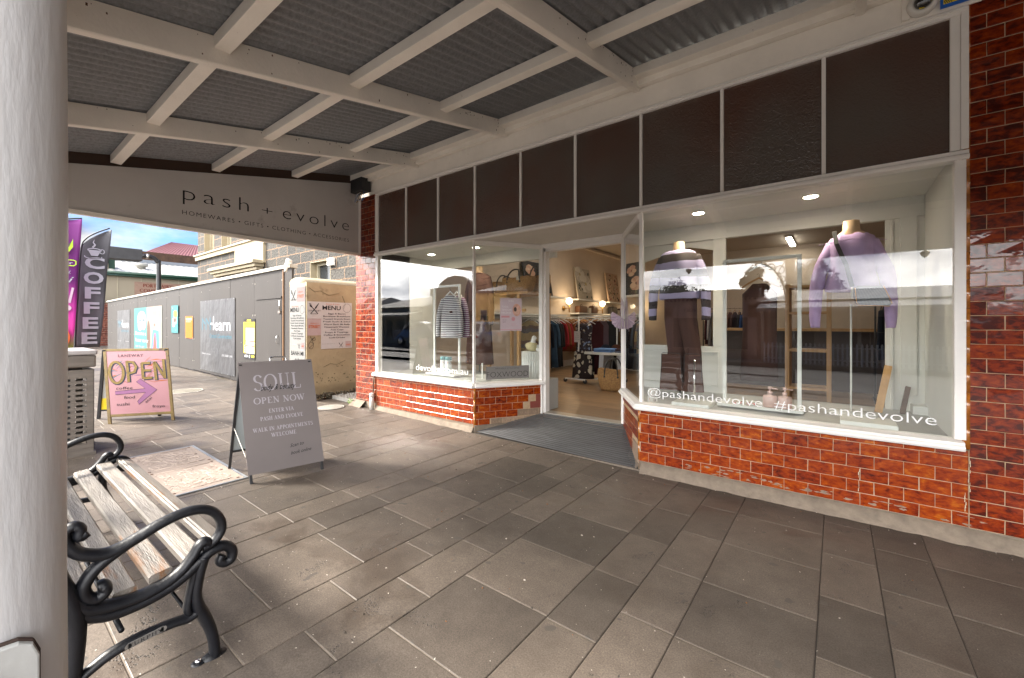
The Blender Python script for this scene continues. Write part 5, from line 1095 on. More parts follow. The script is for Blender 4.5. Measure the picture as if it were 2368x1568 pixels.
# left bay --------------------------------------------------------
shelf_rail('white rectangular display rail with striped tops in the left window', -4.14, -3.69, 1.685, 3.60, 3.86)
for i, (x, y, rz, mt_, nm) in enumerate(((-3.835, 3.71, 0, bstripe, 'navy and white striped top with a dark pocket hanging in front on the white rail'), (-3.80, 3.79, .12, striped('plum stripe', [(0, (.45, .42, .45)), (.5, (.14, .03, .10))], scale=40), 'plum striped top hanging behind on the white rail'))):
    t = thing('striped_top', nm, 'top', (x, y, 1.5), group='striped tops on the white rail'); z = 1.60
    hanger(x, y, z, hangw, .13).build('hanger', None, t)
    g = G(); g.loft([(1.02, x, y, .165, .03), (1.04, x, y, .168, .032), (1.25, x, y, .15, .032), (1.44, x, y, .145, .034), (1.50, x, y, .13, .03), (1.545, x, y, .075, .028), (1.552, x, y, .06, .02)], 30, mt_, 2.2, wob=.3, wf=6, seed=i); g.jit(.008, 9, i); g.build('body', None, t)
    for sg in (-1, 1):
        g = G(); g.tube(crom([(x + sg * .10, y, 1.50), (x + sg * .17, y - .01, 1.36), (x + sg * .20, y - .015, 1.20), (x + sg * .205, y - .02, 1.03)], 5), lerpl([.045, .04, .036, .03], 5), 10, mt_, flat=.7); g.jit(.005, 12, i + sg); g.build('sleeve', None, t)
    if i == 0: G().box(x + .03, x + .075, y - .04, y - .034, 1.33, 1.355, brn).build('pocket_label', None, t)
for i, (x, nm) in enumerate(((-3.90, 'teal lidded patterned flask at the left'), (-3.81, 'teal lidded patterned flask at the right'))):
    t = thing('flask', nm + ' of the pair under the striped tops', 'flask', (x, 3.66, .576), group='teal lidded flasks'); fm = printed('flask print %d' % i, (.62, .62, .60), [(.08, .35, .38), (.6, .12, .15), (.6, .4, .1)], 50, .3)
    G().lathe([(.036, 0), (.040, .004), (.040, .165), (.036, .17)], (x, 3.66, .576), 22, fm).build('body', None, t); G().lathe([(.041, .168), (.041, .205), (.037, .21), (.001, .21)], (x, 3.66, .576), 22, mat('teal lid', (.05, .20, .21), .4)).build('lid', None, t)
m3 = thing('mannequin', 'mannequin in a long chocolate brown dress at the splayed corner of the left window', 'mannequin', (-3.80, 4.22, .54))
torso_form(m3, -3.80, 4.22, 1.36); top(m3, -3.80, 4.22, 1.88, 1.30, brn, sl=.62, rx=.175, spread=.05, seed=8, name='dress_bodice')
g = G(); g.loft([(.66, -3.80, 4.22, .215, .15), (.68, -3.80, 4.22, .217, .155), (1.0, -3.80, 4.22, .19, .13), (1.34, -3.80, 4.22, .155, .11)], 36, brn, wob=.25, wf=8); g.build('dress_skirt', None, m3); G().tube([(-3.80, 4.22, .55), (-3.80, 4.22, 1.37)], .012, 10, chrome).build('stand_pole', None, m3)
t = thing('plinth', 'white fluted plinth beside the doorway', 'plinth', (-2.88, 4.10, .54)); g = G(); n = 60
for k in range(n): a = 2 * PI * k / n; 
g.lathe([(.12, .0), (.12, .325)], (-2.87, 4.13, .541), 24, wfr, smooth=False)
for k in range(26): a = 2 * PI * k / 26; g.cyl((-2.87 + .12 * math.cos(a), 4.13 + .12 * math.sin(a), .5415), (-2.87 + .12 * math.cos(a), 4.13 + .12 * math.sin(a), .864), .0125, 8, wfr)
g.build('fluted_drum', None, t)
t = thing('goose_ornament', 'cream wrapped goose ornament on the fluted plinth', 'ornament', (-2.86, 4.12, .868)); cr_ = mat('cream wrap', (.50, .44, .25), .7, var=.1); wh_ = mat('white glaze', (.65, .64, .62), .3)
g = G(); g.ball((-2.87, 4.12, .925), .07, cr_, 16, sx=1.15, sz=.8); g.ball((-2.93, 4.12, .935), .035, cr_, 10); g.build('body', None, t)
g = G(); g.tube(crom([(-2.86, 4.12, .95), (-2.85, 4.12, 1.01), (-2.84, 4.12, 1.03), (-2.81, 4.12, 1.02)], 4), lerpl([.032, .026, .028, .010], 4), 10, wh_); g.build('head', None, t)
t = thing('bird_ornament', 'small white bird ornament beside the goose', 'ornament', (-2.765, 4.12, .868)); g = G(); g.ball((-2.77, 4.10, .895), .028, wh_, 12); g.ball((-2.765, 4.09, .935), .017, wh_, 10); g.tube([(-2.765, 4.08, .935), (-2.765, 4.06, .93)], [.006, .001], 6, wh_); g.build('bird', None, t)
# timber rack with seagrass baskets behind the splay
tr = thing('timber_rack', 'light timber open rack behind the splayed pane carrying seagrass baskets', 'rack', (-3.45, 4.85, .18)); 
for x, y in ((-3.97, 4.62), (-3.44, 4.62), (-3.30, 5.15), (-3.97, 5.15)): G().box(x - .022, x + .022, y - .022, y + .022, .18, 1.60, pine).build('leg', None, tr, bev=.002)
G().box(-4.0, -3.27, 4.59, 5.18, 1.60, 1.635, pine).build('top', None, tr, bev=.002)
g = G(); g.box(-3.42, -3.32, 4.60, 4.63, 1.36, 1.40, pine); g.build('brace', None, tr)
def basket(lab, x, y, z, w, d, h, rz=0, grp='seagrass baskets', tagm=False):
    t = thing('seagrass_basket', lab, 'basket', (x, y, z), rz, grp); g = G(); nr = 9; seg = 28; secs = []
    for k in range(nr): f = k / (nr - 1); secs.append((f * h, 0, 0, w * (.40 + .12 * math.sin(f * 2.2)), d * (.40 + .12 * math.sin(f * 2.2))))
    secs.append((h * .96, 0, 0, w * .47, d * .44)); secs.append((h * .3, 0, 0, w * .42, d * .40)); g.loft(secs, seg, wick, 3)
    for k, p_ in enumerate(g.v): p_ += Vector((0, 0, h * .10 * abs(p_.x / w) * 2 * (p_.z / h))) 
    g.jit(.006, 30, x)
    o = G(); o.__dict__.update(g.__dict__); t.location = (0, 0, 0); ob = o.build('woven_body', None, t); hs = []
    for sy in (-1, 1):
        g = G(); g.tube(crom([(-w * .22, sy * d * .46, h * .72), (-w * .2, sy * d * .50, h * 1.1), (-w * .10, sy * d * .3, h * 1.55), (w * .10, sy * d * .3, h * 1.55), (w * .2, sy * d * .50, h * 1.1), (w * .22, sy * d * .46, h * .72)], 5), .010, 8, wick2)
        for sx in (-1, 1): g.ball((sx * w * .22, sy * d * .47, h * .72), .018, wick2, 8)
        g.build('handle', None, t)
    if tagm: G().box(.06, .11, -d * .53, -d * .525, h * .8, h * 1.1, mat('card tag', (.6, .58, .52), .6)).build('price_tag', None, t)
    t.location = (x, y, z); return t
basket('large seagrass basket with green handles at the front of the timber rack', -3.56, 4.78, 1.637, .50, .26, .20, 0, tagm=True); basket('seagrass basket at the left end of the timber rack', -3.93, 4.92, 1.637, .34, .24, .17, .3); basket('round seagrass basket at the back of the timber rack', -3.42, 5.05, 1.637, .36, .22, .24, .2)
basket('slouching seagrass basket on the floor under the white table', -2.70, 6.05, .18, .46, .28, .30, .15)
# poster and decal on the splayed pane
Us = (B1 - B0).normalized(); Pp = B0 + nB * .004
t = thing('window_poster', 'pink salon poster taped to the splayed pane', 'poster', tuple(Pp + Us * .43 + Z * 1.3)); p = Print(tuple(Pp), Us, Z, .0005); lp = pm('poster lilac', (.60, .50, .54)); p.slab(.300, 1.118, .556, 1.482, .0015, lp); wt_ = pm('poster white', (.8, .77, .77)); ro = pm('poster rose', (.62, .30, .33))
for k, tx in enumerate(('TOTAL', 'TENSION', 'RELEASE')): p.text(tx, .315, 1.375 - k * .033, .020, wt_, 2, 'l', [.085, .115, .115][k])
p.serif('SOUL', .43, 1.44, .022, wt_, 2, 'c', .07); p.rect(.312, 1.265, .41, 1.285, ro, 1); p.rect(.302, 1.128, .554, 1.134, ro, 2)
p.disc(.495, 1.35, .05, .07, mat('print blush', (.62, .35, .27), .5, var=.25, vs=30), 1.5); p.disc(.50, 1.345, .034, .045, mat('print skin', (.66, .42, .32), .5, var=.15, vs=40), 2); p.disc(.478, 1.358, .018, .025, mat('print dark hair', (.06, .04, .035), .5), 2.5); p.disc(.455, 1.25, .022, .022, ro, 1.5)
p.text('60 mins', .33, 1.235, .010, pm('poster ink', (.25, .18, .2)), 2); p.text('$140', .33, 1.21, .012, pm('poster ink', (.25, .18, .2)), 2); p.text('Book now', .43, 1.19, .009, ro, 2); p.text('online or in store', .43, 1.17, .008, ro, 2); p.build('sheet', t)
t = thing('window_decal', 'frosted decal reading PROUDLY STOCKING FOXWOOD low on the splayed pane', 'decal', tuple(Pp + Us * .4 + Z * .66))
p = Print(tuple(Pp), Us, Z, .0005); gr = pm('decal grey', (.03, .028, .026)); p.rect(.135, .585, .645, .728, pm('frosted backing', (.20, .19, .18)), 1); p.text('PROUDLY STOCKING', .385, .695, .014, gr, 2, 'c', .28, sp=1.1); p.text('FOXWOOD', .39, .607, .062, gr, 2, 'c', .49, off=-.016); p.build('letters', t)
# small acrylic blocks
t = thing('display_block', 'thin white block in the corner of the left window', 'display block', (-3.25, 3.55, .54)); G().box(-3.36, -3.12, 3.46, 3.66, .541, .560, wfr).build('block', None, t, bev=.002)
t = thing('price_holder', 'slender white rod price holder in the left window', 'holder', (-3.33, 3.75, .56)); G().box(-3.335, -3.322, 3.74, 3.75, .541, .73, wfr).build('rod', None, t)

# ---- garland at the door
t = thing('paper_fan_garland', 'lilac folded paper fans tied to the right door jamb', 'garland', (-1.75, 4.02, 1.2)); fanm = pm('lilac paper', (.50, .40, .48)); 
g = G(); c0 = Vector((-1.70, 4.0, 1.26))
for k in range(14):
    a0 = R(150 + k * 12.5); a1 = R(150 + (k + 1) * 12.5); r_ = .115
    g.add([c0, c0 + Vector((math.cos(a0) * r_, (-.012 if k % 2 else .012), math.sin(a0) * r_)), c0 + Vector((math.cos(a1) * r_, (.012 if k % 2 else -.012), math.sin(a1) * r_))], [(0, 1, 2)], fanm)
o = g.build('fan', None, t); md = o.modifiers.new('th', 'SOLIDIFY'); md.thickness = .002
g = G()
for k in range(6): g.tube([(-1.70 + .006 * k, 4.0 - .004 * k, 1.46 - .01 * k), (-1.71 + .012 * k, 3.99, 1.27), (-1.715 + .02 * k, 3.985, 1.12 + .02 * (k % 3))], .003, 5, [fanm, mat('tassel cream', (.62, .55, .5), .8)][k % 2])
g.build('tassel', None, t)

# ---- back of the shop -------------------------------------------
WX = -5.155
def shelf(y0, y1, z, lab, d=.24, grp='white wall shelves'):
    t = thing('wall_shelf', lab, 'shelf', (WX, (y0 + y1) / 2, z), group=grp); G().box(WX, WX + d, y0, y1, z - .035, z, wfr).build('board', None, t, bev=.002); return t
shelf(5.6, 8.45, 1.80, 'white wall shelf carrying the black flower painting'); shelf(9.0, 10.25, 1.80, 'white wall shelf carrying the white magnolia painting'); shelf(10.75, 12.4, 1.80, 'white wall shelf carrying the red abstract painting')
shelf(9.0, 10.25, 1.46, 'lower white wall shelf with tan bags', .26); shelf(10.75, 12.4, 1.46, 'lower white wall shelf with black bags', .26); shelf(5.6, 8.45, 1.40, 'lower white wall shelf behind the brown dress', .26)
shelf(5.6, 12.4, 1.33, 'long white rail shelf over the hanging clothes', .12)
def painting(lab, y0, y1, z0, z1, bg, blobs, seed):
    t = thing('painting', lab, 'painting', (WX + .14, (y0 + y1) / 2, z0), group='canvas paintings on the wall shelves'); W = y1 - y0; h = z1 - z0; V_ = Vector((-.12, 0, h)).normalized(); hh = Vector((-.12, 0, h)).length
    p = Print((WX + .18, y0, z0 + .002), Y, V_, .0009); p.slab(0, 0, W, hh, .03, bg); r_ = random.Random(seed)
    for (cu, cv, rr, mt_, kind) in blobs:
        if kind == 'f':
            for k in range(7):
                a = k * 2 * PI / 7 + r_.random(); p.disc(cu * W + rr * W * .55 * math.cos(a), cv * hh + rr * W * .55 * math.sin(a), rr * W * .55, rr * W * .34, mt_[k % 2], 1 + k * .3, 14)
            p.disc(cu * W, cv * hh, rr * W * .16, rr * W * .16, mt_[2], 4, 10)
        else:
            for k in range(kind):
                a = r_.uniform(0, 6.28); u, v = cu * W + r_.uniform(-rr, rr) * W, cv * hh + r_.uniform(-rr, rr) * hh; l_ = r_.uniform(.03, .09); u = min(max(u, .1 * W), .9 * W); v = min(max(v, .08 * hh), .92 * hh)
                p.stroke([(u - l_ * math.cos(a) * .6, v - l_ * math.sin(a) * .6), (u, v), (u + l_ * math.cos(a) * .6, v + l_ * math.sin(a) * .6)], [.004, l_ * .7, .004], mt_[k % len(mt_)], 1 + (k % 9) * .25)
    p.build('canvas', t)
can = mat('canvas grey beige', (.44, .39, .31), .8, var=.1); wp1, wp2, yel, grn = pm('petal white', (.68, .64, .56)), pm('petal grey', (.55, .51, .44)), pm('stamen', (.5, .42, .2)), pm('leaf dark', (.05, .075, .055))
painting('canvas of large white magnolias with dark leaves', 9.12, 9.90, 1.803, 2.58, can, [(.30, .80, .30, (wp1, wp2, yel), 'f'), (.62, .50, .36, (wp1, wp2, yel), 'f'), (.30, .28, .22, [grn], 12), (.75, .15, .2, [grn], 8), (.85, .8, .08, [grn], 3), (.2, .5, .1, [grn], 3)], 3)
painting('canvas of red, pink and black abstract flowers', 10.85, 11.65, 1.803, 2.62, mat('canvas blush', (.50, .36, .25), .8, var=.2), [(.5, .5, .45, [pm('abs black', (.03, .03, .03)), pm('abs red', (.30, .05, .04)), pm('abs pink', (.60, .42, .34)), pm('abs cream', (.6, .5, .38)), pm('abs green', (.12, .14, .09))], 85)], 5)
pr1, pr2, pr3 = pm('protea pink', (.50, .30, .22)), pm('protea cream', (.58, .42, .30)), pm('protea dark', (.2, .1, .08))
painting('black canvas of pale pink protea flowers', 6.95, 7.95, 1.803, 2.50, mat('canvas black', (.016, .018, .022), .6, var=.2), [(.25, .70, .16, (pr1, pr2, pr3), 'f'), (.60, .35, .18, (pr2, pr1, pr3), 'f'), (.80, .75, .14, (pr1, pr2, pr3), 'f'), (.5, .2, .3, [pm('abs green', (.12, .14, .09))], 8)], 6)
globe = emis('opal lamp globe', (1, .80, .52), 1.5); brass = mat('brass', (.50, .30, .09), .3, .9, var=.1)
for i, y in enumerate((8.70, 10.48, 12.6)):
    t = thing('wall_lamp', ['lit opal globe wall lamp left of the magnolia painting', 'lit opal globe wall lamp between the two paintings', 'lit opal globe wall lamp beyond the red painting'][i], 'wall lamp', (WX, y, 1.6), group='opal globe wall lamps')
    G().ball((WX + .16, y, 1.73), .078, globe, 20).build('globe', None, t)
    g = G(); g.lathe([(.055, 0), (.055, .02), (.02, .025)], (WX, y, 1.56), 18, brass, axis=X.to_track_quat('Z', 'Y').to_matrix()); g.tube([(WX, y, 1.56), (WX + .16, y, 1.56)], .009, 8, brass); g.tube([(WX + .16, y, 1.47), (WX + .16, y, 1.66)], .014, 10, brass); g.build('bracket', None, t)
    li = bpy.data.lights.new('globe_lamp', 'POINT'); li.energy = 1.5; li.color = (1, .72, .42); li.shadow_soft_size = .08; lo = bpy.data.objects.new('lamp', li); C.objects.link(lo); lo.parent = t; lo.location = (.30, 0, .15)
tanl, blkl = mat('tan leather', (.13, .055, .025), .5), mat('black leather', (.02, .018, .018), .45)
for i, (y, w_, h_, mt_, lb) in enumerate(((9.35, .42, .17, tanl, 'tan box bag nearest the first globe lamp'), (10.0, .28, .19, tanl, 'small tan bag nearest the second globe lamp'), (9.7, .12, .13, mat('cream candle', (.5, .45, .36), .6), 'cream candle jar between the tan bags'), (11.2, .38, .20, blkl, 'rounded black bag on the lower shelf'), (11.8, .32, .17, tanl, 'brown bag beyond the black bag'), (11.5, .12, .12, mat('cream candle', (.5, .45, .36), .6), 'cream candle jar beside the black bag'))):
    t = thing('shelf_bag' if 'bag' in lb else 'candle_jar', lb, 'bag' if 'bag' in lb else 'candle', (WX + .14, y, 1.462), group='goods on the lower shelves'); G().box(WX + .06, WX + .2, y - w_ / 2, y + w_ / 2, 1.462, 1.462 + h_, mt_).build('body', None, t, bev=.03 if w_ > .2 else .01)
    if w_ > .2: G().tube([(WX + .13, y - .05, 1.46 + h_), (WX + .13, y - .03, 1.50 + h_), (WX + .13, y + .03, 1.50 + h_), (WX + .13, y + .05, 1.46 + h_)], .007, 6, mt_).build('handle', None, t)
# hanging clothes along the wall: one garment of each kind, then copies
def garment(lab, mt_, ln_, w=.21, hm=hangt, seed=0, wide=.03, sleeves=True):
    t = thing('hanging_garment', lab, 'garment', (0, 0, 0), group='garments hanging on the wall rail'); hanger(0, 0, 0, hm, w * .95).build('hanger', None, t)
    g = G(); g.loft([(-ln_, 0, 0, w * 1.15, wide * 1.5), (-ln_ * .7, 0, 0, w * 1.02, wide * 1.3), (-.30, 0, 0, w * .95, wide), (-.16, 0, 0, w, wide), (-.10, 0, 0, w * .8, wide * .8), (-.045, 0, 0, w * .3, wide * .6)], 22, mt_, 2.2, wob=.4, wf=5, seed=seed); g.jit(.007, 8, seed); g.build('cloth', None, t)
    if sleeves:
        for sg in (-1, 1):
            g = G(); g.tube(crom([(sg * w * .85, 0, -.12), (sg * w * 1.10, .01, -.30), (sg * w * 1.18, .02, -.60)], 4), lerpl([.05, .042, .032], 4), 8, mt_, flat=.7); g.build('sleeve', None, t)
    return t
COL = [('navy', (.012, .016, .028)), ('denim', (.04, .075, .12)), ('charcoal', (.022, .022, .024)), ('maroon', (.05, .012, .014)), ('rust', (.18, .06, .025)), ('khaki', (.12, .085, .045)), ('olive', (.035, .04, .022)), ('royal', (.035, .08, .22)), ('pale grey', (.42, .40, .42)), ('chocolate', (.045, .026, .018)), ('red', (.26, .025, .03)), ('camel', (.20, .13, .07))]
banded = striped('mustard grey bands', [(0, (.34, .26, .13)), (.35, (.12, .11, .13)), (.6, (.16, .10, .08)), (.8, (.34, .26, .13))], scale=3.2); pins = striped('blue pinstripe', [(0, (.5, .5, .52)), (.6, (.07, .09, .14))], 'X', 38)
seq = [('mustard and grey banded knit', banded), 'navy', ('mustard and grey banded knit with cream sleeves', banded), 'denim', 'navy', 'denim', 'charcoal', 'charcoal', 'red', 'rust', 'red', 'rust', 'camel', 'maroon', 'maroon', 'chocolate', 'chocolate', 'navy', 'royal', ('blue pinstripe', pins), 'pale grey', 'pale grey', ('pale ribbed', pins), 'olive', 'olive', 'charcoal', 'khaki', 'khaki', 'camel', 'khaki', 'chocolate', 'olive', 'charcoal', 'navy']
cm = {n_: cloth(n_, c_, var=.2) for n_, c_ in COL}; y = 6.9; NB = ['at the near end of the wall rail', 'near the banded knits', 'behind the rolling rack', 'above the white table', 'at the far end of the wall rail']
seen = {}
proto = {}
for i, q in enumerate(seq):
    nm, mt_ = (q, cm[q]) if isinstance(q, str) else q; long_ = nm in ('navy', 'denim', 'charcoal') and i < 9
    ln_ = 1.02 if long_ else rnd.uniform(.60, .78); k = seen.get(nm, 0); seen[nm] = k + 1; prv = seq[i - 1] if i else None; prv = prv if isinstance(prv, str) or prv is None else prv[0]
    nm = nm.replace(' with cream sleeves', ' cream sleeved'); lab = f"{['first', 'second', 'third', 'fourth', 'fifth', 'sixth'][k]} {nm} {'coat' if long_ else 'top'} along the wall rail"
    key = (nm, long_)
    if key in proto: t = dup(proto[key], (0, 0, 0), label=lab)
    else: t = proto[key] = garment(lab, mt_, ln_, hm=hangw if i < 9 else hangt, seed=i)
    t.location = (-4.84 + rnd.uniform(-.03, .03), y, 1.30); t.rotation_euler = (0, 0, rnd.uniform(-.14, .10)); y += .125 + rnd.uniform(-.02, .04)
t = thing('clothes_rail', 'long white clothes rail under the wall shelf', 'clothes rail', (-4.84, 9, 1.34)); G().tube([(-4.84, 6.6, 1.335), (-4.84, 12.3, 1.335)], .012, 8, wfr).build('rail', None, t)
for yy in (6.7, 8.7, 10.5, 12.2): G().box(-5.155, -4.83, yy - .01, yy + .01, 1.325, 1.345, wfr).build('bracket', None, t)
# rolling rack with a botanical dress
rr = thing('rolling_rack', 'white rolling rack on black castors with a botanical dress', 'clothes rack', (-3.5, 6.5, .18)); zr = 1.32
for x in (-3.50, -3.02): G().tube([(x, 6.42 if x < -3.2 else 6.9, .24), (x, 6.42 if x < -3.2 else 6.9, zr)], .014, 10, wfr).build('upright', None, rr)
G().tube([(-3.50, 6.42, zr), (-3.02, 6.9, zr)], .013, 10, wfr).build('top_rail', None, rr)
G().bar((-3.76, 6.42, .245), (-3.36, 6.40, .245), .04, .02, wfr).build('base_bar', None, rr); G().bar((-3.50, 6.42, .248), (-3.02, 6.9, .248), .04, .02, wfr).build('base_bar', None, rr); G().bar((-3.22, 6.95, .245), (-2.86, 6.85, .245), .04, .02, wfr).build('base_bar', None, rr)
for x, y in ((-3.76, 6.42), (-3.37, 6.40), (-3.2, 6.95), (-2.88, 6.85)):
    g = G(); g.lathe([(.034, -.014), (.036, -.008), (.036, .008), (.034, .014)], (x, y, .2145), 16, blackm, axis=Y.to_track_quat('Z', 'Y').to_matrix()); g.box(x - .012, x + .012, y - .016, y + .016, .222, .24, chrome); g.build('castor', None, rr)
t = thing('botanical_dress', 'long blue and black dress with cream botanical print on the rolling rack', 'dress', (-3.44, 6.50, 1.3)); hanger(-3.44, 6.50, 1.29, hangw, .19, .5).build('hanger', None, t)
up_ = printed('blue black botanical', (.03, .02, .025), [(.20, .26, .40), (.50, .46, .40), (.05, .04, .05)], 22, .42); lo_ = printed('cream black botanical', (.02, .012, .012), [(.52, .47, .36), (.48, .42, .33), (.52, .47, .36)], 11, .40)
g = G(); g.loft([(.70, -3.44, 6.5, .15, .09), (.95, -3.44, 6.5, .13, .08), (1.15, -3.44, 6.5, .16, .07), (1.20, -3.44, 6.5, .12, .05)], 24, up_, 2.2, wob=.3, seed=2); g.build('bodice', None, t); g = G(); g.loft([(.26, -3.46, 6.5, .20, .13), (.45, -3.45, 6.5, .18, .12), (.72, -3.44, 6.5, .15, .09)], 30, lo_, 2.2, wob=.5, wf=8, seed=4); g.build('skirt', None, t)
t = thing('swing_card', 'white printed card on the botanical dress', 'card', (-3.5, 6.38, 1.0)); p = Print((-3.56, 6.37, .88), Vector((1, .12, 0)), Z); p.slab(0, 0, .11, .19, .002, wht); 
for k, tx in enumerate(('BUY', 'LITTLE', 'BE KIND')): p.text(tx, .055, .14 - k * .03, .013, bk, 1, 'c')
p.rect(.01, .05, .10, .054, bk, 1); p.build('card', t)
for k, (x, mt_, nm) in enumerate(((-3.28, cm['maroon'], 'maroon dress'), (-3.20, cloth('mauve', (.10, .065, .075)), 'mauve pleated dress'), (-3.12, cm['charcoal'], 'charcoal dress'))):
    t = thing('rack_garment', nm + ' on the rolling rack behind the botanical dress', 'garment', (x, 6.42 + (x + 3.5), 1.3), .9, 'garments on the rolling rack'); t.location = (0, 0, 0); t.rotation_euler = (0, 0, 0)
    hanger(0, 0, -.005, hangw, .17).build('hanger', None, t); g = G(); g.loft([(-.98, 0, 0, .18, .035), (-.5, 0, 0, .16, .03), (-.14, 0, 0, .16, .03), (-.06, 0, 0, .06, .02)], 20, mt_, 2.2, wob=.4, seed=k); g.build('cloth', None, t); t.location = (x, 6.92 + (x + 3.02), 1.30); t.rotation_euler = (0, 0, .75)
# white table with folded clothes and caps
tb = thing('display_table', 'white slab table with folded clothes and caps', 'table', (-2.8, 6.6, .18)); G().box(-3.36, -1.95, 6.35, 7.1, .685, .725, wfr).build('top', None, tb, bev=.004)
for x in (-3.10, -2.78, -2.1): G().prism([(x - .05, .205), (x + .02, .205), (x + .05, .685), (x - .03, .685)], (Vector((0, 6.45, 0)), X, Z, Y), .5, mat('pale grey leg', (.40, .42, .45), .4)).build('leg', None, tb)
for i, (x, y, z, c_, lb) in enumerate(((-3.05, 6.5, .727, (.12, .22, .45), 'lower folded blue jumper on the white table'), (-3.05, 6.5, .757, (.14, .25, .48), 'upper folded blue jumper on the white table'), (-2.68, 6.5, .727, (.09, .10, .14), 'folded slate jumper on the white table'), (-2.68, 6.52, .757, (.05, .03, .035), 'folded plum jumper on the slate one'))):
    t = thing('folded_jumper', lb, 'jumper', (x, y, z), group='folded jumpers on the white table'); g = G(); g.box(x - .16, x + .16, y - .12, y + .12, z, z + .028, cloth('fold%d' % i, c_)); g.build('fold', None, t, bev=.012)
for i, (x, y, c_, lb) in enumerate(((-3.16, 6.75, (.02, .025, .04), 'navy cap at the left of the white table'), (-2.98, 6.80, (.06, .022, .012), 'brown cap in the middle of the white table'), (-2.80, 6.82, (.008, .008, .009), 'black cap at the right of the white table'))):
    t = thing('cap', lb, 'cap', (x, y, .727), group='caps on the white table'); cc = cloth('cap%d' % i, c_); G().lathe([(.088, 0), (.09, .04), (.075, .085), (.04, .108), (.002, .115)], (x, y, .728), 20, cc).build('crown', None, t); G().prism([(-.07, 0), (.07, 0), (.06, .07), (0, .09), (-.06, .07)], (Vector((x, y - .07, .732)), X, -Y, Z), .006, cc).build('peak', None, t)
# counter at the back seen through right window: timber shelving and dark hanging dress
cs = thing('timber_shelf_unit', 'tall timber shelf unit behind the right window', 'shelf unit', (-.45, 5.6, .18)); 
for x in (-.42, -.36 + .30): G().box(x - .02, x + .02, 5.4, 5.7, .18, 1.62, pine).build('side_panel', None, cs)
for z in (.5, .9, 1.3, 1.58): G().box(-.40, -.08, 5.4, 5.7, z, z + .025, pine).build('shelf', None, cs)
dd = thing('garment_display', 'long dark brown coat hanging behind the right window', 'coat', (-.62, 4.9, 1.4)); hanger(-.62, 4.9, 1.66, hangt, .17).build('hanger', None, dd); g = G(); g.loft([(.62, -.62, 4.9, .17, .07), (1.1, -.62, 4.9, .15, .06), (1.5, -.62, 4.9, .15, .06), (1.60, -.62, 4.9, .06, .04)], 24, cm['chocolate'], 2.2, wob=.4); g.build('coat', None, dd)
kl = thing('shop_counter', 'dark timber shop counter deep in the shop', 'counter', (.5, 8, .18)); G().box(-1.6, 2.4, 8.0, 8.6, .18, 1.08, mat('dark counter', (.05, .035, .028), .5)).build('cabinet', None, kl); G().box(-1.65, 2.45, 7.95, 8.65, 1.08, 1.12, pine).build('top', None, kl)
bg0 = None
for i, (x, y) in enumerate(((1.0, 7.2), (-1.6, 9.4))):
    t = thing('clothes_rack', ['black clothes rack of dark coats right of the counter', 'black clothes rack of mixed shirts in the middle of the shop'][i], 'clothes rack', (x, y, .18), group='freestanding clothes racks'); g = G(); g.tube([(x - .6, y, .2), (x - .6, y, 1.5), (x + .6, y, 1.5), (x + .6, y, .2)], .014, 8, blackm); g.bar((x - .6, y - .25, .2), (x - .6, y + .25, .2), .03, .03, blackm); g.bar((x + .6, y - .25, .2), (x + .6, y + .25, .2), .03, .03, blackm); g.build('frame', None, t)
    for k in range(13):
        nm = list(cm)[(k * 5 + i * 3) % len(cm)]; q = dup(proto[(nm if (nm, False) in proto else 'khaki', False)], (x - .52 + k * .085, y, 1.47), PI / 2 + rnd.uniform(-.15, .15), f"{['first','second','third','fourth','fifth','sixth','seventh','eighth','ninth','tenth','eleventh','twelfth','thirteenth'][k]} garment from the left on the {['rack right of the counter','rack in the middle of the shop'][i]}", 'garments on the freestanding racks')
# ================================================================ lane side: hoarding with its banners and posters
H0, H1 = Vector((-6.64, 3.07, 0)), Vector((-23.5, 3.54, 0)); Uh = (H0 - H1).normalized(); LH = (H0 - H1).length; nH = Vector((Uh.y, -Uh.x, 0))
MH = Matrix(((Uh.x, nH.x, 0, H1.x), (Uh.y, nH.y, 0, H1.y), (0, 0, 1, 0), (0, 0, 0, 1)))      # local: x along, y outward, z up
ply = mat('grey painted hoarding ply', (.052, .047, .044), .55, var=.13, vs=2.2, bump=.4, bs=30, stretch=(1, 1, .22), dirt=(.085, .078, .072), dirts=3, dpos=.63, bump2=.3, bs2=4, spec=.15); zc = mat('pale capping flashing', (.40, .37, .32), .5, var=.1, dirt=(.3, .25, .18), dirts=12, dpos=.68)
ho = thing('hoarding', 'long grey plywood construction hoarding with pale capping along the lane', 'hoarding', (-15, 3.3, .1))
rh = random.Random(4); u = LH - .30; k = 0
def hbox(g, a, b, y0, y1, z0, z1, m_): return g.box(a, b, y0, y1, z0, z1, m_, MH)
while u > 0:
    b = u; a = max(0, u - 1.2); u = a
    if LH - 1.35 < b and k == 0: pass
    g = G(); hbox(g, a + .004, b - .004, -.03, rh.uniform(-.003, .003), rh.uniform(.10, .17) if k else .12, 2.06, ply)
    for q in (a + .05, (a + b) / 2, b - .05):
        for zz in (.35, .85, 1.35, 1.9): hbox(g, q - .006, q + .006, .0, .0045, zz - .006 + rh.uniform(-.02, .02), zz + .006, zc)
    g.build('panel', None, ho); k += 1
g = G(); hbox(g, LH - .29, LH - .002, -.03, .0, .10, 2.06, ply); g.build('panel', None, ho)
g = G(); hbox(g, 0, LH, -.09, .035, 2.06, 2.115, zc); g.build('capping', None, ho, bev=.004)
g = G(); hbox(g, LH - .30, LH - .27, .001, .018, .12, 2.05, mat('brown timber cleat', (.14, .07, .03), .7)); g.build('cleat', None, ho)
dr = G(); hbox(dr, LH - 1.34, LH - .32, .004, .022, .18, 1.60, ply); dob = dr.build('door', None, ho, bev=.002)
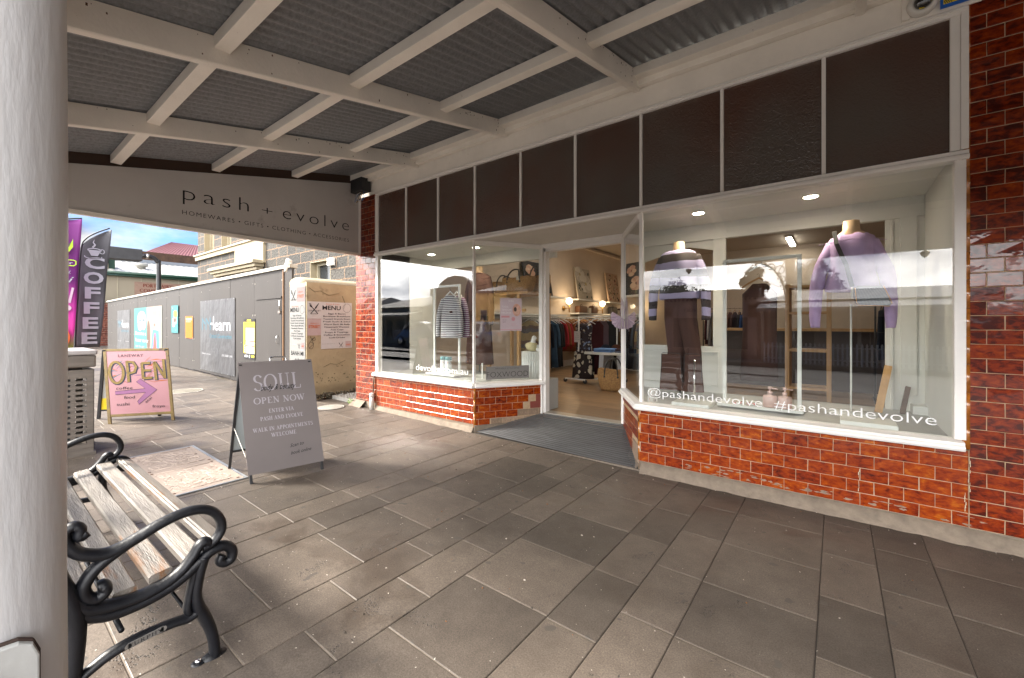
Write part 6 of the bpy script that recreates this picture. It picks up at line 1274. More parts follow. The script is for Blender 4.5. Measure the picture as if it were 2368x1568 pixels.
g = G(); hbox(g, LH - 1.37, LH - .31, .004, .035, 1.605, 1.635, zc if False else ply); g.build('door_head', None, ho)
g = G(); h_ = MH @ Vector((LH - .44, .022, .88)); g.tube(crom([h_, h_ + nH * .03 + Z * .01, h_ + nH * .03 + Z * .11, h_ + Z * .12], 4), .006, 8, chrome); g.build('handle', None, dob)
g = G(); h_ = MH @ Vector((LH - .38, .03, 1.40)); g.tube([h_, h_ + Z * .16], .008, 8, chrome); hbox(g, LH - .42, LH - .34, .02, .04, 1.36, 1.40, steel); g.build('latch', None, dob)
def hoard(lab, a, b, z0, z1, sheet, th=.004, cat='poster', group='posters on the hoarding', nm='poster', lift=.006):
    """a, b = distance from the near end"""
    o = MH @ Vector((LH - a, lift + th, z0)); t = thing(nm, lab, cat, tuple(o), group=group)
    p = Print(tuple(o), Uh, Z); p.slab(0, 0, a - b, z1 - z0, th, sheet); return t, p, a - b, z1 - z0
ban = mat('charcoal vinyl banner', (.038, .038, .042), .42, var=.08, vs=3, bump=9, bs=3, bump2=4, bs2=7, stretch=(1, 1, .6)); tealp = pm('sea blue', (.04, .16, .22)); wvi = pm('banner white', (.38, .38, .39))
def hearn(lab, a, b, z0, z1):
    t, p, W, h = hoard(lab, a, b, z0, z1, ban, .004, 'banner', 'builder banners on the hoarding', 'banner'); y0 = h * .58; lh = h * .175
    for k in range(2): p.stroke([(W * (.07 + .12 * k), y0), (W * (.07 + .12 * k), y0 + lh * .95), (W * (.155 + .12 * k), y0 + lh * .5)], W * .018, tealp, 1)
    p.stroke([(W * .32, y0), (W * .32, y0 + lh)], W * .018, tealp, 1); p.stroke([(W * .33, y0 + lh * .5), (W * .42, y0 + lh * .5)], W * .02, wvi, 1); p.stroke([(W * .42, y0), (W * .42, y0 + lh * 1.08)], W * .028, wvi, 1)
    p.text('earn', W * .45, y0, lh * .92, wvi, 1, 'l', W * .44, off=.01); p.text('Coastal Construction', W * .92, y0 - h * .105, h * .052, tealp, 1, 'r', W * .62)
    p.text('mhearn.com.au', W * .06, h * .23, h * .022, wvi, 1, 'l', W * .27, off=.01); p.text('(03) 5568 1745', W * .94, h * .235, h * .026, wvi, 1, 'r', W * .28, off=.01)
    for k in range(7):
        for e in (.012, h - .012): p.disc(W * (.02 + .16 * k), e, .010, .010, wvi, 1.5, 8)
    p.build('sheet', t)
hearn('charcoal builder banner nearest the hoarding door', 4.55, 2.42, .19, 1.69); hearn('charcoal builder banner at the far end of the hoarding', 14.62, 12.32, .22, 1.67)
t, p, W, h = hoard('teal and photo poster reading Become a foster carer', 11.6, 7.95, .36, 1.69, pm('poster teal', (.045, .17, .16)))
p.rect(W * .50, .0, W, h, mat('print warm interior', (.22, .165, .12), .5, var=.35, vs=3), 1); p.disc(W * .30, h * .72, W * .17, h * .20, wvi, 1.5); p.disc(W * .24, h * .60, W * .09, h * .14, wvi, 1.5); p.disc(W * .38, h * .62, W * .08, h * .14, wvi, 1.5)
p.text('MacKillop', W * .30, h * .76, h * .045, tealp, 3, 'c', W * .2); p.text('Family Services', W * .30, h * .68, h * .045, tealp, 3, 'c', W * .22)
p.text('Become a', W * .05, h * .36, h * .085, wvi, 2, 'l', W * .42, off=.02); p.text('foster carer', W * .05, h * .20, h * .085, wvi, 2, 'l', W * .50, off=.02); p.text('1300 791 677', W * .05, h * .06, h * .05, wvi, 2, 'l', W * .35)
sk = mat('print child skin', (.30, .17, .12), .5, var=.15, vs=6); p.disc(W * .76, h * .70, W * .085, h * .17, sk, 2); p.disc(W * .76, h * .80, W * .085, h * .10, mat('print sandy hair', (.35, .22, .10), .5), 2.4, a0=0, a1=PI); p.disc(W * .765, h * .60, W * .02, h * .03, pm('print mouth', (.25, .05, .04)), 2.8)
p.poly([(W * .64, 0), (W * .93, 0), (W * .90, h * .48), (W * .70, h * .50)], pm('print blue vest', (.05, .15, .38)), 1.6); p.poly([(W * .70, 0), (W * .84, 0), (W * .80, h * .42), (W * .76, h * .42)], pm('print red', (.55, .06, .04)), 2); p.disc(W * .56, h * .35, W * .06, h * .35, pm('print dark brown', (.09, .05, .035)), 1.4)
p.build('sheet', t)
t, p, W, h = hoard('narrow teal poster with a yellow spot curling off the hoarding', 6.92, 6.30, .96, 1.655, pm('poster teal2', (.04, .17, .18)), lift=.02); p.disc(W * .6, h * .68, W * .28, h * .14, pm('yellow', (.72, .55, .04)), 1); p.disc(W * .5, h * .45, W * .35, h * .14, wvi, 1); p.disc(W * .55, h * .46, W * .18, h * .09, pm('print dark brown', (.09, .05, .035)), 2); p.disc(W * .35, h * .3, W * .2, h * .09, wvi, 2); p.text('Best', W * .12, h * .88, .04, wvi, 1); p.text('2023', W * .6, h * .08, .03, wvi, 1); p.build('sheet', t)
t, p, W, h = hoard('small orange architects poster on the hoarding', 5.72, 5.12, .855, 1.37, pm('poster orange', (.45, .11, .002))); p.text('PILGRIM FOX', W * .08, h * .82, .05, wvi, 1, 'l', W * .84, off=.02); p.text('ARCHITECTS', W * .08, h * .72, .04, wvi, 1, 'l', W * .7); 
for cu in (.05, .95):
    for cv in (.03, .97): p.disc(W * cu, h * cv, .012, .012, wvi, 1, 8)
p.build('sheet', t)
t, p, W, h = hoard('yellow and white safety notice beside the hoarding door', 1.96, 1.44, .56, 1.283, pm('notice black', (.02, .02, .022))); yl = pm('yellow', (.72, .55, .04)); p.rect(W * .0, h * .14, W, h * .92, yl, 1); p.rect(W * .30, h * .94, W * .65, h * .98, yl, 1)
p.text('NOTICE BOARD', W * .5, h * .86, .028, bk, 2, 'c', W * .8, off=.02); p.rect(W * .2, h * .14, W * .96, h * .80, wvi, 1.6); rd = pm('signal red', (.60, .04, .02))
for v in (.80, .46, .34): p.rect(W * .18, h * (v - .025), W * .96, h * v, rd, 2)
for v in (.73, .66, .58, .51, .39, .37): p.rect(W * .22, h * v, W * .94, h * (v + .008), bk, 2)
for k in range(11): p.rect(W * .3, h * (.17 + k * .013), W * (.6 + .03 * (k % 4)), h * (.173 + k * .013), pm('grey ink', (.35, .34, .33)), 2)
for k in range(4): p.disc(W * .1, h * (.18 + k * .05), .016, .016, pm('sign blue', (.03, .12, .45)), 2, 10)
p.rect(W * .08, h * .04, W * .35, h * .10, wvi, 1); p.disc(W * .52, h * .07, .03, .03, wvi, 1); p.rect(W * .68, h * .05, W * .95, h * .10, yl, 1); p.build('sheet', t)
wc = thing('security_camera', 'white bullet camera on the near end of the hoarding', 'camera', (-6.67, 3.05, 2.1)); g = G(); g.tube([(-6.70, 3.08, 2.11), (-6.70, 3.08, 2.17), (-6.62, 3.0, 2.17)], .022, 10, pvc); g.build('bracket', None, wc); g = G(); g.tube([(-6.63, 3.01, 2.17), (-6.60, 2.97, 2.06), (-6.595, 2.95, 1.98)], [.03, .028, .02], 10, pvc); g.build('body', None, wc)
# grass tuft along foot of hoarding
g = G(); gm = mat('lichen grass', (.16, .17, .05), .8, var=.4)
for k in range(420):
    a = rh.uniform(0, LH - 1.4); q = MH @ Vector((a, rh.uniform(0, .09), 0)); q.z = gz(q.x) + .001; s_ = rh.uniform(.008, .028); d = Vector((rh.uniform(-1, 1), rh.uniform(-1, 0), 0)) * .02; g.add([q, q + Vector((.006, 0, 0)), q + d + Z * s_], [(0, 1, 2)], gm)
tag(g.build('grass'), 'thin yellow green grass growing along the foot of the grey hoarding', 'grass', kind='stuff')

# feather flags --------------------------------------------------
def flag(lab, x, pts, pole, mt_, deco):
    t = thing('feather_flag', lab, 'flag', (x, pole[0][0], 0), group='feather flags behind the litter bin')
    n = 26; m = 10; ys0 = pts[0]; g = G(); vs = []
    for i in range(n + 1):
        f = i / n; z = pts[2] + (pts[3] - pts[2]) * f
        yl_ = pts[0](f); yr = pts[1](f)
        for j in range(m + 1):
            s_ = j / m; zz = z + (pts[4](s_) if f > .86 else 0) * (f - .86) / .14
            vs.append((x + .035 * math.sin(s_ * 5 + f * 9) * s_, yl_ + (yr - yl_) * s_, zz))
    g.add(vs, [(i * (m + 1) + j, i * (m + 1) + j + 1, (i + 1) * (m + 1) + j + 1, (i + 1) * (m + 1) + j) for i in range(n) for j in range(m)], mt_, True)
    o = g.build('cloth', None, t); md = o.modifiers.new('th', 'SOLIDIFY'); md.thickness = .002
    g = G(); g.tube(crom([(x, a, b) for a, b in pole], 5), .014, 8, blackm); g.build('pole', None, t)
    g = G(); g.box(x - .25, x + .25, pole[0][0] - .03, pole[0][0] + .03, .1, .14, blackm); g.box(x - .03, x + .03, pole[0][0] - .25, pole[0][0] + .25, .1, .138, blackm); g.lathe([(.03, .12), (.03, .4)], (x, pole[0][0], 0), 10, blackm); g.build('base', None, t)
    deco(t); return t
fg = mat('grey flag cloth', (.075, .075, .083), .7, var=.15, vs=3, bump=1, bs=5); fp = bpy.data.materials.new('purple flag cloth'); fp.use_nodes = True; tt = fp.node_tree; tcc = tt.nodes.new('ShaderNodeTexCoord'); sx_ = tt.nodes.new('ShaderNodeSeparateXYZ'); rmp = tt.nodes.new('ShaderNodeValToRGB'); mm_ = tt.nodes.new('ShaderNodeMath'); mm_.operation = 'MULTIPLY'; mm_.inputs[1].default_value = .3
tt.links.new(tcc.outputs['Object'], sx_.inputs[0]); tt.links.new(sx_.outputs['Z'], mm_.inputs[0]); tt.links.new(mm_.outputs[0], rmp.inputs[0]); e = rmp.color_ramp.elements; e[0].position = .2; e[0].color = (.25, .42, .03, 1); e[1].position = 1; e[1].color = (.16, .02, .16, 1)
x_ = e.new(.30); x_.color = (.55, .03, .25, 1); x_ = e.new(.42); x_.color = (.45, .02, .26, 1); x_ = e.new(.62); x_.color = (.14, .015, .15, 1); tt.links.new(rmp.outputs[0], tt.nodes['Principled BSDF'].inputs['Base Color']); tt.nodes['Principled BSDF'].inputs['Roughness'].default_value = .7
def deco1(t):
    fw = pm('flag white', (.36, .36, .40)); p = Print((-12.36, 0, 0), Y, Z, .004)
    for i, ch in enumerate('COFFEE'): p.text(ch, 1.615 + .010 * (5 - i) - .01 * i * .6, 2.36 - i * .315, .225, fw, 2, 'c', .30 if i < 2 else .235, off=.035)
    c_ = 1.66; p.ring(c_, 2.74, .10, .035, .018, fw, 2); p.ring(c_ + .115, 2.72, .035, .045, .014, fw, 2); p.poly([(c_ - .10, 2.74), (c_ + .10, 2.74), (c_ + .05, 2.62), (c_ - .05, 2.62)], fw, 1.5); p.ring(c_ - .02, 2.60, .13, .04, .016, fw, 2, PI * .9, PI * 2.05); p.stroke([(c_ - .03, 2.79), (c_ + .01, 2.85), (c_ - .02, 2.90), (c_, 2.96)], [.03, .03, .02, .004], fw, 2); p.build('lettering', t)
flag('grey feather flag with white COFFEE lettering and a steaming cup', -12.4, (lambda f: 1.385 + .09 * f + (0 if f < .84 else .35 * ((f - .84) / .16) ** 1.6), lambda f: 1.75 + .18 * f, .70, 3.16, lambda s: .06 * s), [(1.375, .12), (1.38, .9), (1.42, 2.0), (1.465, 2.75), (1.54, 2.97), (1.70, 3.12), (1.90, 3.25)], fg, deco1)
def deco2(t):
    p = Print((-11.86, 0, 0), Y, Z, .004); gn = pm('lime', (.42, .62, .05)); gd_ = pm('deep green', (.06, .18, .04)); fw = pm('flag white', (.36, .36, .40))
    p.poly([(1.13, 2.62), (1.16, 2.85), (1.17, 3.05), (1.10, 2.95), (1.06, 2.78), (1.08, 2.62)], gn, 1); p.poly([(1.14, 2.60), (1.24, 2.70), (1.29, 2.86), (1.29, 2.70), (1.24, 2.60), (1.14, 2.55)], gn, 2); p.stroke([(1.12, 2.6), (1.2, 2.66), (1.26, 2.78)], .008, gd_, 3)
    p.stroke([(1.0, 2.44), (1.30, 2.44), (1.33, 2.42), (1.33, 2.36), (1.30, 2.33), (1.0, 2.33)], .018, gn, 2); p.text('power', 1.29, 2.355, .055, fw, 2, 'r', .34, off=.02); p.text('cold.', 1.26, 2.17, .06, fw, 2, 'r', .2, shear=.4); p.text('acai', 1.30, 2.0, .12, fw, 2, 'r', .36, shear=.4, off=.01)
    p.stroke([(1.29, 1.90), (1.24, 1.60)], .035, pm('spoon', (.55, .40, .50)), 2); p.disc(1.17, 1.50, .10, .07, pm('foam', (.6, .42, .52)), 2); p.disc(1.10, .93, .15, .22, pm('orange bowl', (.60, .12, .04)), 2); p.disc(1.10, .98, .12, .12, pm('berry', (.22, .02, .06)), 3); p.build('print', t)
flag('purple feather flag with lime leaves and a berry bowl, half hidden by the post', -11.9, (lambda f: .90 + (0 if f < .8 else .25 * ((f - .8) / .2) ** 2), lambda f: 1.30 + .12 * f, .70, 3.20, lambda s: .07 * s), [(.89, .12), (.89, 2.4), (.92, 2.9), (1.05, 3.16), (1.25, 3.25), (1.42, 3.29)], fp, deco2)

# street lamp with flat panel ------------------------------------
slp = thing('street_lamp', 'black curved street lamp with a flat panel head behind the hoarding', 'street lamp', (-17, 3.74, 0)); blk2 = mat('lamp black', (.02, .02, .022), .4)
G().tube(crom([(-17, 3.74, 0), (-17, 3.74, 2.95), (-17, 3.72, 3.12), (-17, 3.63, 3.25), (-17, 3.50, 3.29), (-17, 3.34, 3.30)], 4), .062, 12, blk2).build('pole', None, slp); G().tube([(-17, 3.5, 3.292), (-17, 3.44, 3.296)], .07, 12, chrome).build('collar', None, slp)
G().box(-17.4, -16.95, 2.50, 3.34, 3.13, 3.48, mat('panel grey', (.045, .045, .048), .7, var=.2, dirt=(.12, .11, .10), dirts=2)).build('panel_head', None, slp, bev=.01)

# ---- buildings north of the lane --------------------------------
crm = mat('cream limestone trim', (.30, .25, .165), .7, var=.07, bump=.3); bst = bpy.data.materials.new('rock faced bluestone')
def stone_mat(m, sx, sy, c1, c2, mc, rough=.85, bump=.9, msz=.03):
    m.use_nodes = True; t = m.node_tree; b = t.nodes['Principled BSDF']; l = t.links.new; b.inputs['Roughness'].default_value = rough
    tc = t.nodes.new('ShaderNodeTexCoord'); mp = t.nodes.new('ShaderNodeMapping'); mp.inputs['Rotation'].default_value = (R(90), 0, 0); l(tc.outputs['Object'], mp.inputs[0])
    br = t.nodes.new('ShaderNodeTexBrick'); br.inputs['Scale'].default_value = 1; br.inputs['Brick Width'].default_value = sx; br.inputs['Row Height'].default_value = sy; br.inputs['Mortar Size'].default_value = msz; br.inputs['Mortar Smooth'].default_value = .3; br.squash = 1.4; br.squash_frequency = 2
    br.inputs['Color1'].default_value = (*c1, 1); br.inputs['Color2'].default_value = (*c2, 1); br.inputs['Mortar'].default_value = (*mc, 1)
    nn = t.nodes.new('ShaderNodeTexNoise'); nn.inputs['Scale'].default_value = 5; nn.inputs['Detail'].default_value = 8; nn.inputs['Roughness'].default_value = .75; l(tc.outputs['Object'], nn.inputs['Vector'])
    ad = t.nodes.new('ShaderNodeMix'); ad.data_type = 'RGBA'; ad.inputs[0].default_value = .06; l(mp.outputs[0], ad.inputs[6]); l(nn.outputs['Color'], ad.inputs[7]); l(ad.outputs[2], br.inputs['Vector'])
    n2 = t.nodes.new('ShaderNodeTexNoise'); n2.inputs['Scale'].default_value = 14; n2.inputs['Detail'].default_value = 6; l(tc.outputs['Object'], n2.inputs['Vector']); rr_ = t.nodes.new('ShaderNodeValToRGB'); rr_.color_ramp.elements[0].position = .35; rr_.color_ramp.elements[0].color = (.45, .45, .45, 1); rr_.color_ramp.elements[1].position = .68; rr_.color_ramp.elements[1].color = (1.5, 1.45, 1.35, 1); l(n2.outputs['Fac'], rr_.inputs[0])
    mu = t.nodes.new('ShaderNodeMix'); mu.data_type = 'RGBA'; mu.blend_type = 'MULTIPLY'; mu.inputs[0].default_value = .8; l(br.outputs['Color'], mu.inputs[6]); l(rr_.outputs[0], mu.inputs[7]); l(mu.outputs[2], b.inputs['Base Color'])
    bu = t.nodes.new('ShaderNodeBump'); bu.inputs['Strength'].default_value = bump; bu.inputs['Distance'].default_value = .05; l(n2.outputs['Fac'], bu.inputs['Height']); l(bu.outputs[0], b.inputs['Normal'])
stone_mat(bst, .62, .34, (.024, .022, .019), (.05, .045, .038), (.16, .10, .06), msz=.02); frm = mat('painted cream joinery', (.36, .32, .23), .5)
sb = thing('bluestone_building', 'rock faced bluestone building with cream trim behind the hoarding', 'building', (-17, 7.1, 0)); SY = 7.1
g = G()
ops = [(-24.35, -23.05, 4.62, 7.4), (-22.1, -20.95, 4.62, 7.4), (-14.05, -12.75, .9, 3.25)]; xsn = sorted({-25.3, -9.0} | {q for o_ in ops for q in o_[:2]}); 
for a, b in zip(xsn, xsn[1:]):
    oo = [o_ for o_ in ops if o_[0] <= a and b <= o_[1]]
    if oo: g.box(a, b, SY, SY + .4, 0, oo[0][2], bst); g.box(a, b, SY, SY + .4, oo[0][3], 8.2, bst)
    else: g.box(a, b, SY, SY + .4, 0, 8.2, bst)
g.box(-25.3, -24.9, SY + .4, 16, 0, 8.2, bst); g.box(-9.4, -9.0, SY + .4, 16, 0, 8.2, bst); g.build('wall', None, sb)
for k, o_ in enumerate(ops):
    g = G(); a, b, z0, z1 = o_; g.box(a, b, SY + .30, SY + .36, z0, z1, mat('dark window glass', (.03, .035, .04), .08) if k == 2 else crm); w_ob = g.build('window', None, sb)
    g = G(); g.box(a, a + .08, SY + .22, SY + .30, z0, z1, frm); g.box(b - .08, b, SY + .22, SY + .30, z0, z1, frm); g.box(a + .08, b - .08, SY + .22, SY + .30, z1 - .1, z1, frm); g.box(a + .08, b - .08, SY + .22, SY + .30, (z0 + z1) / 2, (z0 + z1) / 2 + .05, frm); g.build('frame', None, w_ob)
    g = G(); g.box(a - .001, a + .02, SY - .01, SY + .3, z0, z1, crm); g.box(b - .02, b + .001, SY - .01, SY + .3, z0, z1, crm); g.box(a - .001, b + .001, SY - .01, SY + .3, z1 - .02, z1, crm); g.box(a - .05, b + .05, SY - .06, SY + .3, z0 - .12, z0, crm); g.build('reveal', None, w_ob)
g = G(); g.box(-25.36, -17.45, SY - .10, SY + .02, 4.30, 4.50, crm); g.box(-25.38, -17.43, SY - .16, SY + .02, 4.50, 4.58, crm); g.box(-20.3, -17.5, SY - .10, SY + .02, 3.55, 4.295, crm); g.build('string_course', None, sb, bev=.01)
g = G(); g.box(-22.5, -17.55, SY - .45, SY, 3.52, 3.66, crm); g.box(-22.4, -17.62, SY - .36, SY, 3.40, 3.52, crm); g.box(-22.3, -17.7, SY - .26, SY, 3.28, 3.40, crm); g.build('door_hood', None, sb, bev=.02)
for x in (-21.9, -18.6): g = G(); g.tube(crom([(x, SY - .30, 3.2), (x, SY - .22, 3.05), (x, SY - .08, 2.9), (x, SY - .02, 2.6)], 4), lerpl([.10, .13, .11, .05], 4), 10, crm); g.build('hood_bracket', None, sb)
g = G(); g.box(-24.4, -22.7, SY - .05, SY, 0, 3.15, crm); g.box(-24.2, -22.9, SY - .07, SY - .05, 2.4, 3.0, frm); g.build('door_surround', None, sb)
g = G(); g.box(-12.78, -12.48, SY - .12, SY, 3.02, 3.26, pvc); g.build('bulkhead_light', None, sb, bev=.02)
g = G(); g.box(-25.3, -9.0, SY + .4, 16, 8.2, 8.4, galv); g.build('roof', None, sb)
# cream hall with green gutter
hl = thing('community_hall', 'cream panelled hall with green gutter and white iron roof at the lane end', 'building', (-30, 8, 0)); crp = mat('cream panel', (.28, .245, .18), .6, var=.05, vs=1); grnp = mat('dark green trim', (.012, .045, .028), .4); wir = mat('white corrugated iron', (.34, .33, .30), .5, var=.1)
g = G(); g.box(-30.2, -30, 1.5, 14, 0, 3.75, crp); 
for y in (4.9, 5.85, 6.6, 7.5, 8.6, 9.8, 11): g.box(-29.998, -29.985, y - .02, y + .02, 0, 3.7, frm)
g.build('wall', None, hl); g = G(); g.box(-30.0, -29.8, 1.4, 14.1, 3.70, 3.76, grnp); g.tube([(-29.83, 1.4, 3.86), (-29.83, 14, 3.84)], .09, 8, grnp); g.build('gutter', None, hl)
g = G(); nx = 170; vs = []
for i in range(nx + 1):
    y = 1.4 + 12.7 * i / nx; d = .02 * math.sin(i * PI / 2 + .4); vs += [(-29.8, y, 3.92 + d), (-34.0, y, 4.95 + d)]
g.add(vs, [(2 * i, 2 * i + 2, 2 * i + 3, 2 * i + 1) for i in range(nx)], wir, True); g.build('corrugated_roof', None, hl)
g = G(); g.box(-34.1, -34, 1.4, 14, 4.9, 5.15, mat('pale blue flashing', (.19, .21, .24), .5)); g.build('flashing', None, hl); g = G(); g.box(-31.2, -30.6, 4.62, 4.9, 4.0, 4.8, grnp); g.box(-30.9, -30.5, 4.25, 4.62, 3.9, 4.85, frm); g.build('end_box', None, hl)
g = G(); g.lathe([(.18, 0), (.2, .2), (.3, .22), (.3, .36), (.02, .4)], (-31.5, 6.15, 4.25), 14, wir); g.build('roof_vent', None, hl)
p = Print((-29.97, 5.57, 2.60), Y, Z, .006); p.slab(0, 0, 2.0, .86, .02, mat('pinkish sign board', (.27, .175, .13), .6)); mr_ = pm('maroon ink', (.16, .03, .02)); p.serif('PORT FAIRY', 1.0, .60, .16, mr_, 1, 'c', 1.30, .22); p.serif('COMMUNITY', 1.0, .32, .16, mr_, 1, 'c', 1.55, .22); 
o = p.build('name_board', hl)
bw = thing('rendered_wall', 'weathered brown rendered parapet wall behind the white roof', 'wall', (-36, 8, 0)); G().box(-36.4, -36.1, 6.9, 15, 0, 5.95, mat('weathered brown render', (.07, .038, .022), .9, var=.45, vs=3, bump=.5)).build('wall', None, bw)
rf = thing('red_roof_house', 'house with a dusty pink corrugated hip roof far beyond the lane', 'house', (-41, 10, 0)); pkr = mat('faded red iron', (.19, .072, .075), .6, var=.1)
G().box(-44, -38.5, 8, 18, 0, 6.2, crp).build('wall', None, rf); g = G(); apx, n = Vector((-40.5, 9.9, 7.5)), 60
def rib(a, b, c_, d, n):
    a, b, c_, d = map(Vector, (a, b, c_, d)); vs = []
    for i in range(n * 4 + 1): f = i / (n * 4); w_ = .02 * math.sin(i * PI / 2); vs += [a.lerp(b, f) + Z * w_, d.lerp(c_, f) + Z * w_]
    g.add(vs, [(2 * i, 2 * i + 2, 2 * i + 3, 2 * i + 1) for i in range(n * 4)], pkr, True)
rib((-38.2, 7.7, 6.2), (-38.2, 18.3, 6.2), (-40.6, 16, 7.45), (-40.5, 9.7, 7.45), 55); rib((-43, 7.7, 6.2), (-38.2, 7.7, 6.2), (-40.5, 9.7, 7.45), (-40.6, 9.7, 7.45), 26); g.build('hip_roof', None, rf)
# shop fronts closing the lane, left of the hoarding
sf = thing('far_shop', 'dark red brick shop with a verandah far down the footpath', 'shop', (-34, 2, 0)); brk = bpy.data.materials.new('dark red brick'); stone_mat(brk, .23, .086, (.13, .035, .025), (.18, .05, .03), (.25, .2, .16), msz=.006)
g = G(); g.box(-40, -28.6, 3.6, 3.9, 0, 2.6, brk); g.box(-28.8, -28.5, 3.6, 14, 0, 2.2, brk); g.build('wall', None, sf); g = G(); g.box(-38, -29.5, 3.55, 3.6, .7, 2.2, mat('dark shop window', (.02, .02, .022), .1)); g.build('window', None, sf); g = G(); g.box(-40, -28, .2, 3.6, 2.55, 2.65, wir); g.build('verandah_roof', None, sf)
for x in (-28.3, -31.5, -34.7): g = G(); g.lathe([(.16, 0), (.16, .5), (.11, .52), (.10, 2.0), (.13, 2.1), (.13, 2.55)], (x, .9, .05), 12, mat('maroon and cream post', (.20, .05, .04), .5, var=.2)); g.build('post', None, sf)

# ================================================================ the other side of the street
def win(g, x, y, z, w_, h, fr=frm, gl=None):
    g.box(x - w_ / 2 - .06, x + w_ / 2 + .06, y, y + .04, z - .06, z + h + .06, fr); g.box(x - w_ / 2, x + w_ / 2, y + .04, y + .06, z, z + h, gl or dkg); g.box(x - .02, x + .02, y + .06, y + .07, z, z + h, fr); g.box(x - w_ / 2, x + w_ / 2, y + .06, y + .07, z + h / 2, z + h / 2 + .03, fr)
dkg = mat('dark window glass', (.03, .035, .04), .08)
FY = -13.3
mv = mat('mauve brown render', (.50, .33, .26), .7, var=.06); dp_ = mat('dark parapet', (.06, .045, .04), .7)
s = thing('stationery_shop', 'mauve parapet shop reading FINE STATIONERY across the street', 'shop', (-4.5, FY, 0))
g = G(); g.box(-6.4, -6.05, FY - .4, FY, -.3, 2.0, mv); g.box(-2.95, -2.6, FY - .4, FY, -.3, 2.0, mv); g.box(-6.4, -2.6, FY - .4, FY, 1.45, 2.30, mv); g.box(-6.4, -2.6, FY - 8, FY - .4, -.3, 2.4, mv); g.build('wall', None, s)
g = G(); g.box(-6.5, -2.5, FY - .5, FY + .12, 2.30, 2.65, dp_)
for k in range(22): g.box(-6.45 + k * .178, -6.37 + k * .178, FY + .0, FY + .14, 2.2, 2.31, dp_)
g.build('parapet', None, s); g = G(); g.box(-6.05, -4.75, FY - .3, FY - .25, .1, 1.6, dkg); g.box(-4.3, -2.95, FY - .3, FY - .25, .1, 1.6, dkg); g.build('shop_window', None, s)
g = G(); g.box(-4.72, -4.33, FY - .35, FY - .28, -.25, 1.6, dp_); g.build('door', None, s); p = Print((-2.7, FY + .004, 0), -X, Z, .004); p.text('FINE STATIONERY', 1.75, 1.72, .16, bk, 1, 'c', 2.2, sp=1.2); p.build('lettering', s)
def house(lab, x0, x1, wallm, roofm, wh, rh_, depth=8, wins=4, name='house', ver_=True, setb=0., sign=None):
    y = FY - setb; t = thing(name, lab, 'house', ((x0 + x1) / 2, y, 0)); G().box(x0, x1, y - depth, y, -.3, wh, wallm).build('wall', None, t)
    g = G(); e = .3; g.add([(x0 - e, y + e, wh), (x1 + e, y + e, wh), (x1 - 1, y - depth / 2, wh + rh_), (x0 + 1, y - depth / 2, wh + rh_), (x1 + e, y - depth - e, wh), (x0 - e, y - depth - e, wh)], [(0, 1, 2, 3), (1, 4, 2), (4, 5, 3, 2), (5, 0, 3)], roofm); g.build('roof', None, t)
    for k in range(wins):
        g = G(); win(g, x0 + (x1 - x0) * (k + .5) / wins, y, .25, min(1.0, (x1 - x0) / wins * .6), 1.2); g.build('window', None, t)
    if ver_:
        g = G(); g.add([(x0 - .2, y, 2.1), (x1 + .2, y, 2.1), (x1 + .2, y + 1.6, 1.8), (x0 - .2, y + 1.6, 1.8)], [(0, 1, 2, 3)], roofm); g.box(x0 - .2, x1 + .2, y + 1.55, y + 1.62, 1.66, 1.8, wallm); g.build('verandah_roof', None, t)
        x = x0
        while x <= x1 + .1: G().box(x - .05, x + .05, y + 1.5, y + 1.6, -.3, 1.7, frm).build('verandah_post', None, t); x += (x1 - x0) / 3
    if sign: sign(t, y)
    return t
ri = bpy.data.materials.new('ribbed grey roof'); ri.use_nodes = True; tt = ri.node_tree; wv = tt.nodes.new('ShaderNodeTexWave'); wv.inputs['Scale'].default_value = 3.2; wv.bands_direction = 'X'; tcx = tt.nodes.new('ShaderNodeTexCoord'); tt.links.new(tcx.outputs['Object'], wv.inputs['Vector']); rr2 = tt.nodes.new('ShaderNodeValToRGB'); rr2.color_ramp.elements[0].color = (.22, .22, .23, 1); rr2.color_ramp.elements[1].color = (.62, .62, .62, 1); tt.links.new(wv.outputs['Color'], rr2.inputs[0]); tt.links.new(rr2.outputs[0], tt.nodes['Principled BSDF'].inputs['Base Color'])
drk = mat('dark slate roof', (.07, .07, .075), .7, var=.2); gw = mat('grey weatherboard', (.38, .37, .34), .7, var=.08); tw = mat('taupe render', (.42, .36, .29), .75, var=.08); cwb = mat('cream weatherboard', (.48, .43, .33), .7); yw = mat('ochre render', (.50, .29, .09), .75, var=.08)
house('taupe verandah house with ribbed iron roof across the street', -2.3, 6.5, tw, ri, 2.12, .65, setb=.6); house('grey house with a ribbed roof further right across the street', 7.5, 15, gw, ri, 2.2, .75); house('cream weatherboard cottage across the street', 16.5, 24, cwb, drk, 2.2, .9); house('slate roofed grey shop left of the stationery shop', -11.5, -6.9, gw, drk, 2.25, .85, wins=3)
def motel(t, y):
    p = Print((-13.0, y + .02, 0), -X, Z, .01); p.slab(0, 1.6, 3.4, 2.15, .08, wvi); p.text('CENTRAL MOTEL', 1.7, 1.75, .26, pm('sign blue', (.03, .12, .45)), 1, 'c', 3.0); p.build('name_board', t)
house('grey two gabled motel with a blue lettered board across the street', -17.5, -12.2, gw, drk, 2.5, .9, wins=3, ver_=False, sign=motel)
c2 = thing('curved_parapet_shop', 'grey shop with a curved parapet across the street', 'shop', (-20, FY, 0)); g = G(); g.box(-22.5, -18, FY - 7, FY, -.3, 3.2, gw); g.build('wall', None, c2)
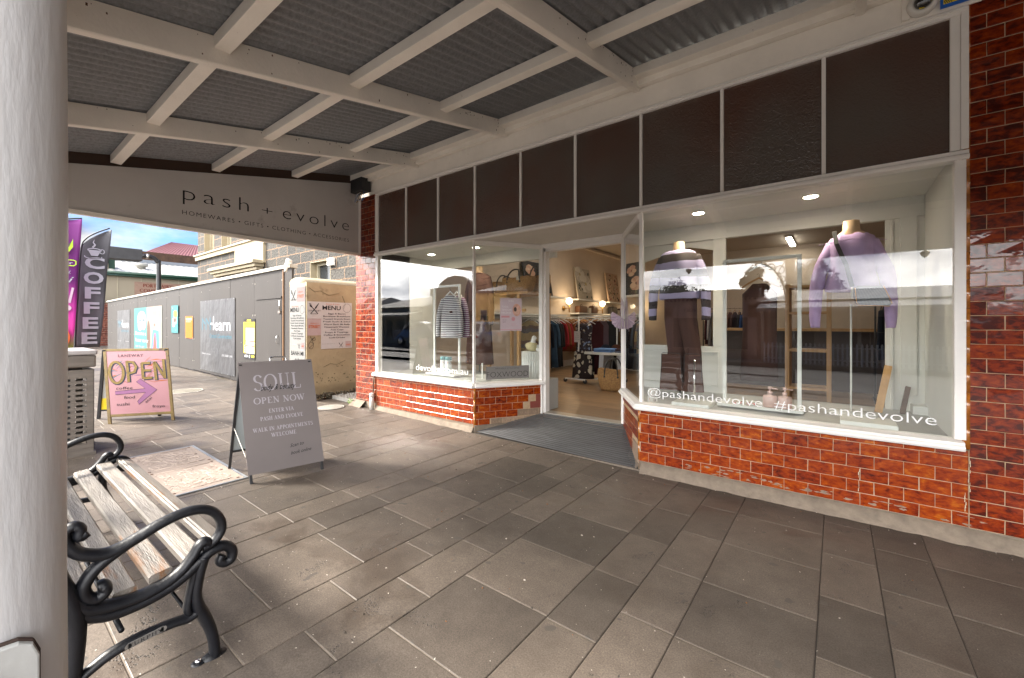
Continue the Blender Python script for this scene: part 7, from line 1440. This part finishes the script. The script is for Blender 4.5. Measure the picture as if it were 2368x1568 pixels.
g = G(); g.prism([(-22.6, 3.1), (-17.9, 3.1), (-17.9, 3.6), (-18.6, 3.65), (-18.9, 4.0), (-19.5, 4.3), (-20.2, 4.4), (-20.9, 4.3), (-21.5, 4.0), (-21.8, 3.65), (-22.6, 3.6)], (Vector((0, FY + .1, 0)), X, Z, -Y), .3, gw); g.build('parapet', None, c2); g = G(); win(g, -20.2, FY, .2, 3.2, 1.8); g.build('window', None, c2)
house('pale hip roofed house far left across the street', -30, -23.5, cwb, drk, 2.4, 1.0); house('dark roofed house at the far left end of the street', -40, -31.5, gw, drk, 2.4, 1.2)
def far(lab, x0, x1, y0, y1, h, m_, nw, name='building'):
    t = thing(name, lab, 'building', ((x0 + x1) / 2, (y0 + y1) / 2, 0)); G().box(x0, x1, y0, y1, -.3, h, m_).build('wall', None, t); G().box(x0 - .2, x1 + .2, y0 - .2, y1 + .2, h, h + .25, mat('dark parapet', (.06, .045, .04), .7)).build('parapet', None, t)
    for k in range(nw):
        yy = y0 + (y1 - y0) * (k + .5) / nw; g = G(); g.box(x0 - .06, x0, yy - .45, yy + .45, 1.6, 3.0, frm); g.box(x0 - .08, x0 - .06, yy - .38, yy + .38, 1.66, 2.94, dkg); g.build('window', None, t)
    return t
far('ochre two storey hotel closing the street to the right', 46, 56, -16, -4.5, 5.2, yw, 6); far('cream building behind the parked cars to the right', 46, 56, -3.5, 9, 3.6, cwb, 6); house('grey shop at the right end of the street', 25.5, 34, gw, ri, 2.3, .9)
# picket fence
pf = thing('picket_fence', 'white picket fence in front of the houses across the street', 'fence', (0, -11.9, -.28)); g = G()
g.box(-2.2, 16, -11.90, -11.87, -.12, -.08, wfr); g.box(-2.2, 16, -11.90, -11.87, .32, .36, wfr)
x = -2.2
while x < 16: g.prism([(x, -.27), (x + .06, -.27), (x + .06, .46), (x + .03, .50), (x, .46)], (Vector((0, -11.86, 0)), X, Z, Y), .015, wfr); x += .13
g.build('pickets', None, pf)
# trees behind the houses
def tree(x, y, h, r_, seed, lab, col):
    t = thing('tree', lab, 'tree', (x, y, -.3), group='trees behind the houses across the street'); rt_ = random.Random(seed); lf = mat('foliage %s' % seed, col, .7, var=.45, vs=1.6); bark = mat('grey bark', (.12, .10, .08), .9, var=.3)
    g = G(); g.tube([(x, y, -.3), (x + .1, y, h * .4), (x, y, h * .8)], [r_ * .10, r_ * .07, r_ * .03], 8, bark)
    for k in range(5): a = k * 1.3; g.tube([(x, y, h * .4), (x + r_ * .5 * math.cos(a), y + r_ * .5 * math.sin(a), h * .72)], [r_ * .04, r_ * .015], 6, bark)
    g.build('trunk', None, t); g = G(); cl = [(x + rt_.gauss(0, r_ * .42), y + rt_.gauss(0, r_ * .42), h * .72 + rt_.gauss(0, h * .13), rt_.uniform(.25, .45) * r_) for _ in range(16)]
    for cx_, cy_, cz_, cr2_ in cl:
        for _ in range(150):
            d = Vector((rt_.gauss(0, 1), rt_.gauss(0, 1), rt_.gauss(0, .8))).normalized() * cr2_ * rt_.uniform(.6, 1.1); q = Vector((cx_, cy_, cz_)) + d; a = Vector((rt_.gauss(0, 1), rt_.gauss(0, 1), rt_.gauss(0, 1))).normalized() * .11; b = a.cross(d).normalized() * .07 if d.length else a
            g.add([q - a, q - b, q + a, q + b], [(0, 1, 2, 3)], lf)
    g.build('crown', None, t)
tree(-3.9, -22, 4.3, 1.1, 21, 'dark conical tree behind the stationery shop', (.035, .05, .025)); tree(-1.2, -24, 3.9, 1.5, 22, 'olive green spreading tree behind the verandah house', (.08, .11, .035)); tree(-9.5, -25, 4.4, 1.6, 23, 'green tree behind the slate roofed shop', (.06, .09, .03))
# parked cars
def car(lab, x, y, rz, col, seed=0, el=True):
    t = thing('parked_car', lab, 'car', (0, 0, 0), 0, 'cars parked along the street'); body = mat('car paint ' + lab[:8], col, .25, .2, var=.02, coat=1); gl = mat('car glass', (.02, .022, .025), .05); tyre = mat('tyre rubber', (.015, .015, .015), .8)
    side = [(-2.2, .35), (-2.22, .62), (-2.1, .82), (-1.4, .92), (-.75, 1.36), (-.1, 1.46), (.75, 1.42), (1.5, .98), (2.1, .90), (2.22, .62), (2.18, .35)]; g = G(); vs = []
    secs = [(-.86, .0), (-.80, .03), (0, .05), (.80, .03), (.86, 0)]
    for yy, up in secs:
        for a, b in side: k_ = 1 if b < .95 else .80 ; vs.append((a, yy * (k_ if abs(yy) > .5 else 1), b + (up if b > .8 else 0)))
    n_ = len(side); g.add(vs, [(i * n_ + j, i * n_ + j + 1, (i + 1) * n_ + j + 1, (i + 1) * n_ + j) for i in range(4) for j in range(n_ - 1)] + [tuple(range(n_)), tuple(4 * n_ + j for j in range(n_))], body, False); g.build('body', None, t, bev=.05)
    for sy in (-1, 1):
        g = G(); g.prism([(-1.22, .97), (-.70, 1.30), (-.05, 1.37), (-.05, .97)], (Vector((0, sy * .715, 0)), X, Z, Y * sy), .05, gl); g.prism([(.03, .97), (.03, 1.37), (.70, 1.34), (1.28, 1.0)], (Vector((0, sy * .715, 0)), X, Z, Y * sy), .05, gl); g.build('side_window', None, t)
    for sx, a in ((-1, [(-1.42, .95), (-.80, 1.34)]), (1, [(1.48, 1.01), (.80, 1.40)])):
        g = G(); g.add([(a[0][0], -.62, a[0][1] + .03), (a[0][0], .62, a[0][1] + .03), (a[1][0], .55, a[1][1] + .04), (a[1][0], -.55, a[1][1] + .04)], [(0, 1, 2, 3)], gl); g.build('windscreen' if sx > 0 else 'rear_window', None, t)
    for x_2 in (-1.35, 1.35):
        for sy in (-1, 1):
            ax = Y.to_track_quat('Z', 'Y').to_matrix(); g = G(); g.lathe([(.30, -.10), (.32, -.08), (.32, .08), (.30, .10)], (x_2, sy * .80, .32), 22, tyre, axis=ax); w2 = g.build('wheel', None, t); g = G(); g.lathe([(.20, -.105), (.20, .105)], (x_2, sy * .80, .32), 16, chrome, axis=ax); g.build('rim', None, w2)
    for sy in (-.6, .6): G().box(-2.24, -2.16, sy - .16, sy + .16, .66, .80, mat('tail lamp', (.35, .01, .01), .2)).build('tail_light', None, t, bev=.01); G().box(2.14, 2.24, sy - .17, sy + .17, .62, .78, chrome).build('headlight', None, t, bev=.01)
    t.location = (x, y, -.19); t.rotation_euler = (0, 0, rz); return t
car('white sedan parked at the kerb far to the right', 15.5, -1.9, 0, (.60, .60, .60)); car('black wagon parked at the near kerb to the right', 10.2, -1.9, PI, (.02, .02, .022)); car('silver hatchback parked further right', 21, -1.9, 0, (.35, .36, .37)); car('white station wagon parked across the street left of the stationery shop', -9.2, -10.6, PI, (.62, .62, .62)); car('grey sedan parked far left across the street', -20, -10.6, PI, (.12, .12, .13))

# loose grit and leaf crumbs on the paving
g = G(); rg = random.Random(12); gr1, gr2, gr3 = mat('pale grit', (.42, .37, .31), .8), mat('dark grit', (.05, .04, .03), .9), mat('dry leaf crumb', (.18, .08, .03), .8)
for k in range(420):
    x, y = rg.uniform(-7.5, 2.0), rg.uniform(.1, 3.28)
    if rg.random() < .25: y = 3.30 - abs(rg.gauss(0, .08))
    if y > 3.29 and -3.1 < x < -1.3: continue
    s_ = rg.choice((.0015, .002, .002, .003, .0045)); g.ball((x, y, gz(x) + s_ * .6), s_, rg.choice((gr1, gr1, gr2, gr3)), 5, sx=rg.uniform(.8, 1.8), sz=.7)
tag(g.build('grit'), 'loose grit and leaf crumbs scattered over the paving', 'grit', kind='stuff')
